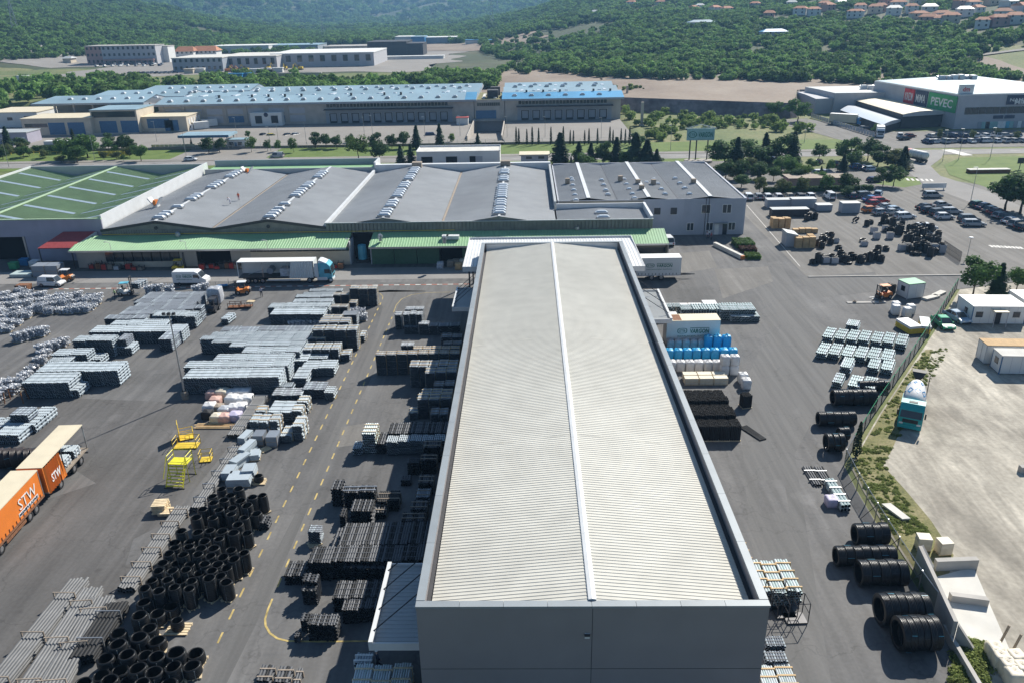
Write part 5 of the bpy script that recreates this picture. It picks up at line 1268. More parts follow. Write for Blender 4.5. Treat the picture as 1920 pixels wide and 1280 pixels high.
cars_px([('hatch','dark blue',1639,342,10),('saloon','black',1735,393,15),('hatch','black',1741,399,15),('saloon','silver',1764,389,15),('suv','black',1759,404,15),('estate','silver',1783,401,0),('hatch','white',1770,411,0),('suv','silver',1748,371,0),('suv','grey',1816,416,0),('estate','silver',1825,424,-5),('estate','white',1735,431,5)],'standing loose in the open part of the car park')
cars_px([('hatch','dark green',1832,388,20),('saloon','dark blue',1846,392,20),('saloon','grey',1858,398,20),('saloon','dark red',1868,402,20),('hatch','silver',1876,409,20),('hatch','grey',1888,412,20),('saloon','white',1896,419,20),('suv','silver',1908,425,20),('hatch','black',1918,431,20)],'in the slanted row under the big tree')
cars_px([('hatch','blue',1606,316,10),('saloon','dark blue',1618,319,10),('hatch','pale blue',1632,321,10),('saloon','silver',1600,297,0),('hatch','white',1420,302,40),('saloon','silver',1436,303,40),('saloon','dark blue',1450,303,40),('hatch','black',1535,308,60),('saloon','dark red',1568,311,60),('hatch','white',1536,328,10),('hatch','silver',1552,328,10)],'parked among the trees beside the main road')
car('van','silver',G(520,296,.01),178,'driving on the main road behind the factory'); car('hatch','white',G(358,302,.01),5,'driving on the main road behind the factory')
car('van','white',G(1252,458),95,'parked between the green lean-to and the office')
car('saloon','green',G(1767,611),-92,'parked by the mesh fence near the white cabins'); car('saloon','pale blue',G(1793,600),-80,'parked by the white cabins')
random.seed(17)
cl_ = ['white','silver','white','black','white','silver','dark blue','white','silver','grey']
for k in range(12): car(random.choice(['hatch','saloon','suv']),random.choice(cl_),G(1738+k*16,269+k*-.2),random.choice((0,90,90))+8,'in the front row of the shopping centre car park',True)
for k in range(9): car(random.choice(['hatch','saloon','suv']),random.choice(cl_),G(1745+k*20,258.5-k*.2),random.choice((0,90))+8,'in the back row of the shopping centre car park',True)
cars_px([('suv','white',1687,258,70),('saloon','black',1695,263,15),('saloon','dark red',1705,258,15),('saloon','silver',1618,244,-20),('saloon','black',1626,245,-20)],'near the glass canopy of the shopping centre',True)
cars_px([('hatch','silver',556,234,5),('hatch','silver',567,236,5),('hatch','pale blue',581,233,5),('hatch','silver',593,233,5),('hatch','silver',608,232,5),('saloon','black',540,236,5),('hatch','black',494,257,80),('hatch','yellow',510,258,5),('saloon','black',540,257,60),('saloon','silver',555,256,60),('van','dark blue',808,258,5),('saloon','silver',454,277,5),('hatch','silver',643,231,5)],'on the apron of the blue roofed warehouse',True)
cars_px([('van','white',435,236,3)],'at the wall of the long blue roofed warehouse')
for k in range(26):
    p = hitT(182+k*4.9,126-(k % 3)*2.4-k*.06); car(random.choice(['hatch','saloon','suv']),random.choice(cl_),p+Vector((0,0,.2)),random.choice((80,95)),'in the car park before the far pinkish office',True)
for k in range(11):
    p = hitT(245+k*8.4,139.5-k*.1); car(random.choice(['hatch','saloon']),random.choice(['black','grey','dark blue','black','silver']),p+Vector((0,0,.15)),10,'in the row beside the far tree belt',True)
# ---------------------------------------------------------------- lorries
def logo(parent,m,x0,x1,y,z0,z1,flip=1):
    """company mark on a flank facing -y: badge, name, rule and line of small print"""
    w = x1-x0; h = z1-z0
    b = MB(); n = 20; X,Z = x0+w*.16,z0+h*.66; rx,rz_ = w*.155,h*.27
    for k in range(n):
        a,c = 2*math.pi*k/n,2*math.pi*(k+1)/n
        def E_(t,f):
            cs,sn = math.cos(t),math.sin(t); return (X+rx*f*math.copysign(abs(cs)**.6,cs),y,Z+rz_*f*math.copysign(abs(sn)**.6,sn))
        b.poly([E_(a,1),E_(c,1),E_(c,.86),E_(a,.80)])
    part('logo_ring',b,m,parent)
    lettering('STB',m,parent,(X-rx*.62,y,Z-rz_*.45),(1,0,0),(0,0,1),rx*1.24,rz_*.9,.01)
    lettering('VARGON',m,parent,(x0+w*.40,y,z0+h*.40),(1,0,0),(0,0,1),w*.6,h*.44,.03,.1)
    part('logo_rule',MB().poly([(x0+w*.40,y-.002,z0+h*.91),(x1,y-.002,z0+h*.91),(x1,y-.002,z0+h*.97),(x0+w*.40,y-.002,z0+h*.97)]),m,parent)
    lettering('INSTALACIJSKI SUSTAVI',m,parent,(x0+w*.02,y,z0),(1,0,0),(0,0,1),w*.96,h*.2)
def box_trailer(loc,rz,L,H,label,roofm='tarp_white',mark=True,wheels_=True,stain=False):
    o = thing('box_trailer',label,'trailer',loc,rz); w = 1.27; z0 = 1.05 if wheels_ else .35
    part('body',MB().box(0,-w,z0,L,w,H),'tarp_white',o); part('roof',MB().box(-.03,-w-.03,H+.002,L+.03,w+.03,H+.09),roofm,o)
    part('sill',MB().box(-.02,-w-.04,z0-.18,L+.02,w+.04,z0),'wall_grey',o)
    for k in range(int(L/.6)): part('strap',MB().box(.2+k*.6,-w-.03,z0-.1,.28+k*.6,-w-.005,z0+.3),'plastic_black',o)
    for x in (0,L-.08): part('corner_post',MB().box(x,-w-.035,z0+.01,x+.08,-w-.002,H),'frame_white',o)
    if wheels_:
        part('chassis',MB().box(.4,-.5,.62,L-.3,.5,z0-.19),'dark_steel',o); wheels(o,W_TRK,[(x,y) for x in (L*.34,L*.56) for y in (-w+.2,w-.2)])
        part('drawbar',MB().bar((L,-.45,.75),(L+2.1,-.06,.7),.14).bar((L,.45,.75),(L+2.1,.06,.7),.14).bar((L+2.0,0,.7),(L+2.7,0,.7),.12),'dark_steel',o)
    else: part('legs',MB().box(.6,-w+.1,0,.8,-w+.3,.18).box(L-.8,-w+.1,0,L-.6,-w+.3,.18).box(.6,w-.3,0,.8,w-.1,.18).box(L-.8,w-.3,0,L-.6,w-.1,.18),'dark_steel',o)
    if mark: logo(o,'logo_green',L*.2,L*.8,-w-.012,z0+(H-z0)*.28,z0+(H-z0)*.72)
    if stain: part('roof_patch',MB().box(.9,-w*.9,H+.092,2.1,w*.85,H+.1),'rust',o)
    return o
a = G(1196,527); box_trailer((a.x-.2,a.y+1.27,0),R_(.5),7.6,4.05,'white box trailer with green company lettering parked beside the link canopy')
a = G(1249,649); box_trailer((a.x-.1,a.y+1.27,0),R_(1.2),7.5,3.75,'white swap body with green company lettering behind the blue sacks','tarp_cream',True,False,True)
def cab(o,x,H=3.5,col='paint_cyan',L=2.2):
    """truck cab whose front is at +x"""
    w = 1.24
    part('cab',MB().side([(x,.75),(x+L,.6),(x+L+.06,1.5),(x+L-.22,H-.55),(x+L-.75,H),(x,H)],-w,w),col,o)
    part('windscreen',MB().poly([(x+L+.075,-w+.12,1.62),(x+L+.075,w-.12,1.62),(x+L-.185,w-.16,H-.65),(x+L-.185,-w+.16,H-.65)]),'glass',o)
    for s in (-1,1):
        part('side_window',MB().box(x+L-1.25,s*(w+.006)-.008,1.75,x+L-.3,s*(w+.006)+.008,2.5),'glass',o)
        part('mirror',MB().box(x+L-.2,s*(w+.18)-.08,1.7,x+L-.02,s*(w+.18)+.08,2.4),'plastic_black',o)
        part('headlight',MB().box(x+L-.02,s*.9-.2,.78,x+L+.055,s*.9+.2,1.0),'lamp_glass',o)
    part('grille',MB().box(x+L+.01,-.8,1.0,x+L+.07,.8,1.45),'plastic_black',o); part('bumper',MB().box(x+L-.4,-w,.32,x+L+.1,w,.72),col if col != 'paint_cyan' else 'paint_white',o)
a = G(449,533); sm = thing('semi_trailer_truck','articulated lorry with cyan cab and white curtain side drawn half open','lorry',(a.x,a.y+1.3,0),R_(.3))
Lt = 13.6; w = 1.27
part('roof',MB().box(0,-w,3.95,Lt,w,4.05),'tarp_white',sm); part('floor',MB().box(0,-w,1.05,Lt,w,1.2),'dark_steel',sm); part('headboard',MB().box(Lt-.1,-w,1.2,Lt,w,3.95),'tarp_white',sm); part('far_curtain',MB().box(0,w-.04,1.2,Lt-.1,w,3.95),'tarp_white',sm)
part('rear_frame',MB().box(0,-w,1.2,.12,-w+.12,3.95).box(0,w-.16,1.2,.12,w-.05,3.95),'frame_white',sm)
for x in (4.4,8.9): part('side_post',MB().box(x,-w,1.2,x+.1,-w+.08,3.95),'steel',sm)
q = MB(); n = 22
for k in range(n):
    x0,x1 = 9.6+k*(3.8/n),9.6+(k+1)*(3.8/n); ya,yb = -w-.12*(k % 2),-w-.12*((k+1) % 2); t0,t1 = max(0,1-k/5)*.9,max(0,1-(k+1)/5)*.9
    q.poly([(x0-t0*.6,ya,1.0),(x1-t1*.6,yb,1.0),(x1,yb,3.95),(x0,ya,3.95)])
part('folded_curtain',q,'tarp_white',sm)
part('cargo',MB().box(7.4,-.9,1.2,9.2,.9,2.6).box(9.3,-.9,1.2,10.6,.9,2.9),'wrap',sm); part('tarp_roll',MB().cyl((5.6,-.8,2.2),(5.6,.8,2.2),.6,n=10),'pipe_mid',sm); part('load_bar',MB().bar((1.8,-1.1,1.7),(4.6,-1.1,2.5),.08),'steel',sm)
part('chassis',MB().box(.5,-.45,.65,Lt+2.6,.45,1.04),'dark_steel',sm); part('side_guard',MB().box(5,-w,.5,11,-w+.06,.75),'frame_white',sm)
wheels(sm,W_TRK,[(x,y) for x in (1.6,2.9,4.2,Lt-1.0,Lt+2.7) for y in (-w+.2,w-.2)])
cab(sm,Lt+.75,3.6,'paint_cyan',2.3); part('roof_fairing',MB().side([(Lt+.8,3.6),(Lt+2.2,3.6),(Lt+1.2,4.05),(Lt+.8,4.05)],-1.1,1.1),'paint_white',sm); part('side_fairing',MB().box(Lt+.4,-1.26,.5,Lt+2.2,-1.2,1.05).box(Lt+.05,-1.25,1.1,Lt+.7,-1.2,3.6),'paint_white',sm)
zr = 3.95
r1,r2 = G(78,876,zr),G(154,795,zr); d = (r2-r1).normalized(); ang = math.atan2(d.y,d.x)
ot = thing('open_trailer','drawbar trailer with cream roof, bunched orange curtain and a load of grey pipes','trailer',(r1.x,r1.y,0),ang); Lt = (r2-r1).length
part('roof',MB().box(0,0,zr-.08,Lt,2.5,zr),'tarp_cream',ot); part('floor',MB().box(0,0,.95,Lt,2.5,1.1),'timber_grey',ot); part('headboard',MB().box(0,0,1.1,.1,2.5,zr-.09),'tarp_orange',ot); part('far_curtain',MB().box(.1,2.44,1.1,Lt,2.5,zr-.09),'plastic_black',ot)
part('rear_frame',MB().box(Lt-.12,0,1.1,Lt,.12,zr-.09).box(Lt-.12,2.3,1.1,Lt,2.43,zr-.09),'steel',ot); part('side_post',MB().box(Lt*.42,.02,1.1,Lt*.42+.1,.1,zr-.09),'dark_steel',ot); part('stake_rack',MB().box(Lt*.40,.3,1.1,Lt*.41,2.2,zr-.6),'dark_steel',ot)
q = MB(); n = 14
for k in range(n):
    x0,x1 = .1+k*(Lt*.36/n),.1+(k+1)*(Lt*.36/n); ya,yb = -.14*(k % 2),-.14*((k+1) % 2); q.poly([(x0,ya,.85),(x1+(.5 if k > 9 else 0),yb,.85),(x1,yb,zr-.1),(x0,ya,zr-.1)])
part('bunched_curtain',q,'tarp_orange',ot,kind=None); lettering('STW','logo_white',ot,(Lt*.1,-.16,1.7),(1,0,0),(0,0,1),Lt*.2,.9,.02)
OT_LOAD = (ot,Lt)
wheels(ot,W_TRK,[(x,y) for x in (Lt*.28,Lt*.62,Lt*.8) for y in (.2,2.3)]); part('chassis',MB().box(.3,.8,.6,Lt-.2,1.7,.94),'dark_steel',ot); part('rear_beam',MB().box(Lt-.15,.1,.45,Lt+.02,2.4,.6),'dark_steel',ot)
r3 = G(71,878,zr); o2 = thing('orange_truck','orange curtain sided truck with white lettering ahead of the open trailer','truck',(r3.x-d.x*.2,r3.y-d.y*.2,0),ang); Lf = 9.2
part('body',MB().box(-Lf,.02,1.05,0,2.5,zr-.1),'tarp_orange',o2); part('roof',MB().box(-Lf,-.02,zr-.098,.02,2.54,zr),'tarp_cream',o2); part('sill',MB().box(-Lf,-.03,.9,.02,.0,1.15),'rust',o2); part('rear_post',MB().box(-.08,-.01,1.05,.03,.015,zr-.1),'steel',o2)
for k in range(14): part('strap',MB().box(-Lf+.4+k*.63,-.03,1.16,-Lf+.46+k*.63,-.005,1.5),'plastic_black',o2)
lettering('STW','logo_white',o2,(-4.1,-.03,2.0),(1,0,0),(0,0,1),3.1,1.1,-.005)
part('letter_panel',MB().poly([(-4.4,-.01,1.45),(-.9,-.01,1.45),(-.9,-.01,1.85),(-4.4,-.01,1.85)]),'logo_white',o2); lettering('MANIPULATIVE','sign_navy',o2,(-4.3,-.035,1.52),(1,0,0),(0,0,1),3.3,.26,.01)
wheels(o2,W_TRK,[(x,y) for x in (-1.6,-2.8,-7.8) for y in (.2,2.3)]); part('chassis',MB().box(-Lf,.8,.6,-.2,1.7,.89),'dark_steel',o2); part('side_guard',MB().box(-7,.0,.45,-3.6,.05,.75),'rust',o2)
def big_van(loc,rz,label,mark):
    o = thing('panel_van',label,'van',loc,rz); w = 1.0
    part('body',MB().side([(-3,.35),(-3,2.3),(-2.9,2.55),(1.1,2.55),(1.55,2.35),(2.25,1.45),(2.95,1.15),(3.02,.6),(2.95,.32)],-w,w),'paint_white',o); part('skirt',MB().box(-2.9,-w-.02,.28,2.7,w+.02,.52),'plastic_black',o)
    part('windscreen',MB().poly([(1.62,-w+.1,2.3),(2.29,-w+.06,1.48),(2.29,w-.06,1.48),(1.62,w-.1,2.3)][::-1]),'glass',o)
    for s in (-1,1):
        part('side_window',MB().box(.75,s*(w+.005)-.006,1.45,1.75,s*(w+.005)+.006,2.05),'glass',o); part('mirror',MB().box(1.7,s*(w+.12)-.09,1.35,1.85,s*(w+.12)+.09,1.65),'plastic_black',o); part('headlight',MB().box(2.72,s*.72-.16,.85,2.98,s*.72+.16,1.06),'lamp_glass',o)
    wheels(o,W_CAR,[(x,y) for x in (-1.9,1.9) for y in (-w+.1,w-.1)])
    if mark: logo(o,'logo_green',-2.3,.55,-w-.008,1.0,2.1)
    return o
big_van(G(357,536)+Vector((0,1,0)),R_(-1),'white high roofed panel van with green company lettering on the yard',True)
car('van','white',G(93,539)+Vector((0,.9,0)),-4,'beside the forklift at the red canopy')
def simple_lorry(loc,rz,label,boxm,cabm,L=8,H=3.6,tank=False):
    o = thing('lorry',label,'lorry',loc,rz)
    if tank:
        part('tank',MB().lathe([(.05,-L/2),(1.0,-L/2+.2),(1.15,-L/2+.6),(1.15,L/2-.6),(1.0,L/2-.2),(.05,L/2)],14,c=(0,0,2.1),axis='X'),boxm,o,smooth=True)
        for k in range(4): part('tank_band',MB().lathe([(1.17,-.06),(1.17,.06)],14,c=(-L/2+1+k*(L-2)/3,0,2.1),axis='X'),'steel',o)
    else: part('box',MB().box(-L/2,-1.25,1,L/2,1.25,H),boxm,o); part('roof',MB().box(-L/2,-1.27,H,L/2,1.27,H+.06),'tarp_white',o)
    part('chassis',MB().box(-L/2,-.45,.55,L/2+2,.45,.95),'dark_steel',o); cab(o,L/2+.35,3.0,cabm,2.0); wheels(o,W_TRK,[(x,y) for x in (-L/2+1.2,-L/2+2.5,L/2+1.4) for y in (-1.05,1.05)]); return o
simple_lorry(G(378,246,0),R_(215),'white lorry nearest the gate beside the beige wing','tarp_white','paint_white',6)
simple_lorry(G(394,241,0),R_(215),'white lorry tucked against the end of the beige wing','tarp_white','paint_white',6)
p = G(1580,234); simple_lorry(p,R_(-35),'white curtain lorry with blue cab behind the glass canopy','tarp_cream','paint_blue',10,4)
simple_lorry(G(1649,255),R_(-110),'white delivery lorry leaving the shopping centre yard','tarp_white','paint_white',5,3.4)
simple_lorry(G(1720,303),R_(105),'red cabbed lorry with white tank turning at the road junction','bag_white','paint_red',7,tank=True)
p = hitT(45,154); simple_lorry(p+Vector((0,0,.2)),R_(5),'lorry with white box on the far country road','tarp_white','wall_dark',7)
simple_lorry(G(110,276),R_(0),'low white lorry trailer beyond the hedge near the shed','wall_white','paint_white',9,2.2)
# ---------------------------------------------------------------- concrete mixer
f = G(1697,838); rr = G(1713,752); dv = (f-rr).normalized(); ang = math.atan2(dv.y,dv.x)
mx = thing('mixer_truck','concrete mixer lorry with turquoise cab and blue diamond patterned drum','lorry',(rr.x,rr.y,0),ang); LM = 8.4
cab(mx,6.1,3.05,'paint_turquoise',1.95); part('roof_hatch',MB().box(6.6,-.45,3.05,7.1,.45,3.1),'plastic_black',mx); part('chassis',MB().box(.4,-.5,.7,7.6,.5,1.1),'dark_steel',mx)
wheels(mx,W_TRK,[(x,y) for x in (1.2,2.5,5.0,7.0) for y in (-1.05,1.05)])
dr = MB(); prof = [(.35,-2.4),(.75,-2.2),(1.05,-1.2),(1.2,.2),(1.18,1.2),(.95,2.1),(.5,2.5),(.05,2.55)]
q = MB(); q.lathe(prof,18,axis='X')
drm = q.mesh('drum',['bag_white'],smooth=True); dro = put('drum',drm,mx,(3.2,0,2.35)); dro.rotation_euler = (0,R_(9),0)
for k in range(9):
    a = 2*math.pi*k/9
    def DP(x,t):
        r = lerp_tab([(b,a_) for a_,b in prof],x)+.012; return (x,r*math.cos(t),r*math.sin(t))
    st = MB()
    for j in range(4):
        for (xa,xb,wa,wb) in ((.1+j*.15,.25+j*.15,.0+.075*j,.075*(j+1)),(.7+j*.15,.85+j*.15,.3-.075*j,.3-.075*(j+1))): st.poly([DP(xa,a-wa),DP(xa,a+wa),DP(xb,a+wb),DP(xb,a-wb)])
    part('drum_diamond',st,'paint_blue',dro)
    st = MB()
    for j in range(3):
        for (xa,xb,wa,wb) in ((-1.6+j*.15,-1.45+j*.15,.07*j,.07*(j+1)),(-1.15+j*.15,-1.0+j*.15,.21-.07*j,.21-.07*(j+1))): st.poly([DP(xa,a+.35-wa),DP(xa,a+.35+wa),DP(xb,a+.35+wb),DP(xb,a+.35-wb)])
    part('drum_diamond',st,'paint_blue',dro)
hp_ = MB(); hp_.poly([(0,-.75,3.9),(0,.75,3.9),(.5,.4,3.3),(.5,-.4,3.3)]); hp_.poly([(-.9,-.75,3.9),(-.9,.75,3.9),(0,.75,3.9),(0,-.75,3.9)][::-1]); hp_.box(-.3,-.3,2.6,.3,.3,3.3); part('hopper',hp_,'plastic_black',mx)
part('chute',MB().side([(-.2,2.3),(.1,2.3),(-.9,1.0),(-1.15,1.0)],-.25,.25),'dark_steel',mx); part('ladder',MB().bar((.2,1.2,1),(.1,1.2,3.8),.06).bar((.75,1.2,1),(.65,1.2,3.8),.06).bar((.15,1.2,2),(.7,1.2,2),.05).bar((.12,1.2,3),(.67,1.2,3),.05),'dark_steel',mx)
part('water_tank',MB().cyl((5.7,-.9,1.9),(5.7,.9,1.9),.32,n=10),'paint_turquoise',mx); part('mudguard',MB().box(.5,-1.25,1.05,3.2,-.85,1.12).box(.5,.85,1.05,3.2,1.25,1.12),'paint_turquoise',mx)
# ---------------------------------------------------------------- forklifts
def forklift(loc,rz,label,col,load=None,guard=None,mast_h=2.3):
    o = thing('forklift',label,'forklift',loc,rz)
    part('body',MB().side([(-1.25,.3),(-1.3,.9),(-1.05,1.15),(-.3,1.05),(-.2,.75),(.55,.75),(.7,1.1),(.85,1.1),(.85,.3)],-.55,.55),col,o); part('counterweight',MB().side([(-1.45,.35),(-1.5,.9),(-1.3,1.1),(-1.26,.3)],-.5,.5),'dark_steel',o)
    wheels(o,W_FORK,[(-.9,-.55),(-.9,.55),(.6,-.6),(.6,.6)]); part('seat',MB().box(-.5,-.25,1.05,0,.25,1.2).box(-.55,-.25,1.2,-.42,.25,1.7),'plastic_black',o)
    g = MB()
    for x,y in ((-.9,-.5),(-.9,.5),(.65,-.5),(.65,.5)): g.bar((x,y,1.05),(x*.85,y,2.15),.07)
    part('guard_posts',g,'dark_steel',o); part('overhead_guard',MB().box(-.85,-.55,2.15,.65,.55,2.24),guard or 'dark_steel',o)
    m = MB()
    for y in (-.4,.4): m.box(.92,y-.06,.1,1.06,y+.06,mast_h)
    m.box(.92,-.34,mast_h-.15,1.06,.34,mast_h).box(.92,-.34,.9,1.06,.34,1.0); part('mast',m,'dark_steel',o)
    part('fork',MB().box(1.08,-.4,.12,2.15,-.28,.17),'steel',o); part('fork',MB().box(1.08,.28,.12,2.15,.4,.17),'steel',o); part('carriage',MB().box(1.07,-.5,.15,1.14,.5,.65),'dark_steel',o)
    return o
forklift(G(238,553),R_(8),'forklift with sky blue overhead guard lifting a grey crate','white_metal',guard='paint_cyan',mast_h=3.3)
forklift(G(455,551),R_(185),'orange forklift with white roof beside the open semi trailer','paint_orange',guard='paint_white')
forklift(G(125,527),R_(180),'white and orange forklift holding a white crate by the red canopy','paint_orange',guard='paint_white')
forklift(G(402,583),R_(90),'dark forklift carrying a tall wrapped bundle of pipes','dark_steel')
forklift(G(338,508),R_(10),'large yellow forklift parked before the lean-to windows','paint_yellow',guard='paint_yellow',mast_h=3.4)
forklift(G(1655,559),R_(-170),'orange cabbed forklift beside the white site cabin','paint_orange',guard='paint_orange')
# ================================================================== goods on the yard
def bundle_mesh(name,W,H,L,d,m,wall=.1,sides=8,alt=None):
    alt = alt or m
    """rows of pipes lying along y, seen open at both ends"""
    mb = MB(); nx = max(2,int(W/d+.01)); nz = max(2,int(H/(d*.9)+.01)); dx = W/nx; dz = H/nz; r = min(dx,dz*1.1)*.5
    for j in range(nz):
        for i in range(nx):
            sh = (dx*.25 if j % 2 else -dx*.25) if nx > 3 else 0
            x = -W/2+dx*(i+.5)+sh; z = dz*(j+.5); per = i in (0,nx-1) or j == nz-1
            jy = random.uniform(-.07,.07); tint = random.choice((0,0,2))
            def ringp(y,rr): return [(x+rr*math.cos(2*math.pi*k/sides),y,z+rr*math.sin(2*math.pi*k/sides)) for k in range(sides)]
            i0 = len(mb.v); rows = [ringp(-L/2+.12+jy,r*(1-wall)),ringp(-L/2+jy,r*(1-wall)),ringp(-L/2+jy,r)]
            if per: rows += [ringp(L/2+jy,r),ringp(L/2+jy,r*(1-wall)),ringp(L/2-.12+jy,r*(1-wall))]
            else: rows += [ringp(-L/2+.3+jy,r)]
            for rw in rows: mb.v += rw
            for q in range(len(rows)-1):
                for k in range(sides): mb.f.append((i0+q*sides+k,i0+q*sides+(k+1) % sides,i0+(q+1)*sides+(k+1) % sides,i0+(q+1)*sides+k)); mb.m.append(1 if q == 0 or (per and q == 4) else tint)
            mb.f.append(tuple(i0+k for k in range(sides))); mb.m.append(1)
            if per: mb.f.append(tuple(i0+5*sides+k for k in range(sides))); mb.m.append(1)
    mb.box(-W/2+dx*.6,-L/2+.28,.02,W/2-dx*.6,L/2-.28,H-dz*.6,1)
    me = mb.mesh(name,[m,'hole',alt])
    return me
def frame_mesh(W,H,L,n,m,t=.09):
    mb = MB()
    for k in range(n):
        y = -L/2+L*(k+.5)/n
        mb.box(-W/2-t,y-.06,H,W/2+t,y+.06,H+t*.8); mb.box(-W/2-t,y-.06,-.0,-W/2-.005,y+.06,H); mb.box(W/2+.005,y-.06,0,W/2+t,y+.06,H); mb.box(-W/2-.004,y-.06,0,W/2+.004,y+.06,.06)
    return mb.mesh('timber_frame',m)
random.seed(2)
BM = {}
def bmesh_for(kind,W,H,L):
    pm,d,al = {'light': ('pipe_light',.22,'pipe_light2'),'mid': ('pipe_mid',.17,'pipe_light2'),'dark': ('pipe_dark',.21,'pipe_black'),'black': ('pipe_black',.2,'pipe_dark'),'pale': ('pipe_pale',.28,'pipe_white'),'white': ('pipe_white',.2,'pipe_pale'),'fine': ('pipe_mid',.12,'pipe_light2')}[kind]
    k = (kind,round(W*2)/2,round(H*3)/3,round(L*2)/2)
    if k not in BM: BM[k] = (bundle_mesh('pipes',k[1],k[2],k[3],d,pm,alt=al),{})
    return BM[k],k
CNT = [0]
def row(px,py,px2,L,levels,hb,kind,label,group,wb=2.1,frame=None,ztop=True,rot=0.,keep=None,nf=2,z_base=0.,slope=.0145,gap=None):
    """stacked bundles side by side: front top edge from (px, py) to column px2; pipes run along y"""
    zt = z_base+levels*(hb+.06) if ztop else 0.
    A = G(px,py,zt); B = G(px2,py-(px2-px)*slope,zt)
    n = max(1,round((B.x-A.x)/wb)); W = (B.x-A.x)/n
    (me,fr),k = bmesh_for(kind,W,hb,L)
    gap = (.05 if not frame else .14) if gap is None else gap
    for i in range(n):
        lv = levels if keep is None else keep[i % len(keep)]
        jig = random.uniform(-.12,.12)
        for l in range(lv):
            o = thing('pipe_crate' if frame else 'pipe_bundle',label,'pipe crate' if frame else 'pipe bundle',(A.x+W*(i+.5),A.y+(B.y-A.y)*(i+.5)/n+L/2+jig+random.uniform(-.03,.03),z_base+l*(hb+.06)),random.uniform(-.006,.006)+rot,group)
            s = ((W-gap)/k[1],L/k[3],hb/k[2])
            put('pipes',me,o,(0,0,.03),scale=s); CNT[0] += 1
            if frame:
                if frame not in fr: fr[frame] = frame_mesh(k[1],k[2],k[3],nf,frame)
                put('timber_frame',fr[frame],o,(0,0,0),scale=s,kind='stuff')
            else:
                if 'b' not in fr: fr['b'] = MB().box(-k[1]/2+.1,-k[3]*.3-.06,0,k[1]/2-.1,-k[3]*.3+.06,.05).box(-k[1]/2+.1,k[3]*.3-.06,0,k[1]/2-.1,k[3]*.3+.06,.05).mesh('bearer','timber_grey')
                if 's' not in fr:
                    q = MB()
                    for yy in (-.32,0,.32): q.box(-k[1]/2-.012,yy*k[3]-.03,.05,k[1]/2+.012,yy*k[3]+.03,k[2]+.04)
                    fr['s'] = q.mesh('strap','pipe_dark')
                put('strap',fr['s'],o,(0,0,0),scale=s,kind='stuff')
                put('bearer',fr['b'],o,(0,0,-.02),scale=s,kind='stuff')
g1 = 'light grey pipe bundles in the long rows beside the lamp mast'
lab = 'light grey pipe bundle in the long stacked rows right of the lamp mast'
for (a,b,c,L_,lv) in ((341.5,707.5,523,2.9,1),(343,688,540,2.1,1),(399,674,546,2.1,1),(452,660,562,2.0,1),(429,648.5,570,1.8,1),(395,642,572,1.5,1),(374,635.5,578,1.4,1),(394,628.5,582,1.5,1)):
    row(a,b,c,L_,lv,2.35,'light',lab,g1,2.15)
row(412,620.5,585,1.8,1,2.3,'mid','darker grey pipe bundle in the back row behind the long light rows','darker bundles behind the long rows',2.6)
fl = 'grey pipe bundle in timber frames at the lane end of the long rows'; fg = 'timber framed bundles at the lane end of the long rows'
row(584,618.8,669,2.0,3,1.0,'mid',fl,fg,1.5,'timber_pale'); row(597,604,655,2.0,1,3.05,'mid',fl,fg,1.5,'timber_pale')
row(575,635,609,1.6,2,1.0,'mid',fl,fg,1.4,'timber_pale'); row(566,655,635,2.4,2,.95,'mid',fl,fg,1.4,'timber_pale',keep=[2,2,2,2]); row(637,664,656,2.0,1,1.0,'mid',fl,fg,1.35,'timber_pale'); row(672,629,684,2.2,1,1.0,'mid','single framed grey bundle at the edge of the lane dashes',None,1.2,'timber_pale')
l2 = 'light grey pipe bundle in the low stepped group beside the lane'; g2 = 'low stepped bundles beside the lane'
row(562,689.5,626,2.6,1,1.3,'light',l2,g2,2.0); row(575,671,612,2.2,1,1.3,'light',l2,g2,1.8); row(548,676,574,3.2,1,1.5,'light',l2,g2,1.9); row(546,708,574,3.4,1,1.3,'light',l2,g2,1.9)
row(507,740,565,2.0,1,1.15,'mid','mid grey pipe bundle among the loose low group by the yellow dashes','loose low grey bundles',1.35); row(513,724,548,1.3,1,1.15,'light','pale bundle behind the loose low mid grey group','pale bundles behind the loose low group',1.3); row(565,729,608,2.2,1,1.3,'mid','mid grey pipe bundle in the pair right of the loose low group','pair right of the loose low group',1.5); row(607,734.5,626,1.8,1,1.1,'light','single light bundle standing alone beside the lane dashes',None,1.3)
row(499,772,546,3.0,1,1.4,'light','wide light grey bundle between the steel pipes and the lane','wide light bundles between steel pipes and lane',1.7)
l3 = 'grey pipe bundle in orange timber frames next to the steel pipe line'; g3 = 'framed bundles next to the steel pipe line'
row(465,790,521,2.0,2,.85,'light',l3,g3,1.35,'timber'); row(476,770,497,1.6,1,1.75,'light',l3,g3,1.4,'timber'); row(546,797.5,567,2.5,2,.95,'light',l3,g3,1.4,'timber_pale'); row(524,815,546,2.4,1,1.0,'light',l3,g3,1.45,'timber_pale'); row(546,769,566,1.8,2,.8,'light',l3,g3,1.3,'timber_pale'); row(556,752,577,1.8,2,.8,'light',l3,g3,1.3,'timber_pale')
l4 = 'light grey pipe bundle in the rows behind the half open semi trailer'; g4 = 'light bundles behind the semi trailer'
for (a,b,c,L_) in ((504,589.5,606,2.8),(501,576,616,2.0),(547,566,622,1.6),(552,557,622,1.4),(566,551.5,626,1.2),(577,546,640,1.2)): row(a,b,c,L_,1,2.05,'light',l4,g4,2.3)
l5 = 'framed grey pipe bundle at the right end of the rows by the semi trailer'; g5 = 'framed bundles near the semi trailer'
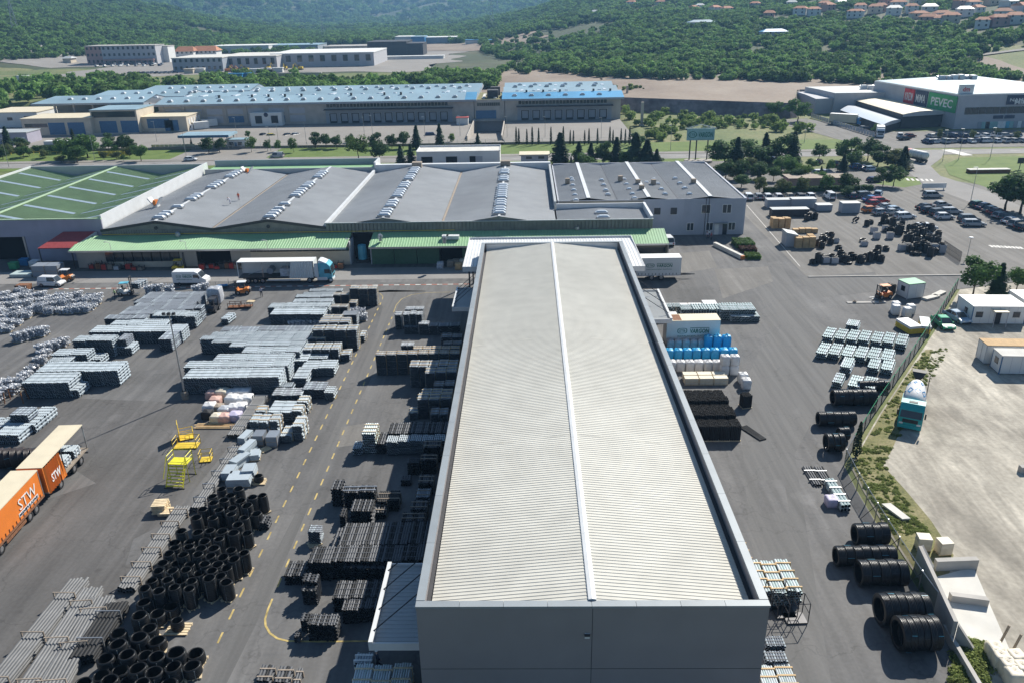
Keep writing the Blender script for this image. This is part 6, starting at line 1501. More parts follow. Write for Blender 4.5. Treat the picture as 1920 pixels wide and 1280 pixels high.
row(654,541.5,706,1.6,3,.95,'mid',l5,g5,1.35,'timber_pale'); row(622,553,654,1.4,1,2.0,'mid',l5,g5,1.4,'timber_pale'); row(620,575.5,652,1.4,1,2.0,'mid',l5,g5,1.4,'timber_pale'); row(653,568,668,1.6,2,.8,'mid',l5,g5,1.35,'timber_pale'); row(606,596.5,640,1.6,1,2.0,'mid',l5,g5,1.45,'timber_pale'); row(640,591,668,1.8,1,1.9,'mid',l5,g5,2.4)
l6 = 'light grey pipe bundle in the stepped rows left of the lone grey block'; g6 = 'light bundles in the stepped left rows'
row(65.6,695.8,220,3.0,1,2.25,'light',l6,g6,2.3); row(39,717,128,3.1,1,2.25,'light',l6,g6,2.3); row(128,730,147,2.6,1,1.1,'light',l6,g6,1.2); row(95,664.5,162,2.2,1,2.2,'light',l6,g6,2.0); row(86,677,129,1.8,1,2.0,'light',l6,g6,2.0); row(163,672,190,2.2,1,1.1,'light',l6,g6,1.2)
row(135,638,210,2.0,1,2.6,'light',l6,g6,2.2); row(212,651,247,2.2,1,1.2,'light',l6,g6,1.2); row(219,636,236,2.2,1,2.3,'mid','mid grey block of pipes behind the stepped left rows',None,1.5)
l7 = 'light pipe bundle in the small group beside the orange road train'; g7 = 'light bundles beside the orange road train'
row(58,778,86,2.2,1,1.15,'light',l7,g7,1.6); row(17,795,66,2.6,1,1.15,'light',l7,g7,1.7); row(-14,814,34,2.8,1,1.25,'light',l7,g7,1.8); row(-60,800,14,2.4,1,1.15,'light',l7,g7,1.8)
row(16,776,52,2.0,1,1.0,'mid','grey pipe block lying on top of the small group by the orange road train','grey blocks on top of the small group',1.7,z_base=1.2)
l8 = 'light topped pipe bundle in the wide row behind the lone grey block'; g8 = 'wide row behind the lone grey block'
row(164.7,622,340,2.6,1,1.95,'light',l8,g8,2.4)
row(295,635.5,320.5,3.2,2,.95,'mid','lone grey pipe block standing before the wide row','lone grey block',2.2)
l9 = 'dark topped pipe bundle in the mixed field near the blue forklift'; g9 = 'dark topped bundles of the mixed field'; l9b = 'pale topped pipe bundle in the mixed field near the blue forklift'; g9b = 'pale bundles of the mixed field'
row(204,608.5,264,2.4,1,1.6,'light',l9b,g9b,2.2); row(263,609,309,2.6,1,1.5,'light',l9b,g9b,1.3)
for k,(a,b,c,kd) in enumerate(((194,597.5,272,'fine'),(222,589,340,'fine'),(233,581,362,'fine'),(250,574,362,'fine'),(250,567,372,'fine'),(262,560,378,'fine'),(272,554,380,'fine'))):
    row(a,b,c,1.7,1,1.75,kd,l9,g9,2.5)
row(283,592,330,2.0,1,1.9,'light',l9b,g9b,1.8); row(330,592,346,2.2,1,1.9,'light',l9b,g9b,1.4); row(347,592.5,366,2.3,2,.95,'light',l9b,g9b,1.6); row(362,578,376,1.6,3,.7,'mid',l9,g9,1.2)
row(415,597,430,2.6,1,1.0,'light','single long light bundle lying askew near the rusty trolleys',None,1.3,rot=-.12)
l10 = 'grey pipe bundle in white frames at the back corner by the hall canopy'; g10 = 'white framed bundles by the hall canopy'
row(739,590.8,752,1.6,3,.72,'fine',l10,g10,1.1,'frame_white'); row(755,589.5,792,1.5,3,.9,'fine',l10,g10,1.15,'frame_white'); row(759,580,794,1.4,1,2.8,'fine',l10,g10,1.15,'frame_white'); row(784,608,804,1.4,2,.85,'fine',l10,g10,1.6,'frame_white'); row(757,613,784,1.4,1,1.1,'fine',l10,g10,1.6); row(804,611.5,820,1.5,1,1.4,'mid','pale topped grey block in the back row by the hall',None,1.3); row(821,611,862,1.5,1,1.4,'mid','grey block in the shaded back row by the hall','shaded blocks by the hall',1.3)
l11 = 'grey pipe bundle in orange frames in the tall row across from the lane'; g11 = 'tall framed row across from the lane'
row(703,664,862,1.3,3,.95,'fine',l11,g11,1.32,'timber'); row(774,654.5,862,1.1,1,2.85,'fine',l11,g11,1.32,'timber'); row(751,647.5,776,1.2,2,.9,'fine',l11,g11,1.2,'frame_white')
l12 = 'framed grey pipe bundle in the shaded rows along the hall wall'; g12 = 'framed bundles in the shade of the hall'
row(767,686,858,2.0,1,2.95,'fine',l12,g12,1.35,'timber'); row(796,698,856,1.8,1,2.95,'fine',l12,g12,1.35,'timber_pale'); row(789,737.5,848,1.5,1,2.5,'fine',l12,g12,1.4,'timber_pale'); row(781,748,846,1.8,3,.8,'fine',l12,g12,1.4,'timber_pale'); row(766,773,784,1.6,1,.9,'fine',l12,g12,1.2,'timber_pale')
l13 = 'dark pipe bundle in the row behind the pale topped blocks by the hall'; g13 = 'dark pipes behind the pale blocks'
row(726,811.5,838,2.5,1,1.7,'dark',l13,g13,2.0); row(724,826.5,835,1.4,2,.85,'light','pale topped pipe block in front of the dark row by the hall','pale blocks by the hall',1.4)
row(677,812.5,704,2.4,3,.82,'white','tall white framed stack of pipes at the corner of the dark rows','tall white framed stack',1.5,'timber_pale',nf=3); row(661,838.5,679,1.6,1,.95,'light','low pale block at the foot of the tall white stack',None,1.05); row(702,831,722,2.6,1,1.35,'dark','dark pipe bundle beside the tall white stack',None,1.1)
row(770,828,790,2.6,1,1.5,'dark','dark pipe bundle lying askew in the shade by the hall',None,1.1); row(763,866,786,1.2,2,.7,'black','black topped stack standing in the shade of the hall','black stack in the shade',1.2); row(751,899,770,1.0,1,.7,'dark','small round bundle of pipes on the shaded asphalt',None,1.0)
row(620,914,642,1.7,2,1.0,'dark','dark pipe stack with jutting ends behind the black crates','dark stack behind the black crates',1.3)
row(642,922,703,1.2,2,1.0,'black','flat black crate stacked behind the upright dark block','flat black crates',1.7,'steel'); row(654,957.5,696,1.9,1,2.05,'dark','dark pipe bundle in the upright block between the crates and the wide rows','upright dark block',1.15); row(635,967,646,1.4,1,1.1,'dark','narrow dark bundle left of the upright dark block',None,.7)
l14 = 'dark grey pipe bundle in the wide ribbed rows by the hanging canopy'; g14 = 'wide dark rows by the hanging canopy'
row(632,1020,806,3.2,1,1.95,'dark',l14,g14,1.95); row(620,1024,632,3.0,1,1.0,'dark',l14,g14,.9); row(575,1051.5,796,2.2,1,1.95,'dark',l14,g14,1.95); row(532,1077.5,574,2.0,1,.95,'dark',l14,g14,1.0); row(642,1066,722,1.2,1,1.5,'dark',l14,g14,1.9); row(622,1120.5,716,2.1,1,1.5,'dark',l14,g14,1.6); row(640,1140.5,706,1.4,1,1.4,'dark',l14,g14,1.6)
row(576,995.5,600,1.0,1,1.4,'fine','single upright grey bundle standing beside the lane arc',None,1.2)
l15 = 'black pipe stack with pale open ends near the yellow arc'; g15 = 'black stacks near the yellow arc'
row(564,1089,595,1.0,1,1.9,'black',l15,g15,.75); row(564,1105,594,.9,1,1.5,'black',l15,g15,.75); row(594,1168,631,1.2,1,1.6,'black',l15,g15,1.6); row(575,1170,594,1.2,1,1.6,'black',l15,g15,.8); row(562,1160,578,.9,1,1.2,'black',l15,g15,.75); row(551,1190,562,.7,1,.6,'black',l15,g15,.5)
for (a,b,c) in ((478,1276,507),(513,1277,543),(548,1278,562)): row(a,b,c,1.5,1,.5,'dark','low dark bundle on the asphalt below the black stacks','low dark bundles',1.2,'timber_grey')
row(662,1240,697,1.0,1,1.2,'light','framed pale crate of pipes in the shade at the hall corner',None,1.35,'frame_white'); row(657,1285,768,2.0,1,1.3,'white','pale pipe bundle in the shaded row at the hall corner','shaded pale row at the hall corner',1.5,'timber_pale')
l16 = 'pale green pipe bundle in the row behind the white swap body'; g16 = 'pale green bundles behind the swap body'
row(1231,575,1278,1.6,1,1.5,'pale',l16,g16,1.35); row(1278,580,1300,2.2,1,1.5,'pale',l16,g16,1.2); row(1300,580,1418,2.6,1,1.6,'pale',l16,g16,1.25)
row(1352,581,1418,2.2,1,1.7,'pale',l16,g16,1.2); row(1372,593.5,1426,2.6,1,.9,'white','low white pipe bundle before the pale green row','low white bundles before the pale green row',1.5)
l17 = 'pale green pipe bundle in the field beside the green mesh fence'; g17 = 'pale green bundles beside the mesh fence'
for (a,b,c,L_,h_,sl) in ((1554,631,1716,3.9,1.1,-.09),(1542,660,1690,3.9,1.0,-.1),(1594,610,1618,2.4,1.2,0),(1588,688,1610,3.4,1.2,0),(1640,688,1690,3.8,.9,-.1),(1572,716,1592,3.0,1.0,0),(1602,722,1658,3.4,.85,-.1)):
    row(a,b,c,L_,1,h_,'pale',l17,g17,1.45,rot=-.52,slope=sl,gap=.2)
l18 = 'long pale pipe crate in timber frame by the front right corner of the hall'; g18 = 'long pale crates by the hall corner'
row(1420,1109,1508,4.0,2,.7,'white',l18,g18,1.25,'timber',nf=4); row(1396,1050,1412,3.0,2,.7,'white','pale pipe crate half hidden behind the hall parapet','crates behind the parapet',.9,'timber',nf=3); row(1432,1290,1502,2.2,1,.9,'white','pale framed pipe crate beside the hall near the grey cubes','framed crates near the grey cubes',1.25,'timber',nf=3)
row(1438,1212,1475,1.0,1,1.1,'mid','upright cube of grey pipe ends beside the hall wall','grey pipe cubes',1.3); row(1436,1238,1478,1.0,1,1.1,'mid','upright cube of grey pipe ends beside the hall wall','grey pipe cubes',1.3)
row(1576,945,1598,4.6,1,.8,'pale','long pale green bundle lying beside the low dark frames',None,1.15,'steel',nf=4)
row(1524,907,1566,3.4,1,.25,'dark','flat dark pipe pallet in a steel frame beside the mesh fence','flat dark pallets by the mesh fence',1.0,'steel')
l20 = 'dark pipe crate standing in the deep shade along the hall wall'; g20 = 'dark crates in the deep shade of the hall'
for (a,b,c,L_,lv,h_,kd) in ((792,838,826,1.6,1,1.9,'dark'),(788,862,818,1.4,1,1.7,'black'),(783,905,812,1.6,1,1.4,'dark'),(778,930,806,1.5,1,1.2,'mid'),(768,955,800,1.6,1,1.3,'dark'),(752,975,796,1.4,1,1.1,'black'),(706,938,748,1.8,1,1.2,'black'),(724,1087,790,2.0,1,1.5,'dark'),(700,958,724,1.6,1,.8,'dark'),(806,775,840,1.6,1,2.0,'fine'),(812,722,852,1.5,1,2.4,'fine'),(826,632,866,1.5,1,1.8,'mid'),(830,645,866,1.2,1,1.8,'fine')):
    row(a,b,c,L_,lv,h_,kd,l20,g20,1.3,'timber_grey')
# ---------------------------------------------------------------- black upright block right of the hall
def upright_mesh(W,D,H,d,m):
    mb = MB(); nx,ny = int(W/d),int(D/d)
    for i in range(nx):
        for j in range(ny):
            x,y = -W/2+d*(i+.5),-D/2+d*(j+.5); h = H+random.uniform(-.05,.06); r = d*.49; i0 = len(mb.v); s = 8
            for (rr,zz) in ((r,0),(r,h),(r*.84,h),(r*.84,h-.3)):
                mb.v += [(x+rr*math.cos(2*math.pi*k/s),y+rr*math.sin(2*math.pi*k/s),zz) for k in range(s)]
            for q in range(3):
                for k in range(s): mb.f.append((i0+q*s+k,i0+q*s+(k+1) % s,i0+(q+1)*s+(k+1) % s,i0+(q+1)*s+k)); mb.m.append(0 if q < 2 else 1)
            mb.f.append(tuple(i0+3*s+k for k in range(s))); mb.m.append(1)
    return mb.mesh('pipes',[m,'hole'])
UP_ = [upright_mesh(1.15,1.15,h,.19,'pipe_black') for h in (1.75,1.55,1.9)]
wrapm = MB().box(-.6,-.6,.12,.6,.6,1.0).mesh('plastic_wrap','pipe_black')
PAL = MB()
for k in range(5): PAL.box(-.6,-.4+k*.19-.07+.02,.11,.6,-.4+k*.19+.07+.02,.14)
for y in (-.36,0,.36): PAL.box(-.6,y-.05,0,.6,y+.05,.11)
PALM = PAL.mesh('pallet','timber_pale')
A = G(1316,828)
for j in range(8):
    n = 5
    for i in range(n):
        o = thing('pipe_cube','square pallet of upright black pipes in the dark block beside the hall','pipe pallet',(A.x-1.1+i*1.2+(.1 if j % 2 else 0)-.02*j,A.y+.6+j*1.2,0),random.uniform(-.03,.03),'black upright pipe pallets beside the hall')
        put('pallet',PALM,o,scale=(1,1.35,1)); put('pipes',UP_[(i*3+j) % 3],o,(0,0,.14))
for (a,b,lab) in ((1372,760,'pallet of upright black pipes standing apart at the corner of the dark block'),):
    p = G(1397,762); o = thing('pipe_cube',lab,'pipe pallet',p,.2); put('pallet',PALM,o,scale=(1,1.35,1)); put('pipes',UP_[1],o,(0,0,.14))
o = thing('pipe_bunch','loose fan of black pipes lying beside the dark block','pipes',G(1412,812),R_(-65))
for k in range(7): part('pipe',MB().cyl((-1.7,-.5+k*.16,.08),(1.7,-.4+k*.13,.08),.07,n=7),'pipe_black',o)
# ---------------------------------------------------------------- big bags and wrapped loads
def bag_mesh(w,h,m,seed,neck=True,name='sack'):
    random.seed(seed); mb = MB(); n = 16; prof = [(0,.0),(.47,.0),(.5,.06),(.52,.35),(.52,.7),(.5,.93),(.44,.99),(.24,1.0),(.12,1.1 if neck else .97),(0,1.12 if neck else .96)]
    for j,(r,z) in enumerate(prof):
        for k in range(n):
            a = 2*math.pi*k/n; ca,sa = math.cos(a),math.sin(a); sq = 1/max(abs(ca),abs(sa))**.88
            rr = r*w*sq*(1+random.uniform(-.05,.05)*(j not in (0,1))); mb.v.append((rr*ca,rr*sa,z*h*(1+random.uniform(-.03,.03)*(j > 1))))
    for j in range(len(prof)-1):
        for k in range(n): mb.f.append((j*n+k,j*n+(k+1) % n,(j+1)*n+(k+1) % n,(j+1)*n+k)); mb.m.append(0)
    return mb.mesh(name,m,smooth=True)
BAGS = {}
def bag(px,py,w,h,m,label,group,cat='sack',z=0.,pallet=False,neck=True):
    k = (m,round(w,1),round(h,1),neck)
    if k not in BAGS: BAGS[k] = [bag_mesh(k[1],k[2],m,s,neck) for s in range(3)]
    me = random.choice(BAGS[k])
    p = G(px,py,z); nm = {'bag_blue': 'blue_sack','bag_white': 'white_sack'}.get(m,'sack')
    if pallet:
        o = thing(nm,label,cat,p,random.uniform(-.06,.06),group); put('pallet',PALM,o,scale=(w/1.2,w/.9,1)); put('bag',me,o,(0,0,.14))
    else: o = put(nm,me,None,p,random.uniform(-.1,.1),label,cat,group)
    return o
random.seed(8)
for k in range(3): bag(1326+k*17.2,655,1.15,2.1,'bag_blue','tall bright blue sack beside the white swap body','tall blue sacks')
for k in range(8): bag(1254+k*17,672-(k*.2),1.15,1.35,'bag_blue','short bright blue sack in the row before the white sacks','short blue sacks')
for k in range(5): bag(1256+k*14.5,652,1.0,1.3,'wrap','grey wrapped sack behind the blue sacks','grey sacks behind the blue')
for k in range(7): bag(1258+k*17,694,1.15,1.35,'bag_white','white sack in the row behind the cream crates','white sacks')
for (a,b,z) in ((1357,700,0),(1375,700,0),(1357,700,1.3),(1375,700,1.3),(1392,716,0),(1378,728,0),(1398,727,0),(1378,728,0)):
    if (a,b,z) != (1378,728,0) or k != 99: bag(a,b-(0 if not z else 0),1.15,1.3,'bag_white','white sack in the cluster at the corner of the cream crates','white sacks at the crate corner') if not z else put('white_sack',BAGS[('bag_white',1.1 if ('bag_white',1.1,1.3,True) in BAGS else 1.1,1.3,True)][0] if ('bag_white',1.1,1.3,True) in BAGS else list(BAGS.values())[-1][0],None,G(a,b)+Vector((0,0,1.32)),0,'white sack on top of another at the crate corner','sack','white sacks stacked at the crate corner')
    k = 99
def crate(px,py,px2,L,H,label,group,bm='bag_cream',fm='timber_pale',n=1,name='crate',cat='crate'):
    A = G(px,py); B = G(px2,py-(px2-px)*.0145); W = (B.x-A.x)/n
    for i in range(n):
        o = thing(name,label,cat,(A.x+W*(i+.5),A.y+L/2,0),random.uniform(-.01,.01),group); w2 = W/2-.06
        part('load',MB().box(-w2,-L/2,.14,w2,L/2,H),bm,o)
        f = MB()
        for x in (-w2-.02,w2-.04):
            for y in (-L/2-.02,L/2-.04): f.box(x,y,0,x+.06,y+.06,H+.03)
        for y in (-L/2,L/2-.12): f.box(-w2+.04,y,0,w2-.04,y+.12,.13)
        f.box(-w2+.05,-L/2-.03,H*.5,w2-.05,-L/2-.005,H*.5+.06)
        part('crate_frame',f,fm,o,kind='stuff')
random.seed(4)
crate(1283,722,1365,.95,.95,'cream covered crate before the block of upright black pipes','cream crates',n=3); crate(1280,714.5,1362,.95,.95,'cream covered crate in the second row before the white sacks','cream crates of the second row',n=3)
crate(1240,592,1318,1.8,1.4,'white sheeted crate between the pale pipes and the swap body','white sheeted crates','bag_white',n=3); crate(1318,588,1345,2.0,1.5,'white sheeted crate with torn cover beside the pale pipes',None,'bag_white'); crate(1242,603,1270,1.3,1.1,'flat white sheeted crate behind the swap body','flat sheeted crates','bag_white',n=1); crate(1222,605,1240,1.6,1.6,'beige crate under the grey hung canopy',None)
def jumble_mesh(w,h,seed):
    random.seed(seed); mb = MB(); mb.box(-w*.42,-w*.42,.1,w*.42,w*.42,h*.85,1)
    for k in range(150):
        f = random.choice('ttfsbs'); x,y,z = random.uniform(-.5,.5)*w,random.uniform(-.5,.5)*w,random.uniform(.12,.95)*h
        if f == 't': z = h*random.uniform(.8,1.0)
        elif f == 'f': y = -w*.47
        elif f == 'b': y = w*.47
        else: x = random.choice((-1,1))*w*.47
        d = rnd_unit(); L = random.uniform(.1,.3); c = Vector((x,y,max(.12,z)))
        if random.random() < .6: mb.cyl(c-d*L/2,c+d*L/2,random.uniform(.05,.11),n=6,m=random.choice((0,0,2)),mc=1)
        else: leaf(mb,c,d,random.uniform(.12,.28)); mb.m[-1] = random.choice((0,2))
    return mb.mesh('fittings',['wrap','pipe_mid','bag_white'])
JUM = {}
def wrapped(px,py,w,h,label,group,m='wrap',rz=0.):
    k = (w,h)
    if k not in JUM: JUM[k] = [jumble_mesh(w,h,s) for s in range(4)]
    o = thing('wrapped_load',label,'wrapped load',G(px,py),random.uniform(-.3,.3),group); put('pallet',PALM,o,scale=(w/1.3,w,1)); put('fittings',random.choice(JUM[k]),o)
random.seed(14)
spots = []
for r_,(y,x0,x1,st) in enumerate(((562,10,190,17),(570,-10,185,17),(578,-20,175,16.5),(587,-20,150,16),(597,-20,60,16),(608,-20,40,15),(620,-20,20,14),(586,130,175,16),(555,36,60,14))):
    x = x0+random.uniform(0,8)
    while x < x1:
        spots.append((x,y+random.uniform(-1.5,1.5))); x += st*random.uniform(.85,1.2)
for (x,y) in spots: wrapped(x,y,random.choice((1.3,1.4,1.5)),random.choice((.8,1.1,1.5)),'film wrapped load of silvery fittings in the heap at the yard edge','wrapped loads in the heap')
for (x,y) in ((37,640),(50,636),(62,632),(75,630),(82,629)): wrapped(x,y,1.4,1.4,'film wrapped load in the short row on open asphalt','wrapped loads in the short row')
for (x,y) in ((80,659),(95,656),(108,652),(120,648),(85,670),(78,682),(62,700),(50,712),(42,722),(5,727),(20,724),(10,740),(26,737),(-5,752)): wrapped(x,y,1.35,1.2,'film wrapped load at the left ends of the stepped rows','wrapped loads at the row ends')
for (x,y) in ((552,612),(566,611),(580,610),(594,611),(630,595),(650,594),(668,596),(680,600),(676,590),(660,588)): wrapped(x,y,1.4,1.0,'film wrapped load between the light rows and the framed bundles','wrapped loads between the rows')
for (x,y) in ((283,556),(300,554),(320,555),(372,556),(385,552)): wrapped(x,y,1.3,2.0,'silvery wrapped load at the back of the mixed field','wrapped loads at the back of the mixed field')
put('lifted_bundle',bag_mesh(2.0,2.6,'wrap',5,False),None,G(398,577)+Vector((.2,1.6,.4)),0,'tall wrapped bundle of pipe ends on the dark forklift','pipe bundle')
random.seed(6)
for (x,y,m,w) in ((400,745,'bag_pink',1.4),(415,728,'bag_pink',1.3),(438,722,'bag_cream',1.6),(458,716,'bag_pink',1.5),(468,725,'bag_pink',1.3),(405,758,'bag_pink',1.3),(418,745,'bag_cream',1.4),(432,744,'bag_white',1.4),(446,742,'bag_white',1.4),(460,742,'bag_white',1.4),(436,757,'bag_white',1.4),(450,756,'bag_white',1.4),(464,754,'bag_white',1.4),(395,772,'bag_white',1.4),(410,772,'timber_grey',1.2),(422,776,'wrap',1.3),(390,783,'pipe_black',1.1),(408,790,'bag_cream',1.3),(424,790,'bag_pink',1.3),(442,787,'bag_lilac',1.4),(440,772,'bag_white',1.4),(452,770,'bag_white',1.4)):
    nm = {'bag_pink': 'pinkish','bag_cream': 'cream','bag_white': 'white','wrap': 'silvery','pipe_black': 'black','bag_lilac': 'lilac','timber_grey': 'brown'}[m]
    bag(x,y,w,random.choice((1.0,1.2)),m,nm+' sack in the mixed heap between the lamp mast and the steel pipes','mixed sacks by the lamp mast')
pl = thing('plank_pile','pile of long timber planks below the heap of mixed sacks','planks',G(408,800),R_(-1))
for k in range(7): part('plank',MB().box(-2.6+random.uniform(-.3,.3),-.5+k*.17,.1+(k % 2)*.09,2.4+random.uniform(-.3,.3),-.37+k*.17,.18+(k % 2)*.09),'timber',pl)
random.seed(9)
def slabs(px,py,w,d,n,rz,label,group):
    o = thing('board_stack',label,'board stack',G(px,py),rz,group)
    for k in range(n): part('board',MB().box(-w/2+random.uniform(-.06,.06),-d/2,.12+k*.22,w/2+random.uniform(-.06,.06),d/2,.12+k*.22+.2),'pipe_light',o)
    put('pallet',PALM,o,scale=(w/1.2,d/.9,1))
for (a,b,w,d,n,r) in ((452,905,2.4,1.8,4,.05),(432,893,1.2,1.8,4,.0),(470,893,1.2,1.6,5,.1),(452,870,1.0,2.2,4,-.4),(466,850,.9,2.4,5,-.25),(480,858,1.0,1.4,3,.2),(463,830,.9,2.0,5,-.2)): slabs(a,b,w,d,n,r,'askew stack of pale grey boards beside the lower steel pipes','pale board stacks')
crate(474,836,496,1.5,1.3,'upright grey sheeted box beside the askew pale boards','upright grey boxes','pipe_mid','timber_grey'); crate(499,838,522,1.6,1.3,'upright grey sheeted box beside the askew pale boards','upright grey boxes','pipe_mid','timber_grey'); crate(452,834,470,1.6,1.0,'upright grey sheeted box beside the askew pale boards','upright grey boxes','pipe_mid','timber_grey')
for (a,b) in ((497,843),(488,905),(590,1020)): put('empty_pallet',PALM,None,G(a,b),random.random(),'empty timber pallet lying beside the grey stacks','pallet','empty pallets')
def pallet_stack(px,py,n,label,jit=.05,s=1.0):
    o = thing('pallet_stack',label,'pallets',G(px,py),random.uniform(-.2,.2))
    for k in range(n): put('pallet',PALM,o,(random.uniform(-jit,jit),random.uniform(-jit,jit),k*.142),random.uniform(-.04,.04),scale=(s,s*1.3,1))
pallet_stack(303,957,7,'stack of new pallets beside the lemon yellow platform',.09,1.1); pallet_stack(313,962,3,'short leaning stack of pallets against the taller new stack',.09)
# ---------------------------------------------------------------- long steel pipes
def long_pipes(p0,p1,n,r,rows,m,label,group=None,clamps=3,clampm='timber_grey'):
    A,B = Vector(p0),Vector(p1); d = (B-A); Ln = d.length; ang = math.atan2(d.y,d.x)
    o = thing('steel_pipe_bundle',label,'pipe bundle',A,ang,group)
    me = MB(); s = 10
    for (rr,x) in ((r*.82,.25),(r*.82,0),(r,0),(r,Ln),(r*.82,Ln),(r*.82,Ln-.25)): me.v += [(x,rr*math.cos(2*math.pi*k/s),rr*math.sin(2*math.pi*k/s)) for k in range(s)]
    for q in range(5):
        for k in range(s): me.f.append((q*s+k,(q+1)*s+k,(q+1)*s+(k+1) % s,q*s+(k+1) % s)); me.m.append(1 if q in (0,4) else 0)
    me.f.append(tuple(range(s))); me.m.append(1); me.f.append(tuple(5*s+k for k in range(s))); me.m.append(1)
    mm = me.mesh('pipe',[m,'hole'])
    for j in range(rows):
        for i in range(n): put('pipe',mm,o,(random.uniform(-.15,.15),(i-(n-1)/2)*2*r,r+.12+j*2*r))
    W = n*2*r; H = rows*2*r+.12
    for k in range(clamps):
        x = Ln*(k+.5)/clamps
        part('cradle',MB().box(x-.05,-W/2-.1,0,x+.05,W/2+.1,.11).box(x-.05,-W/2-.1,.11,x+.05,-W/2-.01,H+.35).box(x-.05,W/2+.01,.11,x+.05,W/2+.1,H+.35).box(x-.04,-W/2-.1,H+.3,x+.04,W/2+.1,H+.36),clampm,o)
random.seed(10)
def LP(a,b,z=0): return G(a,b,z)
lg = 'long steel pipe bundles in the corner'
z_ = .9
long_pipes(LP(-40,1330,.5)*1,LP(150,1090,.5),6,.135,3,'pipe_steel','long steel pipe bundle farthest from the black coils',lg,3); long_pipes(LP(30,1330,.5),LP(175,1107,.5),6,.135,3,'pipe_steel','long steel pipe bundle in the middle of the corner stack',lg,3); long_pipes(LP(78,1330,.4),LP(195,1125,.4),7,.135,3,'pipe_steel','long steel pipe bundle next to the black pipe bundle',lg,3)
for b in list(COL.objects)[-1:]: pass
long_pipes(LP(155,1240,.4),LP(222,1138,.4),6,.15,3,'pipe_black','bundle of thick black pipes with dark green ends',None,2,'steel')
for o in COL.objects:
    if o.name.startswith('steel_pipe_bundle'): o.location.z = 0
long_pipes(G(238,1112),G(345,958),6,.13,2,'pipe_steel','lower length of the grey pipe line with blue end caps','grey pipe line',6,'timber_grey'); long_pipes(G(368,960),G(446,842),4,.13,2,'pipe_steel','middle length of the grey pipe line beside the coils','grey pipe line',5,'steel'); long_pipes(G(440,822),G(494,745),6,.13,2,'pipe_steel','upper length of the grey pipe line beside the white sacks','grey pipe line',4,'steel')
# ---------------------------------------------------------------- black pipe coils
def coil_mesh(R,H,pr=.035,seed=0):
    """pipe wound in layers: ridged tube wall, open in the middle"""
    random.seed(seed); prof = []; n = max(5,int(H/(pr*4.4))); ri = R*.79
    st = H/n
    for k in range(n):
        bul = 1+.05*math.sin(math.pi*(k+.5)/n)+random.uniform(-.015,.015)
        for t in (0,.25,.5,.75): prof.append((R*bul-st*.30*abs(math.cos(math.pi*t))**1.5,(k+t)*st))
    prof.append((R*.93,H));
    for q in range(4): prof += [(R*.93-(R*.93-ri)*(q+.5)/4,H+st*.22),(R*.93-(R*.93-ri)*(q+1)/4,H)]
    for k in range(0,n,2): prof.append((ri*(1+.02*(k % 4)),H-(k+.5)*st))
    prof.append((ri,0))
    mb = MB(); nn = 22; ph = random.random()*6
    wob = [1+.03*math.sin(2*2*math.pi*k/nn+ph)+random.uniform(-.008,.008) for k in range(nn)]
    for r,z in prof:
        for k in range(nn):
            a = 2*math.pi*k/nn; f = wob[k]*(1+random.uniform(-.006,.006)); lean = z*.03*math.sin(ph)
            mb.v.append((r*f*math.cos(a)+lean,r*f*math.sin(a),z+.02*math.sin(a+ph)))
    for j in range(len(prof)-1):
        for k in range(nn): mb.f.append((j*nn+k,j*nn+(k+1) % nn,(j+1)*nn+(k+1) % nn,(j+1)*nn+k)); mb.m.append(0)
    return mb.mesh('wound_pipe','coil_black',smooth=True)
CM = {}
def coil_me(R,H):
    k = (round(R*20)/20,round(H*5)/5)
    if k not in CM: CM[k] = [coil_mesh(k[0],k[1],seed=s) for s in range(3)]
    return random.choice(CM[k])
tie = MB()
for k in range(4):
    a = k*math.pi/2+.3; tie.box(math.cos(a)*1.02-.02,math.sin(a)*1.02-.02,.05,math.cos(a)*1.02+.02,math.sin(a)*1.02+.02,.98)
TIE = tie.mesh('band','logo_grey')
random.seed(31)
CZ_ = [(x/4,960+y/4) for x,y in ((1475,40),(1605,35),(1735,5),(1830,45),(1895,0),(1780,100),(1360,140),(1480,145),(1560,140),(1665,145),(1750,155),(1850,150),(1335,205),(1440,205),(1530,210),(1640,200),(1310,255),(1415,255),(1515,255),(1600,265),(1730,280),(1825,300),(1260,310),(1370,320),(1485,320),(1570,325),(1680,330),(1795,330),(1235,365),(1340,370),(1445,375),(1535,385),(1640,375),(1735,370),(1190,425),(1290,430),(1400,430),(1490,435),(1600,430),(1690,425),(1155,495),(1255,500),(1365,495),(1455,485),(1565,495),(1675,500),(1085,570),(1185,580),(1305,560),(1415,570))]
C2_ = [(x/4,740+y/4) for x,y in ((1660,700),(1790,705),(1590,755),(1735,745),(1680,790),(1890,770),(1600,805),(1800,790),(1850,830),(1520,855),(1640,855),(1740,850),(1960,755))]
CB_ = [(x/4,960+y/4) for x,y in ((1080,670),(1255,670),(1045,770),(1195,750),(1095,850),(885,905),(880,985),(1045,940),(1165,960),(830,1065),(950,1070),(1065,1075),(1175,1080),(1315,1050),(1455,1060),(790,1150),(905,1165),(1030,1165),(1155,1170),(1285,1150),(1415,1135),(700,1235),(825,1255),(950,1255),(1075,1265),(1215,1240))]
placed = []
def coil(px,py,R,H,label,group,pal=True):
    p = G(px,py,H+.14)
    for q,rq in placed:
        dd = Vector((p.x-q.x,p.y-q.y,0)); mn = (R+rq)*.97
        if 0 < dd.length < mn: p = p+dd.normalized()*(mn-dd.length)
    p.z = 0; placed.append((p,R))
    o = thing('pipe_coil',label,'pipe coil',p,random.random()*6.28,group)
    put('wound_pipe',coil_me(R,H),o,(0,0,.145)); put('band',TIE,o,(0,0,.145),scale=(R,R,H))
    if pal: put('pallet',PALM,o,rz=0,scale=(R*1.55,R*2.1,1))
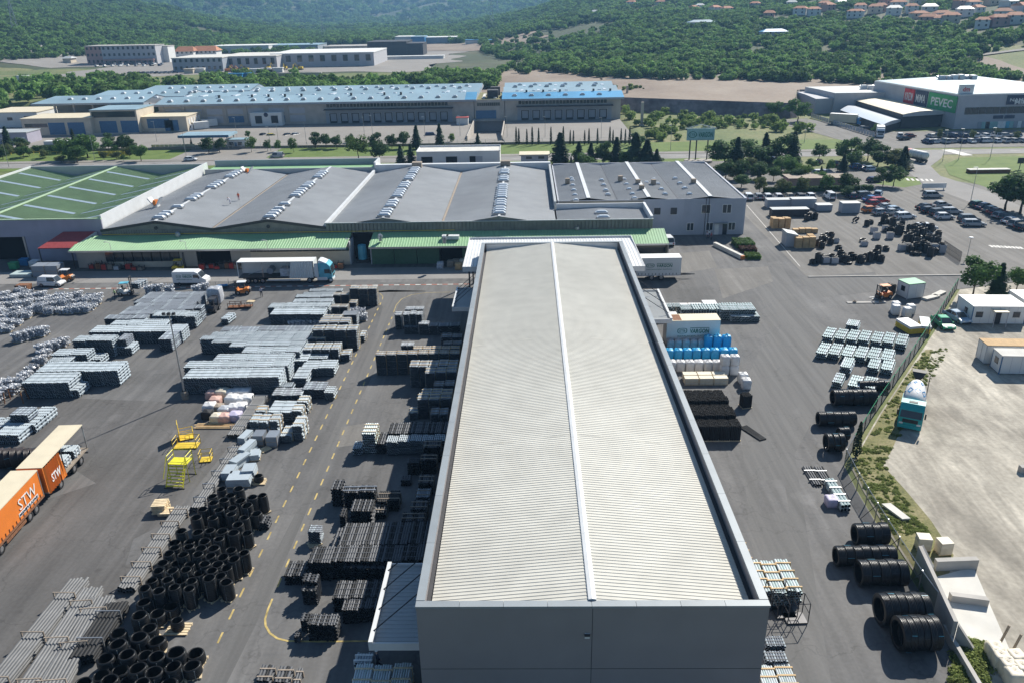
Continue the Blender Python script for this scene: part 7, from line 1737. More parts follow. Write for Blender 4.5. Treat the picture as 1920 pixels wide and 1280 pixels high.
lc = 'tall black pipe coil on a pallet in the field beside the grey pipe line'; gcx = 'tall black coils in the field'
for (x,y) in C2_+CZ_: coil(x,y,random.uniform(.49,.54),random.uniform(1.4,2.0),lc,gcx)
for (x,y) in CB_: coil(x,y,random.uniform(.62,.68),random.choice((.8,1.1,1.4)),'wide black pipe coil in the cluster next to the black pipe bundle','wide black coils next to the black pipes')
p = G(335,1180,0); o = thing('pipe_coil','single black pipe coil alone on a yellow pallet','pipe coil',p,0); put('wound_pipe',coil_me(.5,.75),o,(0,0,.145)); put('pallet',PALM,o,scale=(1.5,1.5,1))
o = thing('pipe_coil','small black pipe coil on a pallet beside the pale boards','pipe coil',G(486,903),0); put('wound_pipe',coil_me(.5,.6),o,(0,0,.145)); put('pallet',PALM,o,scale=(1,1.3,1))
row(478,978,502,1.2,1,.9,'dark','round grey pipe bundle at the corner of the black coils',None,1.2)
def ring_mesh(R,T,m,seed):
    """big coil on edge: axis x"""
    random.seed(seed); prof = []; n = max(4,int(T/.11)); st = T/n; ri = R*.72
    for k in range(n):
        for t in (0,.3,.5,.7): prof.append((R-.045*abs(math.cos(math.pi*t))**1.3+random.uniform(-.008,.008),(k+t)*st))
    prof.append((R-.05,T)); prof += [(R*.9,T+.02),(R*.81,T),(R*.76,T+.02),(ri,T-.03)]
    for k in range(n): prof.append((ri+.02*(k % 2),T-(k+.5)*st))
    prof += [(ri,.03),(R*.76,-.02),(R*.81,0),(R*.9,-.02),(R-.05,0)]
    return MB().lathe(prof,40,axis='X').mesh('wound_pipe',m,smooth=True)
RM = {}
def coil_line(px,py,px2,n,D,label,group,m='coil_black',rz=0.):
    A = G(px,py); B = G(px2,py-(px2-px)*.0145); T_ = (B.x-A.x)/n; R = D/2
    k = (round(R,2),round(T_,1),m)
    if k not in RM: RM[k] = [ring_mesh(R,T_*.94,m,s) for s in range(2)]
    for i in range(n):
        o = thing('big_pipe_coil',label,'pipe coil',(A.x+T_*i,A.y+R*.95+random.uniform(-.08,.08),R*.985),0,group); o.rotation_euler = (random.random()*6.28,0,rz+random.uniform(-.02,.02))
        put('wound_pipe',random.choice(RM[k]),o)
        b = MB()
        for j in range(4):
            a = j*1.57; c,s_ = math.cos(a)*(R+.006),math.sin(a)*(R+.006); b.box(T_*.05,c-.015,s_-.02,T_*.85,c+.015,s_+.005)
        part('band',b,'paint_cyan' if i % 4 == 1 else 'dark_steel',o)
random.seed(41)
coil_line(1606,1029,1668,4,1.95,'big black coil in the short line nearest the low dark pallets','big coils of the short upper line'); coil_line(1570,1068,1681,7,1.75,'thin walled black coil in the long line before the concrete wall','big coils of the long thin line'); coil_line(1614,1107,1702,5,2.15,'big black coil in the line beside the grey concrete wall','big coils beside the concrete wall'); coil_line(1654,1184,1744,6,2.5,'big glossy black coil in the tall line at the concrete wall end','big coils at the wall end'); coil_line(1690,1234,1764,6,2.6,'big black coil in the last tall line beside the low kerb wall','big coils beside the kerb wall')
coil_line(1564,765,1644,9,2.0,'black coil in the long leaning row at the green mesh fence','coils at the mesh fence'); coil_line(1612,735,1668,6,1.3,'small black coil behind the long row at the green mesh fence','small coils at the mesh fence'); coil_line(1536,803,1606,5,1.7,'black coil in the lower row before the mesh fence','coils of the lower fence row'); coil_line(1574,829,1594,2,1.5,'black coil in the pair against the mesh fence','pair of coils against the fence'); coil_line(1552,852,1586,3,2.0,'black coil in the trio beside the flat dark pallets','trio of coils beside the pallets')
q = G(72,866); coil_line(-10,885,68,6,2.2,'brownish black coil standing behind the orange road train','coils behind the road train','coil_brown',.5)
# ---------------------------------------------------------------- load on the open trailer
t_,Lt_ = OT_LOAD
(me,fr),k = bmesh_for('light',2.0,.9,3.0)
M = t_.matrix_basis if False else (Matrix.Translation(t_.location) @ Matrix.Rotation(t_.rotation_euler.z,4,'Z'))
for (x,z,s) in ((Lt_*.80,1.1,.95),(Lt_*.58,1.1,.85)):
    p = M @ Vector((x,1.2,z)); o = thing('pipe_bundle','grey pipe bundle loaded on the open orange curtained trailer','pipe bundle',p,t_.rotation_euler.z-math.pi/2,'pipes on the open trailer')
    put('pipes',me,o,scale=(s,.45,1)); put('timber_frame',frame_mesh(2.0,.9,3.0,2,'frame_white'),o,scale=(s,.45,1))
(me,fr),k = bmesh_for('mid',1.5,1.0,2.5)
o = thing('pipe_bundle','grey crate of pipes raised on the blue topped forklift','pipe bundle',G(238,553)+Vector((2.4,.3,1.35)),R_(-12)); put('pipes',me,o); put('timber_frame',frame_mesh(1.5,1.0,2.5,3,'frame_white'),o);
# ================================================================== cabins, fence, sign, people, trees
def cabin(px,py,W,D,H,rz,label,wm='wall_white',rm='tarp_white',trim='door_blue',windows=(1.0,),door=None,name='site_cabin'):
    o = thing(name,label,'cabin',G(px,py),rz)
    part('wall',MB().box(0,0,.12,W,D,H),wm,o); part('roof',MB().box(-.06,-.06,H+.002,W+.06,D+.06,H+.12),rm,o)
    for x in (-.03,W-.09):
        for y in (-.03,D-.09): part('corner_post',MB().box(x,y,0,x+.12,y+.12,H),trim,o)
    n = int(W/1.2)
    for k in range(1,n): part('panel_joint',MB().box(k*W/n-.02,-.012,.15,k*W/n+.02,-.002,H-.05),'wall_grey',o)
    for x in windows:
        w_ = part('window',MB().box(x,-.05,1.1,x+1.0,-.014,2.0),'glass',o); part('window_frame',MB().box(x-.06,-.06,1.04,x+1.06,-.013,1.1).box(x-.06,-.06,2.0,x+1.06,-.013,2.06),'frame_white',w_)
    if door is not None: part('door',MB().box(door,-.06,.12,door+.95,-.014,2.15),'plastic_black',o)
    part('side_window',MB().box(-.05,D*.3,1.1,-.004,D*.3+.9,1.95),'glass',o)
    return o
c1 = cabin(1819,608,7.6,5.0,2.75,R_(-3),'white double site cabin with blue corner posts and a porch',windows=(.5,5.8),door=3.2)
part('porch',MB().box(2.6,-1.2,2.3,4.6,-.02,2.4),'tarp_cream',c1); part('porch_post',MB().box(2.65,-1.15,0,2.73,-1.07,2.3),'wall_grey',c1); part('porch_post',MB().box(4.47,-1.15,0,4.55,-1.07,2.3),'wall_grey',c1)
cabin(1917,598,6,5,2.75,R_(-3),'white site cabin behind the double cabin under the tree',windows=(.8,))
c2 = cabin(1700,562,3.0,2.6,2.5,R_(14),'white site cabin with green roof beside the orange forklift',rm='paint_green',trim='wall_grey',windows=())
cabin(1872,701,7.5,2.4,2.5,R_(-4),'low white and blue site cabin in front of the rusty container',windows=(3.6,),rm='concrete_white')
ct = thing('shipping_container','weathered white shipping container with rusty roof on the gravel','container',G(1844,682),R_(-4))
part('body',MB().box(0,0,.1,9,2.4,2.6),'wall_white',ct); part('roof',MB().box(-.03,-.03,2.602,9.03,2.43,2.7),'cardboard',ct)
for k in range(24): part('rib',MB().box(.1+k*.37,-.04,.15,.1+k*.37+.16,-.002,2.55),'wall_white',ct)
part('door_post',MB().box(-.04,.0,.1,-.002,.1,2.6).box(-.04,1.15,.1,-.002,1.25,2.6).box(-.04,2.3,.1,-.002,2.4,2.6),'wall_grey',ct)
tr = thing('planter_trough','long white block wall beside the clipped shrub bed','wall',G(1391,486),R_(109))
for k in range(6): part('block',MB().box(k*1.62,-.35,0,k*1.62+1.58,.35,.75),'concrete_white',tr)
part('end_block',MB().box(-.4,-.36,0,-.03,.36,.7),'paint_orange',tr)
def hedge(px,py,w,d,h,m,label,group=None,rz=0.):
    random.seed(int(px*7+py)); mb = MB()
    for k in range(int(260*w*d/4)+60):
        f = random.choice('tttfsb'); x,y,z = random.uniform(-w/2,w/2),random.uniform(-d/2,d/2),random.uniform(0,h)
        nn = Vector((0,0,1))
        if f == 't': z = h*random.uniform(.85,1.08)
        elif f == 'f': y = -d/2; nn = Vector((0,-1,.3))
        elif f == 's': x = random.choice((-w/2,w/2)); nn = Vector((math.copysign(1,x),0,.3))
        else: y = d/2; nn = Vector((0,1,.3))
        leaf(mb,Vector((x,y,z)),nn+rnd_unit()*.6,random.uniform(.10,.24))
    o = thing('shrub_bed',label,'shrub',G(px,py),rz,group); part('foliage',mb,m,o); part('stems',MB().box(-w/2+.12,-d/2+.12,0,w/2-.12,d/2-.12,h*.8),'leaf_dark',o)
hedge(1393,461,3.6,4.2,1.1,'leaf_broad','clipped green shrubs in the bed before the office'); hedge(1402,471,3.0,2.2,.8,'leaf_purple','dark purple shrubs in the bed before the office'); hedge(1411,484,2.6,2.4,.8,'leaf_bright','low bright hedge at the end of the office bed')
for k in range(12): hedge(1440+k*17,361-(k*.4),2.4,1.3,1.2,'leaf_dark','low dark hedge behind the row of parked cars','hedge behind the parked cars')
for k in range(7): hedge(70+k*16,285-(k*.2),2.8,2.2,2.0,'leaf_dark','clipped dark hedge near the lilac shed','hedge near the lilac shed')
fn_ = thing('mesh_fence','green wire mesh fence between the asphalt yard and the gravel','fence',FW[0])
fm = mat('mesh_green',(.03,.09,.07),.6); nt_ = fm.node_tree; b_ = nt_.nodes['Principled BSDF']
trn = nt_.nodes.new('ShaderNodeBsdfTransparent'); mxs = nt_.nodes.new('ShaderNodeMixShader'); mxs.inputs[0].default_value = .42
nt_.links.new(trn.outputs[0],mxs.inputs[1]); nt_.links.new(b_.outputs[0],mxs.inputs[2]); nt_.links.new(mxs.outputs[0],nt_.nodes['Material Output'].inputs[0])
for i in range(len(FW)-3):
    a,b = FW[i]-FW[0],FW[i+1]-FW[0]; n = max(1,int((b-a).length/2.5))
    for k in range(n):
        p,q = a.lerp(b,k/n),a.lerp(b,(k+1)/n)
        part('mesh_panel',MB().poly([(p.x,p.y,.1),(q.x,q.y,.1),(q.x,q.y,1.9),(p.x,p.y,1.9)]),'mesh_green',fn_); part('rail',MB().bar((p.x,p.y,1.92),(q.x,q.y,1.92),.05),'steel' if i > 4 else 'paint_green',fn_)
        part('post',MB().box(p.x-.04,p.y-.04,0,p.x+.04,p.y+.04,2.0),'dark_steel' if i < 6 else 'steel',fn_)
        if i >= 7 and k == 0: part('stay',MB().bar((p.x,p.y,1.8),(p.x-1.2,p.y+.3,0),.05),'dark_steel',fn_)
f2_ = thing('lattice_fence','dark lattice fence between the pipe store and the car park','fence',G(1768,470))
a,b = Vector((0,0,0)),G(1800,492)-G(1768,470)
for k in range(26): p = a.lerp(b,k/25); part('picket',MB().box(p.x-.03,p.y-.03,0,p.x+.03,p.y+.03,2.0),'dark_steel',f2_)
for z in (.2,1.0,1.9): part('rail',MB().bar((a.x,a.y,z),(b.x,b.y,z),.05),'dark_steel',f2_)
f3_ = thing('wire_fence','thin wire fence on grey posts along the pipe store and parked cars','fence',G(1612,362)); pts_ = [G(1612,362),G(1650,395),G(1700,425),G(1740,450),G(1768,470)]
for i in range(4):
    for k in range(4):
        p = pts_[i].lerp(pts_[i+1],k/4)-pts_[0]; part('post',MB().cyl((p.x,p.y,0),(p.x,p.y,1.8),.04,n=5),'steel',f3_)
    p,q = pts_[i]-pts_[0],pts_[i+1]-pts_[0]
    for z in (.6,1.2,1.75): part('wire',MB().bar((p.x,p.y,z),(q.x,q.y,z),.02),'steel',f3_)
f4_ = thing('roadside_fence','long thin wire fence along the edge of the loading aprons','fence',(-120,283.5,0))
for k in range(48): part('post',MB().box(k*3.3-.05,-.05,0,k*3.3+.05,.05,1.9),'steel',f4_)
for z in (.7,1.3,1.9): part('wire',MB().box(0,-.02,z-.02,156,.02,z+.02),'steel',f4_)
f5_ = thing('shop_fence','pale panel fence along the shopping centre service road','fence',G(1520,221))
A5,B5 = G(1520,221),G(1640,258)
for k in range(26):
    p,q = (A5.lerp(B5,k/26)-A5),(A5.lerp(B5,(k+.85)/26)-A5); part('panel',MB().prism([(p.x,p.y),(q.x,q.y),(q.x+.06,q.y+.06),(p.x+.06,p.y+.06)],.1,1.7),'wall_grey',f5_)
cb = thing('concrete_bay','concrete material bay with tall grey wall beside the big coils','wall',G(1717,1062)); p0 = G(1717,1062)
a,b = Vector((0,0,0)),G(1782,1207)-p0
def wallseg(o,p,q,t,h0,h1,m='concrete',name='wall'):
    d = (q-p).normalized(); n = Vector((-d.y,d.x,0))*t/2; mb = MB(); i = 0
    mb.v += [tuple((p-n)[:2])+(0,),tuple((q-n)[:2])+(0,),tuple((q+n)[:2])+(0,),tuple((p+n)[:2])+(0,),tuple((p-n)[:2])+(h0,),tuple((q-n)[:2])+(h1,),tuple((q+n)[:2])+(h1,),tuple((p+n)[:2])+(h0,)]
    for f in ((3,2,1,0),(4,5,6,7),(0,1,5,4),(1,2,6,5),(2,3,7,6),(3,0,4,7)): mb.f.append(f); mb.m.append(0)
    return part(name,mb,m,o)
wallseg(cb,a,b,.3,2.2,2.2);
q1 = G(1746,1078)-p0; wallseg(cb,a+Vector((.2,.1,0)),q1,.28,2.2,.9,'concrete','wing_wall'); q2 = G(1826,1222)-p0; wallseg(cb,b+Vector((.2,0,0)),q2,.28,2.0,.3,'concrete','wing_wall')
for (u,z,nm) in (((1742,1063,1826,1060),1.0,'slab'),((1770,1121,1846,1130),.7,'slab')):
    p,q = G(u[0],u[1])-p0,G(u[2],u[3])-p0; d = q-p; pp = MB().prism([(p.x+.3,p.y),(q.x,q.y),(q.x,q.y-.5),(p.x+.3,p.y-.5)],0,z); part('kerb_beam',pp,'concrete',cb)
fl_ = [G(*p)-p0 for p in ((1742,1085),(1785,1200),(1828,1214),(1893,1218),(1850,1120),(1825,1062))]
part('floor',MB().prism([(p.x,p.y) for p in fl_],0,.05),'concrete_white',cb)
lw_ = thing('kerb_wall','low concrete kerb wall running beside the last big coils','wall',G(1768,1185)); a = Vector((0,0,0)); b = G(1835,1300)-G(1768,1185); wallseg(lw_,a,b,.3,.8,.8)
for (px,py) in ((1875,1205),(1897,1222)): put('stake',MB().bar((0,0,0),(.25,-.1,1.8),.14).mesh('stake','timber_grey'),None,G(px,py),0,'rough timber stake leaning at the concrete bay','stake','timber stakes')
random.seed(3)
for (px,py,n) in ((1729,1027,10),(1767,1035,10)):
    o = thing('block_pallet','pallet of beige paving blocks beside the concrete bay','paving blocks',G(px,py),random.uniform(-.2,.1),'pallets of paving blocks')
    for k in range(9): part('course',MB().box(-.55+random.uniform(-.02,.02),-.5,.14+k*.13,.55,.5,.14+k*.13+.12),'bag_cream',o)
    put('pallet',PALM,o)
for (px,py) in ((1862,1232),(1872,1247),(1885,1262),(1897,1280),(1900,1247),(1912,1268)): bag(px,py,1.15,1.2,'bag_cream','open beige big bag of sand in the row by the weeds','beige big bags',neck=False)
put('white_board',MB().prism([(0,0),(.9,.1),(1.7,-2.4),(.9,-2.5)],.12,.3).mesh('white_board','concrete_white'),None,G(1652,948),0,'white board lying in the weeds by the fence','board')
put('lilac_sack',bag_mesh(1.1,.9,'bag_lilac',3,False),None,G(1558,946),0,'square lilac sack beside the long pale green bundle','sack')
put('stone_block',MB().box(-.4,-.3,0,.4,.3,.7).mesh('stone_block','concrete'),None,G(1918,884),0,'small concrete block on the gravel yard edge','block')
for (px,py) in ((1678,583),(1678,589),(1699,594),(1706,588)): bag(px,py,1.1,1.5,'bag_white','white wrapped load on the asphalt below the green roofed cabin','white loads below the cabin','wrapped load',neck=False)
yb = thing('panel_stack','stack of white insulation panels with yellow sides at the mesh fence','panels',G(1704,628),R_(10))
for k in range(3): part('panel',MB().box(0,0,.1+k*.4,1.9,3.4,.1+k*.4+.36),'tarp_white' if k == 2 else 'paint_yellow',yb)
yb2 = thing('panel_stack','second stack of white panels with blue film at the mesh fence','panels',G(1717,627),R_(-20))
for k in range(3): part('panel',MB().box(.6,.4,.1+k*.4,1.9,4.4,.1+k*.4+.36),'pipe_white' if k == 2 else 'paint_yellow',yb2)
sp = thing('lying_board','long grey plank with coiled straps on the asphalt by the orange forklift','plank',G(1588,568)); part('plank',MB().box(0,-.35,.02,6.2,.35,.1),'concrete',sp)
for x in (1.2,5.3): part('strap_coil',MB().lathe([(.2,.1),(.3,.2),(.3,.3),(.2,.3)],10,c=(x,0,0)),'timber_grey',sp)
for (px,py,m,lab) in ((1640,552,'pipe_black','black wrapped load behind the orange forklift'),(1650,548,'pipe_black','black wrapped load behind the orange forklift'),(1672,546,'wrap','grey wrapped load beside the green roofed cabin')): bag(px+20,py,1.2,1.5,m,lab,'loads behind the orange forklift','wrapped load',neck=False)
for (px,py,rz) in ((1760,553,.7),(1745,560,.5)): put('concrete_plank',MB().box(-1.6,-.5,.0,1.6,.5,.35).mesh('concrete_plank','concrete_white'),None,G(px,py),rz,'pale concrete plank at the upper end of the mesh fence','plank','pale planks at the fence')
# ---------------------------------------------------------------- pipe store in front of the car park
random.seed(55)
def pallet_boxes(px,py,nx,ny,h,label,group,m='cardboard'):
    A = G(px,py)
    for i in range(nx):
        for j in range(ny):
            o = thing('box_pallet',label,'box stack',(A.x+i*1.3,A.y+j*1.3,0),random.uniform(-.05,.05),group); hh = h*random.uniform(.8,1.05)
            n = max(2,int(hh/.5))
            for l in range(n): part('tier',MB().box(-.58,-.55,.14+l*hh/n,.58,.55,.14+(l+.96)*hh/n),m,o)
            put('pallet',PALM,o)
pallet_boxes(1452,428,3,2,2.0,'brown box stack on a pallet beside the dark containers','brown box stacks by the dark containers'); pallet_boxes(1496,465,3,2,2.2,'brown box stack on a pallet beside the grey hut','brown box stacks beside the grey hut'); pallet_boxes(1491,437,4,1,.9,'low brown box stack behind the black pipes','low brown box stacks')
o = thing('grey_hut','small grey pitched hut beside the brown box stacks','hut',G(1473,463)); part('wall',MB().box(0,0,0,2.2,3,2.2),'wall_grey',o); part('roof',MB().side([(-.1,2.2),(2.3,2.2),(2.3,2.35),(-.1,2.9)],-.1,3.1),'roof_grey_light',o)
def cont(px,py,L,H,m,label,rz=0.):
    o = thing('dark_container',label,'container',G(px,py),rz); part('body',MB().box(0,0,.08,L,2.3,H),m,o); part('roof',MB().box(-.04,-.04,H+.002,L+.04,2.34,H+.08),'roof_grey_light',o)
    for k in range(int(L/.5)): part('rib',MB().box(.1+k*.5,-.04,.12,.3+k*.5,-.002,H-.05),m,o)
cont(1438,391,6.5,1.9,'wall_bluegrey','blue grey container block behind the black pipe store'); cont(1484,392,5.6,2.2,'wall_bluegrey','blue grey container block with crates on it'); cont(1532,397,3.4,1.4,'wall_bluegrey','low grey container in the middle of the store'); cont(1578,401,4.0,2.3,'wall_bluegrey','tall grey container near the mesh fence'); cont(1447,408,8.2,1.7,'wall_dark','long black container beside the brown box stacks')
def black_heap(spots,label,group):
    for (px,py,R,H) in spots:
        p = G(px,py); o = thing('pipe_coil',label,'pipe coil',p,random.random()*6,group); put('wound_pipe',coil_me(R,H),o);
        if H < .7 and random.random() < .4: o.rotation_euler = (R_(60),0,random.random()*6); o.location.z = R*.75
random.seed(77)
hs_ = []
for k in range(22): hs_.append((1650+k*4.8+random.uniform(-3,3),423+k*2.0+random.uniform(-8,8),random.choice((.55,.7)),random.choice((.5,1.2,1.9))))
for k in range(10): hs_.append((1700+k*7+random.uniform(-2,2),478-abs(k-5)*1.0+random.uniform(-5,5),.6,random.choice((.6,1.2,1.8))))
black_heap(hs_,'black pipe coil in the heap along the car park fence','coils along the car park fence')
hs_ = [(1525+k*12.5+random.uniform(-3,3),490+random.uniform(-7,5),random.choice((.6,.75)),random.choice((.5,.9,1.3))) for k in range(11)]+[(1640,488,.6,1.9),(1630,491,.6,1.8),(1645,480,.6,1.9)]
black_heap(hs_,'black pipe coil in the row nearest the kerb of the pipe store','coils nearest the store kerb')
hs_ = [(1528+random.uniform(0,48),440+k*3.6,.65,random.choice((.5,.8,1.1))) for k in range(9)]; black_heap(hs_,'black pipe coil in the loose heap beside the grey hut','coils beside the grey hut')
hs_ = [(1655+random.uniform(0,105),428+random.uniform(0,44),.65,random.choice((.9,1.5,2.0))) for k in range(26)]; black_heap(hs_,'black pipe coil in the heap along the car park fence','coils along the car park fence')
hs_ = [(1530+random.uniform(0,110),484+random.uniform(0,9),.65,random.choice((.9,1.4,1.8))) for k in range(12)]; black_heap(hs_,'black pipe coil in the row nearest the kerb of the pipe store','coils nearest the store kerb')
hs_ = [(1605,417,.7,.5),(1618,454,.7,.6),(1632,420,.6,.9),(1625,424,.6,1.2),(1518,412,.6,1.4),(1528,411,.6,1.4),(1512,414,.6,1.2)]; black_heap(hs_,'single black pipe coil lying in the open part of the store','single coils in the store')
def grey_cubes(lst,label,group):
    for (px,py,h) in lst: p = G(px,py); o = thing('stillage',label,'stillage',p,random.uniform(-.1,.1),group); part('bin',MB().box(-.6,-.5,.1,.6,.5,h),'wall_grey',o); part('feet',MB().box(-.55,-.45,0,-.4,.45,.1).box(.4,-.45,0,.55,.45,.1),'dark_steel',o); part('contents',MB().box(-.5,-.4,h+.002,.5,.4,h+.08),'pipe_black',o)
grey_cubes([(1548,493,1.1),(1564,494,1.1),(1620,461,.9),(1643,448,1.3),(1668,448,1.3),(1690,470,1.2),(1700,468,1.2),(1735,470,1.6),(1750,473,1.6),(1765,474,1.6),(1638,437,1.2),(1660,434,1.2),(1566,455,.9)],'grey bin of black fittings in the pipe store','grey bins in the pipe store')
for k in range(14): p = G(1048+k*11.5,316+random.uniform(-3,3)); o = thing('pipe_coil','black pipe coil in the row behind the office under the trees','pipe coil',p,0,'coils behind the office'); put('wound_pipe',coil_me(.7,random.choice((.5,.9,1.3))),o)
# ---------------------------------------------------------------- yellow platforms
def cage(px,py,W,D,H,rz,m,label,deck=.15,rails=True,open_front=False):
    o = thing('work_platform',label,'platform',G(px,py),rz); part('deck',MB().box(-W/2,-D/2,deck-.07,W/2,D/2,deck),m,o); part('skid',MB().box(-W/2,-D/2,0,-W/2+.12,D/2,deck-.07).box(W/2-.12,-D/2,0,W/2,D/2,deck-.07),'dark_steel',o)
    for x in (-W/2,W/2):
        for y in (-D/2,D/2): part('post',MB().bar((x,y,deck),(x,y,H),.06),m,o)
    for z in (deck+(H-deck)*.5,H):
        for (a,b) in (((-W/2,D/2,z),(W/2,D/2,z)),((-W/2,-D/2,z),(-W/2,D/2,z)),((W/2,-D/2,z),(W/2,D/2,z))): part('rail',MB().bar(a,b,.05),m,o)
    if not open_front: part('rail',MB().bar((-W/2,-D/2,H),(W/2,-D/2,H),.05),m,o)
    return o
c = cage(351,836,2.6,1.3,1.15,R_(2),'paint_yellow','open orange yellow work platform with side rails',open_front=True)
c = cage(350,820,1.5,1.3,1.0,R_(25),'paint_yellow','orange yellow basket with a tall mesh back behind the open platform'); part('mesh_back',MB().box(-.75,-.7,.15,-.7,.65,2.2),'paint_yellow',c)
cage(387,862,1.2,1.1,1.1,R_(8),'paint_yellow','small orange yellow basket beside the pipe line')
ys = thing('stair_platform','lemon yellow wheeled platform with steps and rails','platform',G(336,905),R_(-4)); m = 'paint_lemon'
part('deck',MB().box(-1.0,.3,2.0,1.0,1.7,2.08),m,ys)
for x in (-1,1):
    for y in (.3,1.7): part('post',MB().bar((x,y,0),(x,y,3.0),.07),m,ys)
    part('stringer',MB().bar((x*.9,-1.0,.1),(x*.9,.3,2.0),.09),m,ys); part('handrail',MB().bar((x,-1.0,1.1),(x,.3,3.0),.06),m,ys); part('rail',MB().bar((x,.3,3.0),(x,1.7,3.0),.06),m,ys); part('rail',MB().bar((x,.3,2.5),(x,1.7,2.5),.05),m,ys)
part('rail',MB().bar((-1,1.7,3.0),(1,1.7,3.0),.06),m,ys)
for k in range(7): part('step',MB().box(-.9,-.98+k*.19,.2+k*.27,.9,-.78+k*.19,.24+k*.27),m,ys)
part('base_frame',MB().box(-1.1,-1.1,0,1.1,-1.0,.08).box(-1.1,1.7,0,1.1,1.8,.08),'dark_steel',ys)
def mast(px,py,H,label,heads=3,base=True,r=.13,name='lamp_mast',group=None,cat='lamp post'):
    o = thing(name,label,cat,G(px,py),0,group); part('pole',MB().cyl((0,0,0),(0,0,H),r,r*.5,8),'steel',o)
    if heads == 1: part('lamp_head',MB().box(-.9,-.15,H-.03,.1,.15,H+.08),'steel',o)
    elif heads == 0: part('lamp_head',MB().cyl((0,0,H),(0,0,H+.12),.45,.35,10),'white_metal',o)
    else:
        part('crossbar',MB().bar((-.7,0,H),(.7,0,H),.07),'steel',o)
        for k in range(heads): part('floodlight',MB().box(-.75+k*.6,-.3,H+.02,-.4+k*.6,0,H+.3),'dark_steel',o)
    if base: part('base_drum',MB().lathe([(.45,0),(.48,.3),(.42,.45),(.5,.6),(.45,.95),(.3,1.1)],10),'timber_grey',o)
    return o
mast(348,747,11.3,'tall floodlight mast with weighted base between the pipe rows')
mast(1813,484,3.9,'round topped lamp post at the edge of the car park',0,False,.07)
lab = 'slim grey street lamp along the main road'
for (px,py,h) in ((17,314,9),(178,300,9),(350,297,9),(295,270,8),(508,283,8),(523,275,8),(575,274,8),(445,262,8),(863,260,8),(797,262,8),(951,262,8),(1022,262,8),(1127,265,8),(1767,303,9),(1797,300,9),(1820,378,8),(1856,298,9),(1508,268,8),(1257,282,8),(684,262,8),(699,258,8)): mast(px,py,h,lab,1,False,.09,'street_lamp','street lamps')
for (px,py) in ((1175,198),(1203,236)): o = thing('concrete_column','bare concrete column standing on the waste ground','column',G(px,py),0,'bare concrete columns'); part('shaft',MB().box(-.5,-.5,0,.5,.5,9),'wall_concrete',o); part('footing',MB().box(-1,-1,0,1,1,.5),'wall_concrete',o)
o = thing('entrance_wall','white low signboard wall at the car park entrance','wall',G(1728,357)); part('board',MB().box(0,0,.5,6.0,.2,1.7),'wall_white',o); part('leg',MB().box(.3,.02,0,.5,.18,.5),'steel',o); part('leg',MB().box(5.4,.02,0,5.6,.18,.5),'steel',o)
o = thing('stone_bench','long low stone platform on the lawn by the side road','platform',G(1818,326)); part('base',MB().box(0,0,0,11,2.0,.9),'rust',o); part('top',MB().box(-.1,-.1,.902,11.1,2.1,1.05),'concrete_white',o)
o = thing('dark_board','small dark board on a post on the lawn by the side road','sign',G(1905,318)); part('board',MB().box(0,0,1.6,1.8,.1,3.2),'wall_dark',o); part('post',MB().box(.8,.02,0,1.0,.09,1.6),'dark_steel',o)
o = thing('low_building','long low building with grey pitched roof behind the hedge','building',G(1478,353)); part('wall',MB().box(0,0,0,15.5,5,2.4),'wall_pink',o); part('roof',MB().side([(-.3,2.4),(15.8,2.4),(15.8,2.55),(-.3,2.55)],-.4,5.4),'timber_grey',o)
sg = thing('road_sign','pale teal company sign on three black posts with a white truss gable','sign',G(1310,305)); pz = 6.6
zb,zt = pz,pz+3.4; X0,X1 = -4.1,4.1
part('board',MB().box(X0,-.2,zb,X1,.2,zt),'sign_teal',sg); part('face',MB().box(X0+.1,-.26,zb+.15,X1-.1,-.205,zt-.15),'sign_teal',sg)
for x in (-2.9,-1.0,2.4): part('post',MB().cyl((x,.3,0),(x,.3,zb+1),.2,n=8),'wall_dark',sg)
for (y) in (-.5,.6):
    part('truss',MB().bar((X0-.6,y,zt+.1),(0,y,zt+1.2),.07).bar((0,y,zt+1.2),(X1+.6,y,zt+.1),.07).bar((X0-.6,y,zt+.1),(X1+.6,y,zt+.1),.06),'frame_white',sg)
    for k in range(6): part('truss_web',MB().bar((-3+k*1.2,y,zt+.1),(-2.4+k*1.2,y,zt+1.15-abs(-2.4+k*1.2)*.22),.04),'frame_white',sg)
lettering('VARGON','logo_green',sg,(-.7,-.275,zb+.9),(1,0,0),(0,0,1),4.3,1.5,.03,.1)
b = MB()
for k in range(20):
    a,c = 2*math.pi*k/20,2*math.pi*(k+1)/20; b.poly([(-2.45+1.3*math.cos(a),-.27,zb+1.7+.95*math.sin(a)),(-2.45+1.3*math.cos(c),-.27,zb+1.7+.95*math.sin(c)),(-2.45+1.05*math.cos(c),-.27,zb+1.7+.74*math.sin(c)),(-2.45+1.05*math.cos(a),-.27,zb+1.7+.74*math.sin(a))])
part('logo_ring',b,'logo_green',sg); lettering('STB','logo_green',sg,(-3.2,-.275,zb+1.35),(1,0,0),(0,0,1),1.5,.7,.01)
for (x,r) in ((-2.4,2.2),(1.8,2.4)): part('stone_base',MB().lathe([(r,0),(r*.95,.7),(r*.8,.8),(.01,.8)],14,c=(x,.2,0)),'rock',sg)
random.seed(66)
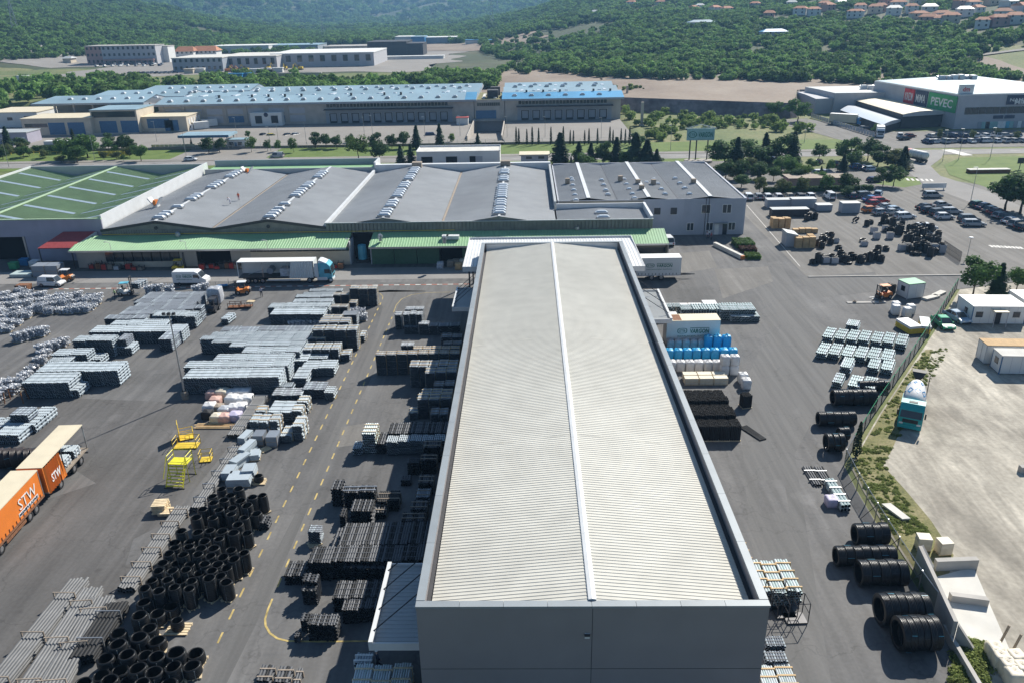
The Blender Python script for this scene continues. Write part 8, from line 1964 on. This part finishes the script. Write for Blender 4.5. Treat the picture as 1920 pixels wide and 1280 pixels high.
for (x0,x1,y,n) in ((175,265,506,9),(380,455,505,9),(610,640,503,4)):
    for k in range(n):
        p = G(x0+(x1-x0)*k/max(1,n-1),y+random.uniform(-2,1)); h = random.uniform(.7,1.6); o = thing('stillage','dark steel stillage before the lean-to wall','stillage',p,random.uniform(-.2,.2),'stillages before the lean-to')
        part('bin',MB().box(-.5,-.45,.12,.5,.45,h*.7),random.choice(['rust','dark_steel','timber_grey','paint_red','wall_grey']),o); part('frame',MB().box(-.55,-.5,0,-.47,-.42,h).box(.47,-.5,0,.55,-.42,h).box(-.55,.42,0,-.47,.5,h).box(.47,.42,0,.55,.5,h).box(-.47,-.5,h-.06,.47,-.44,h),'dark_steel',o)
crate(62,521,112,2.4,2.2,'tall stack of grey pallets of pipes under the red canopy','grey stacks under the red canopy','pipe_mid','timber_grey',2); crate(18,521,60,2.5,.6,'low pale green pipe pallet by the workshop door',None,'pipe_pale','steel'); crate(55,502,72,1.5,1.2,'white boxed load behind the pale green pallet',None,'bag_white')
for (px,py,m,lab) in ((28,505,'paint_green','green bin beside the workshop door'),(48,498,'paint_blue','blue bin beside the workshop door')): o = thing('waste_bin',lab,'bin',G(px,py)); part('bin',MB().box(-.7,-.5,.1,.7,.5,1.3,taper=-.06),m,o); part('lid',MB().box(-.8,-.6,1.302,.8,.6,1.4),m,o)
for k,(px,py) in enumerate(((826,503),(845,500),(855,498),(868,497),(860,505))): bag(px,py,1.2,random.choice((1.2,1.7)),['wrap','timber_grey','timber_grey','bag_cream','cardboard'][k],['silvery blue wrapped load','brown load','brown load','cream load','cardboard load'][k]+' in the heap beside the green sliding doors','heap by the green doors','load',neck=False)
o = thing('blue_machine','tall pale blue machine in the open alley of the lean-to','machine',G(681,490)); part('tank',MB().cyl((0,0,0),(0,0,3.2),.9,.8,10),'paint_cyan',o); part('base',MB().box(-1.2,-1,0,1.2,1,.5),'dark_steel',o)
for (px,py,lab) in ((440,578,'rusty steel trolley frame on the asphalt near the orange forklift'),(462,577,'rusty steel trolley with a yellow pallet on top')):
    o = thing('trolley',lab,'trolley',G(px,py)); f = MB()
    for x in (-.9,0,.9):
        for y in (-.5,.5): f.bar((x,y,0),(x,y,1.0),.07)
    f.bar((-.9,-.5,.95),(.9,-.5,.95),.06).bar((-.9,.5,.95),(.9,.5,.95),.06).box(-.95,-.55,.25,.95,.55,.32); part('frame',f,'rust',o)
    if px > 450: put('pallet',PALM,o,(.9,0,1.0),scale=(1,1,1))
o = thing('pallet_truck','small flat trolley with blue wrapped pipes near the company van','trolley',G(418,541),R_(20)); part('deck',MB().box(-1.1,-.5,.3,1.1,.5,.4),'dark_steel',o); part('handle',MB().bar((-1.05,-.4,.4),(-1.05,-.4,1.5),.05).bar((1.05,.4,.4),(1.05,.4,1.5),.05),'steel',o); part('load',MB().cyl((-.9,-.2,.55),(.9,-.2,.55),.15).cyl((-.9,.15,.55),(.9,.15,.55),.15),'paint_blue',o)
o = thing('dark_skip','dark rusty skip beside the small white van','skip',G(46,545)); part('tub',MB().box(-1,-.7,.1,1,.7,1.1,taper=-.12),'rust',o); part('rim',MB().box(-1.15,-.85,1.102,1.15,-.75,1.18),'dark_steel',o)
o = thing('trestle','rusty steel trestle beside the stepped pipe rows','trestle',G(32,752)); f = MB()
for x in (-1.2,1.2):
    for y in (-.6,.6): f.bar((x,y,0),(x*.9,y*.8,1.5),.1)
f.bar((-1.2,-.5,1.5),(1.2,-.5,1.5),.1).bar((-1.2,.5,1.5),(1.2,.5,1.5),.1); part('frame',f,'rust',o)
for i,(px,py) in enumerate(((1455,1135),(1470,1150),(1490,1160))):
    o = cage(px,py,1.6,1.2,2.0,R_(3),'dark_steel',['dark steel cage trolley against the hall corner','dark steel cage trolley in front of the long pale crates','open steel cage trolley with a white sack at the hall corner'][i])
# ---------------------------------------------------------------- people
def person(loc,rz,top,legs,label,pose='stand',hold=None,hat=None):
    """one continuous body grown by a skin modifier"""
    J = {'pel': (0,0,.95),'ch': (0,.02,1.32),'nk': (0,.02,1.5),'hd': (0,.03,1.66),'ht': (0,.02,1.74),
         'sl': (-.19,.02,1.42),'sr': (.19,.02,1.42),'el': (-.26,.0,1.14),'er': (.26,0,1.14),'wl': (-.28,.08,.9),'wr': (.28,.08,.9),'fl_': (-.28,.10,.82),'fr_': (.28,.10,.82),
         'hl': (-.1,0,.9),'hr': (.1,0,.9),'kl': (-.12,.04,.5),'kr': (.12,.04,.5),'al': (-.13,0,.09),'ar': (.13,0,.09),'tl': (-.15,.17,.04),'tr': (.15,.17,.04)}
    if pose == 'walk': J.update({'kl': (-.11,.18,.52),'al': (-.11,.16,.1),'tl': (-.11,.32,.07),'kr': (.11,-.02,.48),'ar': (.11,-.26,.14),'tr': (.11,-.12,.05),'wl': (-.28,-.16,.95),'fl_': (-.28,-.18,.88),'wr': (.28,.2,.98),'fr_': (.28,.25,.92)})
    if pose == 'wave': J.update({'el': (-.42,.05,1.45),'wl': (-.66,.08,1.55),'fl_': (-.74,.08,1.57)})
    if pose == 'bend': J.update({'ch': (0,.2,1.2),'nk': (0,.33,1.33),'hd': (0,.42,1.44),'ht': (0,.47,1.5),'sl': (-.19,.28,1.27),'sr': (.19,.28,1.27),'el': (-.24,.4,1.02),'er': (.24,.4,1.02),'wl': (-.2,.55,.86),'wr': (.2,.55,.86),'fl_': (-.18,.6,.8),'fr_': (.18,.6,.8)})
    rad = {'pel': .16,'ch': .17,'nk': .06,'hd': .105,'ht': .085,'sl': .075,'sr': .075,'el': .05,'er': .05,'wl': .036,'wr': .036,'fl_': .04,'fr_': .04,'hl': .1,'hr': .1,'kl': .065,'kr': .065,'al': .045,'ar': .045,'tl': .045,'tr': .045}
    E = [('pel','ch'),('ch','nk'),('nk','hd'),('hd','ht'),('ch','sl'),('ch','sr'),('sl','el'),('sr','er'),('el','wl'),('er','wr'),('wl','fl_'),('wr','fr_'),('pel','hl'),('pel','hr'),('hl','kl'),('hr','kr'),('kl','al'),('kr','ar'),('al','tl'),('ar','tr')]
    ks = list(J); me = bpy.data.meshes.new('body'); me.from_pydata([J[k] for k in ks],[(ks.index(a),ks.index(b)) for a,b in E],[])
    o = bpy.data.objects.new('tmp',me); COL.objects.link(o); o.modifiers.new('s','SKIN'); o.modifiers.new('d','SUBSURF').levels = 1
    for i,k in enumerate(ks): me.skin_vertices[0].data[i].radius = (rad[k],rad[k]*(.75 if k in ('pel','ch') else 1)); me.skin_vertices[0].data[i].use_root = (k == 'pel')
    bpy.context.view_layer.update(); bd = bpy.data.meshes.new_from_object(o.evaluated_get(bpy.context.evaluated_depsgraph_get())); bpy.data.objects.remove(o)
    bd.materials.clear()
    for m_ in (top,legs,'skin','hair','plastic_black'): bd.materials.append(MATS[m_])
    hz = J['nk'][2]
    for p in bd.polygons:
        c = p.center; near = min(ks,key=lambda k: (Vector(J[k])-c).length)
        p.material_index = 1 if near in ('hl','hr','kl','kr','pel') else 4 if near in ('al','ar','tl','tr') else 3 if near == 'ht' or (near == 'hd' and c.y < J['hd'][1]-.03) else 2 if near in ('hd','nk','wl','wr','fl_','fr_') else 0; p.use_smooth = True
    t = thing('person',label,'person',loc,rz); put('body',bd,t)
    if hat: part('helmet',MB().lathe([(.13,0),(.12,.07),(.07,.12),(.0,.13)],10,c=(J['ht'][0],J['ht'][1],J['ht'][2]-.04)),hat,t)
    return t
person(G(217,560),R_(150),'cloth_lime','cloth_navy','person in lime top and dark trousers walking beside the blue forklift','walk')
person(G(491,557),R_(200),'cloth_pale','cloth_navy','person in pale top with one arm raised near the open semi trailer','wave')
person(G(448,376,6.75),R_(170),'cloth_orange','cloth_red','person in orange workwear standing on the grey factory roof')
person(G(432,383,6.95),R_(90),'cloth_pale','cloth_pale','person in pale clothes crouching over the grey factory roof','bend')
person(G(1326,450),R_(160),'cloth_pale','cloth_navy','person in pale top in the small group before the office door'); person(G(1333,451),R_(230),'cloth_red','cloth_navy','person in red top in the small group before the office door'); person(G(1329,447),R_(30),'logo_white','cloth_navy','person in white top in the small group before the office door')
person(G(187,428,5.6),R_(180),'cloth_orange','cloth_red','person in orange workwear at the left end of the green lean-to roof','bend')
person(G(710,1252),R_(120),'cloth_navy','cloth_navy','person in dark clothes and white helmet in the shade at the hall corner','walk',hat='logo_white')
# ---------------------------------------------------------------- trees
random.seed(88)
for x in (968,973,988,998,1010,1033,1056,1069,1075,1096,1104,1120,1143,1149,1164,1172,1180): tree_px('cypress',x,272+random.uniform(-1,1),237+random.uniform(0,8),'slender dark cypress in the row along the right loading apron','cypress row',1.0)
T_ = [('conifer',825,277,233,1.0,'dark conifer with layered boughs at the fence of the left loading apron'),('conifer',896,275,249,1.0,'small conifer near the sunken ramp'),('bright',849,270,250,.7,'small pale leafed tree near the kiosk'),
 ('conifer',782,280,236,1.1,'tall dark conifer left of the layered one'),('dark',756,279,246,.9,'dark round tree among the conifers by the apron'),('dark',735,279,250,.9,'dark round tree beside the bright tree'),('dark',704,280,249,.9,'dark round tree left of the bright tree'),('bright',672,300,253,1.05,'big bright green tree behind the factory roof'),('dark',712,305,262,.9,'dark tree behind the factory right of the bright tree'),('conifer',752,311,272,1.1,'conifer pair left of the white garage'),('conifer',771,310,270,1.0,'conifer just left of the white garage'),('dark',658,272,250,.8,'dark round tree at the apron edge'),('dark',592,278,249,.9,'dark round tree on the lawn before the apron'),('dark',612,278,249,.9,'second dark round tree on the lawn before the apron'),('dark',632,279,252,.9,'third dark round tree on the lawn before the apron'),
 ('conifer',1050,312,250,1.35,'broad pine behind the office with a ragged top'),('conifer',1085,308,266,1.2,'pine right of the broad pine by the road'),('conifer',1108,306,268,1.2,'small pine in the row by the road'),('dark',1130,307,266,.8,'dark tree in the pine row by the road'),('conifer',1155,306,258,1.3,'tall pine in the row by the road'),('conifer',1190,314,250,1.5,'wide dark pine behind the office corner'),('conifer',1212,317,262,1.5,'wide pine right of the dark one at the office corner'),('conifer',1230,318,280,1.3,'low pine beside the company sign'),('bright',1200,318,296,.9,'light green bush below the pines'),('dark',1178,318,285,1.2,'dark bushy tree below the wide pine'),
 ('dark',1358,316,262,1.3,'dark tree right of the company sign'),('conifer',1380,318,258,1.2,'tall conifer right of the company sign'),('dark',1404,312,262,1.6,'wide tree in the group beside the car park'),('conifer',1432,306,250,1.2,'slender conifer in the group beside the car park'),('dark',1446,305,268,.9,'dark round tree in the tree group'),('dark',1463,306,252,1.1,'narrow tree in the tree group'),('conifer',1485,306,247,1.1,'pointed conifer in the conifer group'),('dark',1535,302,268,1.05,'round dark tree by the main road'),('dark',1587,305,258,1.1,'tall tree by the main road right of the round tree'),('conifer',1580,322,290,1.3,'low dark conifer among the parked cars'),('dark',1626,302,256,1.0,'slender tree by the junction'),('dark',1645,312,273,1.25,'broad dark tree by the junction'),('conifer',1692,318,275,1.4,'dark conifer beside the turning tank lorry'),('dark',1675,350,308,1.0,'dark tree on the lawn corner'),('dark',1655,350,315,1.0,'lower dark tree on the lawn corner'),('bright',1505,340,305,1.0,'light green tree among the car park trees'),('broad',1480,335,296,.8,'thin leafed tree left of the light green one'),('dark',1420,335,305,1.2,'bushy dark tree behind the office hedge'),('dark',1385,338,300,1.1,'dense dark tree at the corner of the office'),('dark',1360,335,298,1.1,'tree at the corner of the office'),('broad',1450,340,312,1.0,'mid green tree behind the yellow green trees'),('dark',1390,352,325,1.4,'low dark bush at the end of the office'),('conifer',1538,335,312,.9,'small dark conifer before the low building'),('broad',1555,325,298,.7,'sparse brownish tree among the parked cars'),
 ('olive',1424,362,331,.9,'first yellow green tree above the parked car row'),('olive',1466,362,333,.9,'second yellow green tree above the parked car row'),('olive',1505,361,330,.9,'third yellow green tree above the parked car row'),('broad',1547,360,326,.9,'fourth young tree above the parked car row'),('dark',1587,362,322,1.0,'dense dark green tree at the end of the car row'),('dark',1586,370,350,1.3,'round clipped bush beside the dark blue car'),
 ('dark',1884,395,320,1.15,'big dark tree standing over the slanted car row'),('dark',1912,402,318,1.15,'second big dark tree at the edge of the car park'),('broad',1822,560,484,.95,'leafy tree behind the white double cabin'),('conifer',1868,556,494,1.2,'conifer behind the white double cabin'),('broad',1905,545,500,.9,'leafy tree at the end of the white cabins'),
 ('conifer',20,288,238,1.1,'conifer beside the lilac shed'),('dark',45,283,256,1.2,'dark tree right of the conifer near the lilac shed'),('broad',128,300,258,1.0,'leafy tree beyond the hedge'),('broad',165,297,250,1.2,'large leafy tree beyond the hedge'),('broad',146,306,272,1.2,'lower leafy tree before the large one'),('cypress',143,285,242,1.3,'single cypress rising from the leafy trees'),('dark',205,275,250,.9,'dark tree near the beige building'),('dark',232,288,252,1.0,'dark dense tree near the entrance gate'),('conifer',248,285,258,.9,'small conifer near the entrance gate'),('broad',265,303,272,1.1,'leafy tree just left of the entrance'),('olive',196,301,284,.9,'yellowish tree beside the yellow fence'),('olive',115,306,290,1.2,'low olive bush above the green roof'),('olive',84,298,279,.8,'small olive tree on the verge'),('olive',38,295,279,.8,'small olive tree near the lilac shed'),('broad',232,303,290,.8,'low bush beside the entrance road'),
 ('dark',392,288,258,1.0,'dark spreading tree before the gate canopy'),('dark',412,286,258,1.0,'second dark spreading tree before the gate canopy'),('bright',472,286,256,.8,'bright young tree before the gate hut'),('broad',502,284,262,.7,'young tree on the lawn'),('broad',522,285,262,.6,'thin young tree on the lawn'),('bright',551,286,258,.7,'bright young tree on the lawn'),('broad',466,262,245,.6,'small tree behind the gate hut'),('conifer',360,278,262,.9,'low conifer under the gate canopy'),('broad',1640,250,232,.8,'leafy tree in the shopping centre yard'),('broad',1495,228,185,1.1,'tall ragged tree on the waste ground by the shops'),('broad',1450,222,190,1.1,'round bushy tree on the waste ground'),('broad',1300,205,188,.9,'small tree on the waste ground by the embankment'),('dark',1195,275,250,1.2,'dark bush at the corner of the right loading apron'),('cypress',1604,856,790,1.1,'narrow dark cypress growing through the mesh fence')]
for (kd,px,pb,pt,wd,lb) in T_: tree_px(kd,px,pb,pt,lb,None,wd*(1.45 if kd == 'conifer' else 1.2))
random.seed(99)
for k in range(34):
    px,pb = random.uniform(1345,1700),random.uniform(308,348)
    if px > 1560 and pb > 325: continue
    tree_px(random.choice(('dark','conifer','broad','broad','olive')),px,pb,pb-random.uniform(18,34),'leafy tree filling the belt between the office and the road','trees filling the office belt',1.35)
for k in range(16): px = random.uniform(1030,1250); pb = random.uniform(305,318); tree_px(random.choice(('dark','conifer','broad')),px,pb,pb-random.uniform(14,30),'dark bush below the pines by the road','bushes below the pines',1.4)
for k in range(16): px = random.uniform(0,280); pb = random.uniform(284,300); tree_px(random.choice(('dark','broad','olive')),px,pb,pb-random.uniform(10,26),'leafy bush on the verge beyond the green roof','verge bushes beyond the green roof',1.3)
for k,(px,py) in enumerate(((1760,255),(1822,258),(1868,252),(1905,258))): tree_px('olive',px,py+6,py-14,'small yellowish tree among the cars of the shopping centre','shopping centre trees',.7)
def pylon(px,py,H,label):
    p = hitT(px,py); o = thing('pylon',label,'pylon',p,.3); b = MB(); w = H*.09
    for sx in (-1,1):
        for sy in (-1,1): b.bar((sx*w,sy*w,0),(sx*w*.12,sy*w*.12,H),.3)
    for k in range(7):
        z0,z1 = H*k/8,H*(k+1)/8; a0,a1 = w*(1-.88*k/8),w*(1-.88*(k+1)/8); b.bar((-a0,-a0,z0),(a1,-a1,z1),.16).bar((a0,-a0,z0),(-a1,-a1,z1),.16)
    part('lattice',b,'steel',o)
    for k in range(3): part('arm',MB().bar((-H*.13,0,H*(.72+.1*k)),(H*.13,0,H*(.72+.1*k)),.25),'steel',o)
pylon(922,50,38,'tall lattice pylon at the foot of the right hand hill'); pylon(933,30,38,'lattice pylon rising behind the first one'); pylon(606,68,30,'lattice pylon beyond the works'); pylon(1037,8,30,'lattice pylon on the ridge of the hill'); pylon(30,60,30,'lattice pylon on the wooded left hill')
yf = thing('yellow_fence','yellow panel fence beside the entrance trees','fence',G(186,295))
for k in range(7): part('panel',MB().box(k*1.5,-.04,.3,k*1.5+1.4,.04,1.9),'paint_yellow',yf)
yf2 = thing('yellow_rail','long low yellow rail along the verge above the green roof','fence',G(0,291))
for k in range(12): part('post',MB().box(k*2-.05,-.05,0,k*2+.05,.05,1),'paint_yellow',yf2)
part('rail',MB().box(0,-.03,.8,22,.03,.95),'paint_yellow',yf2)
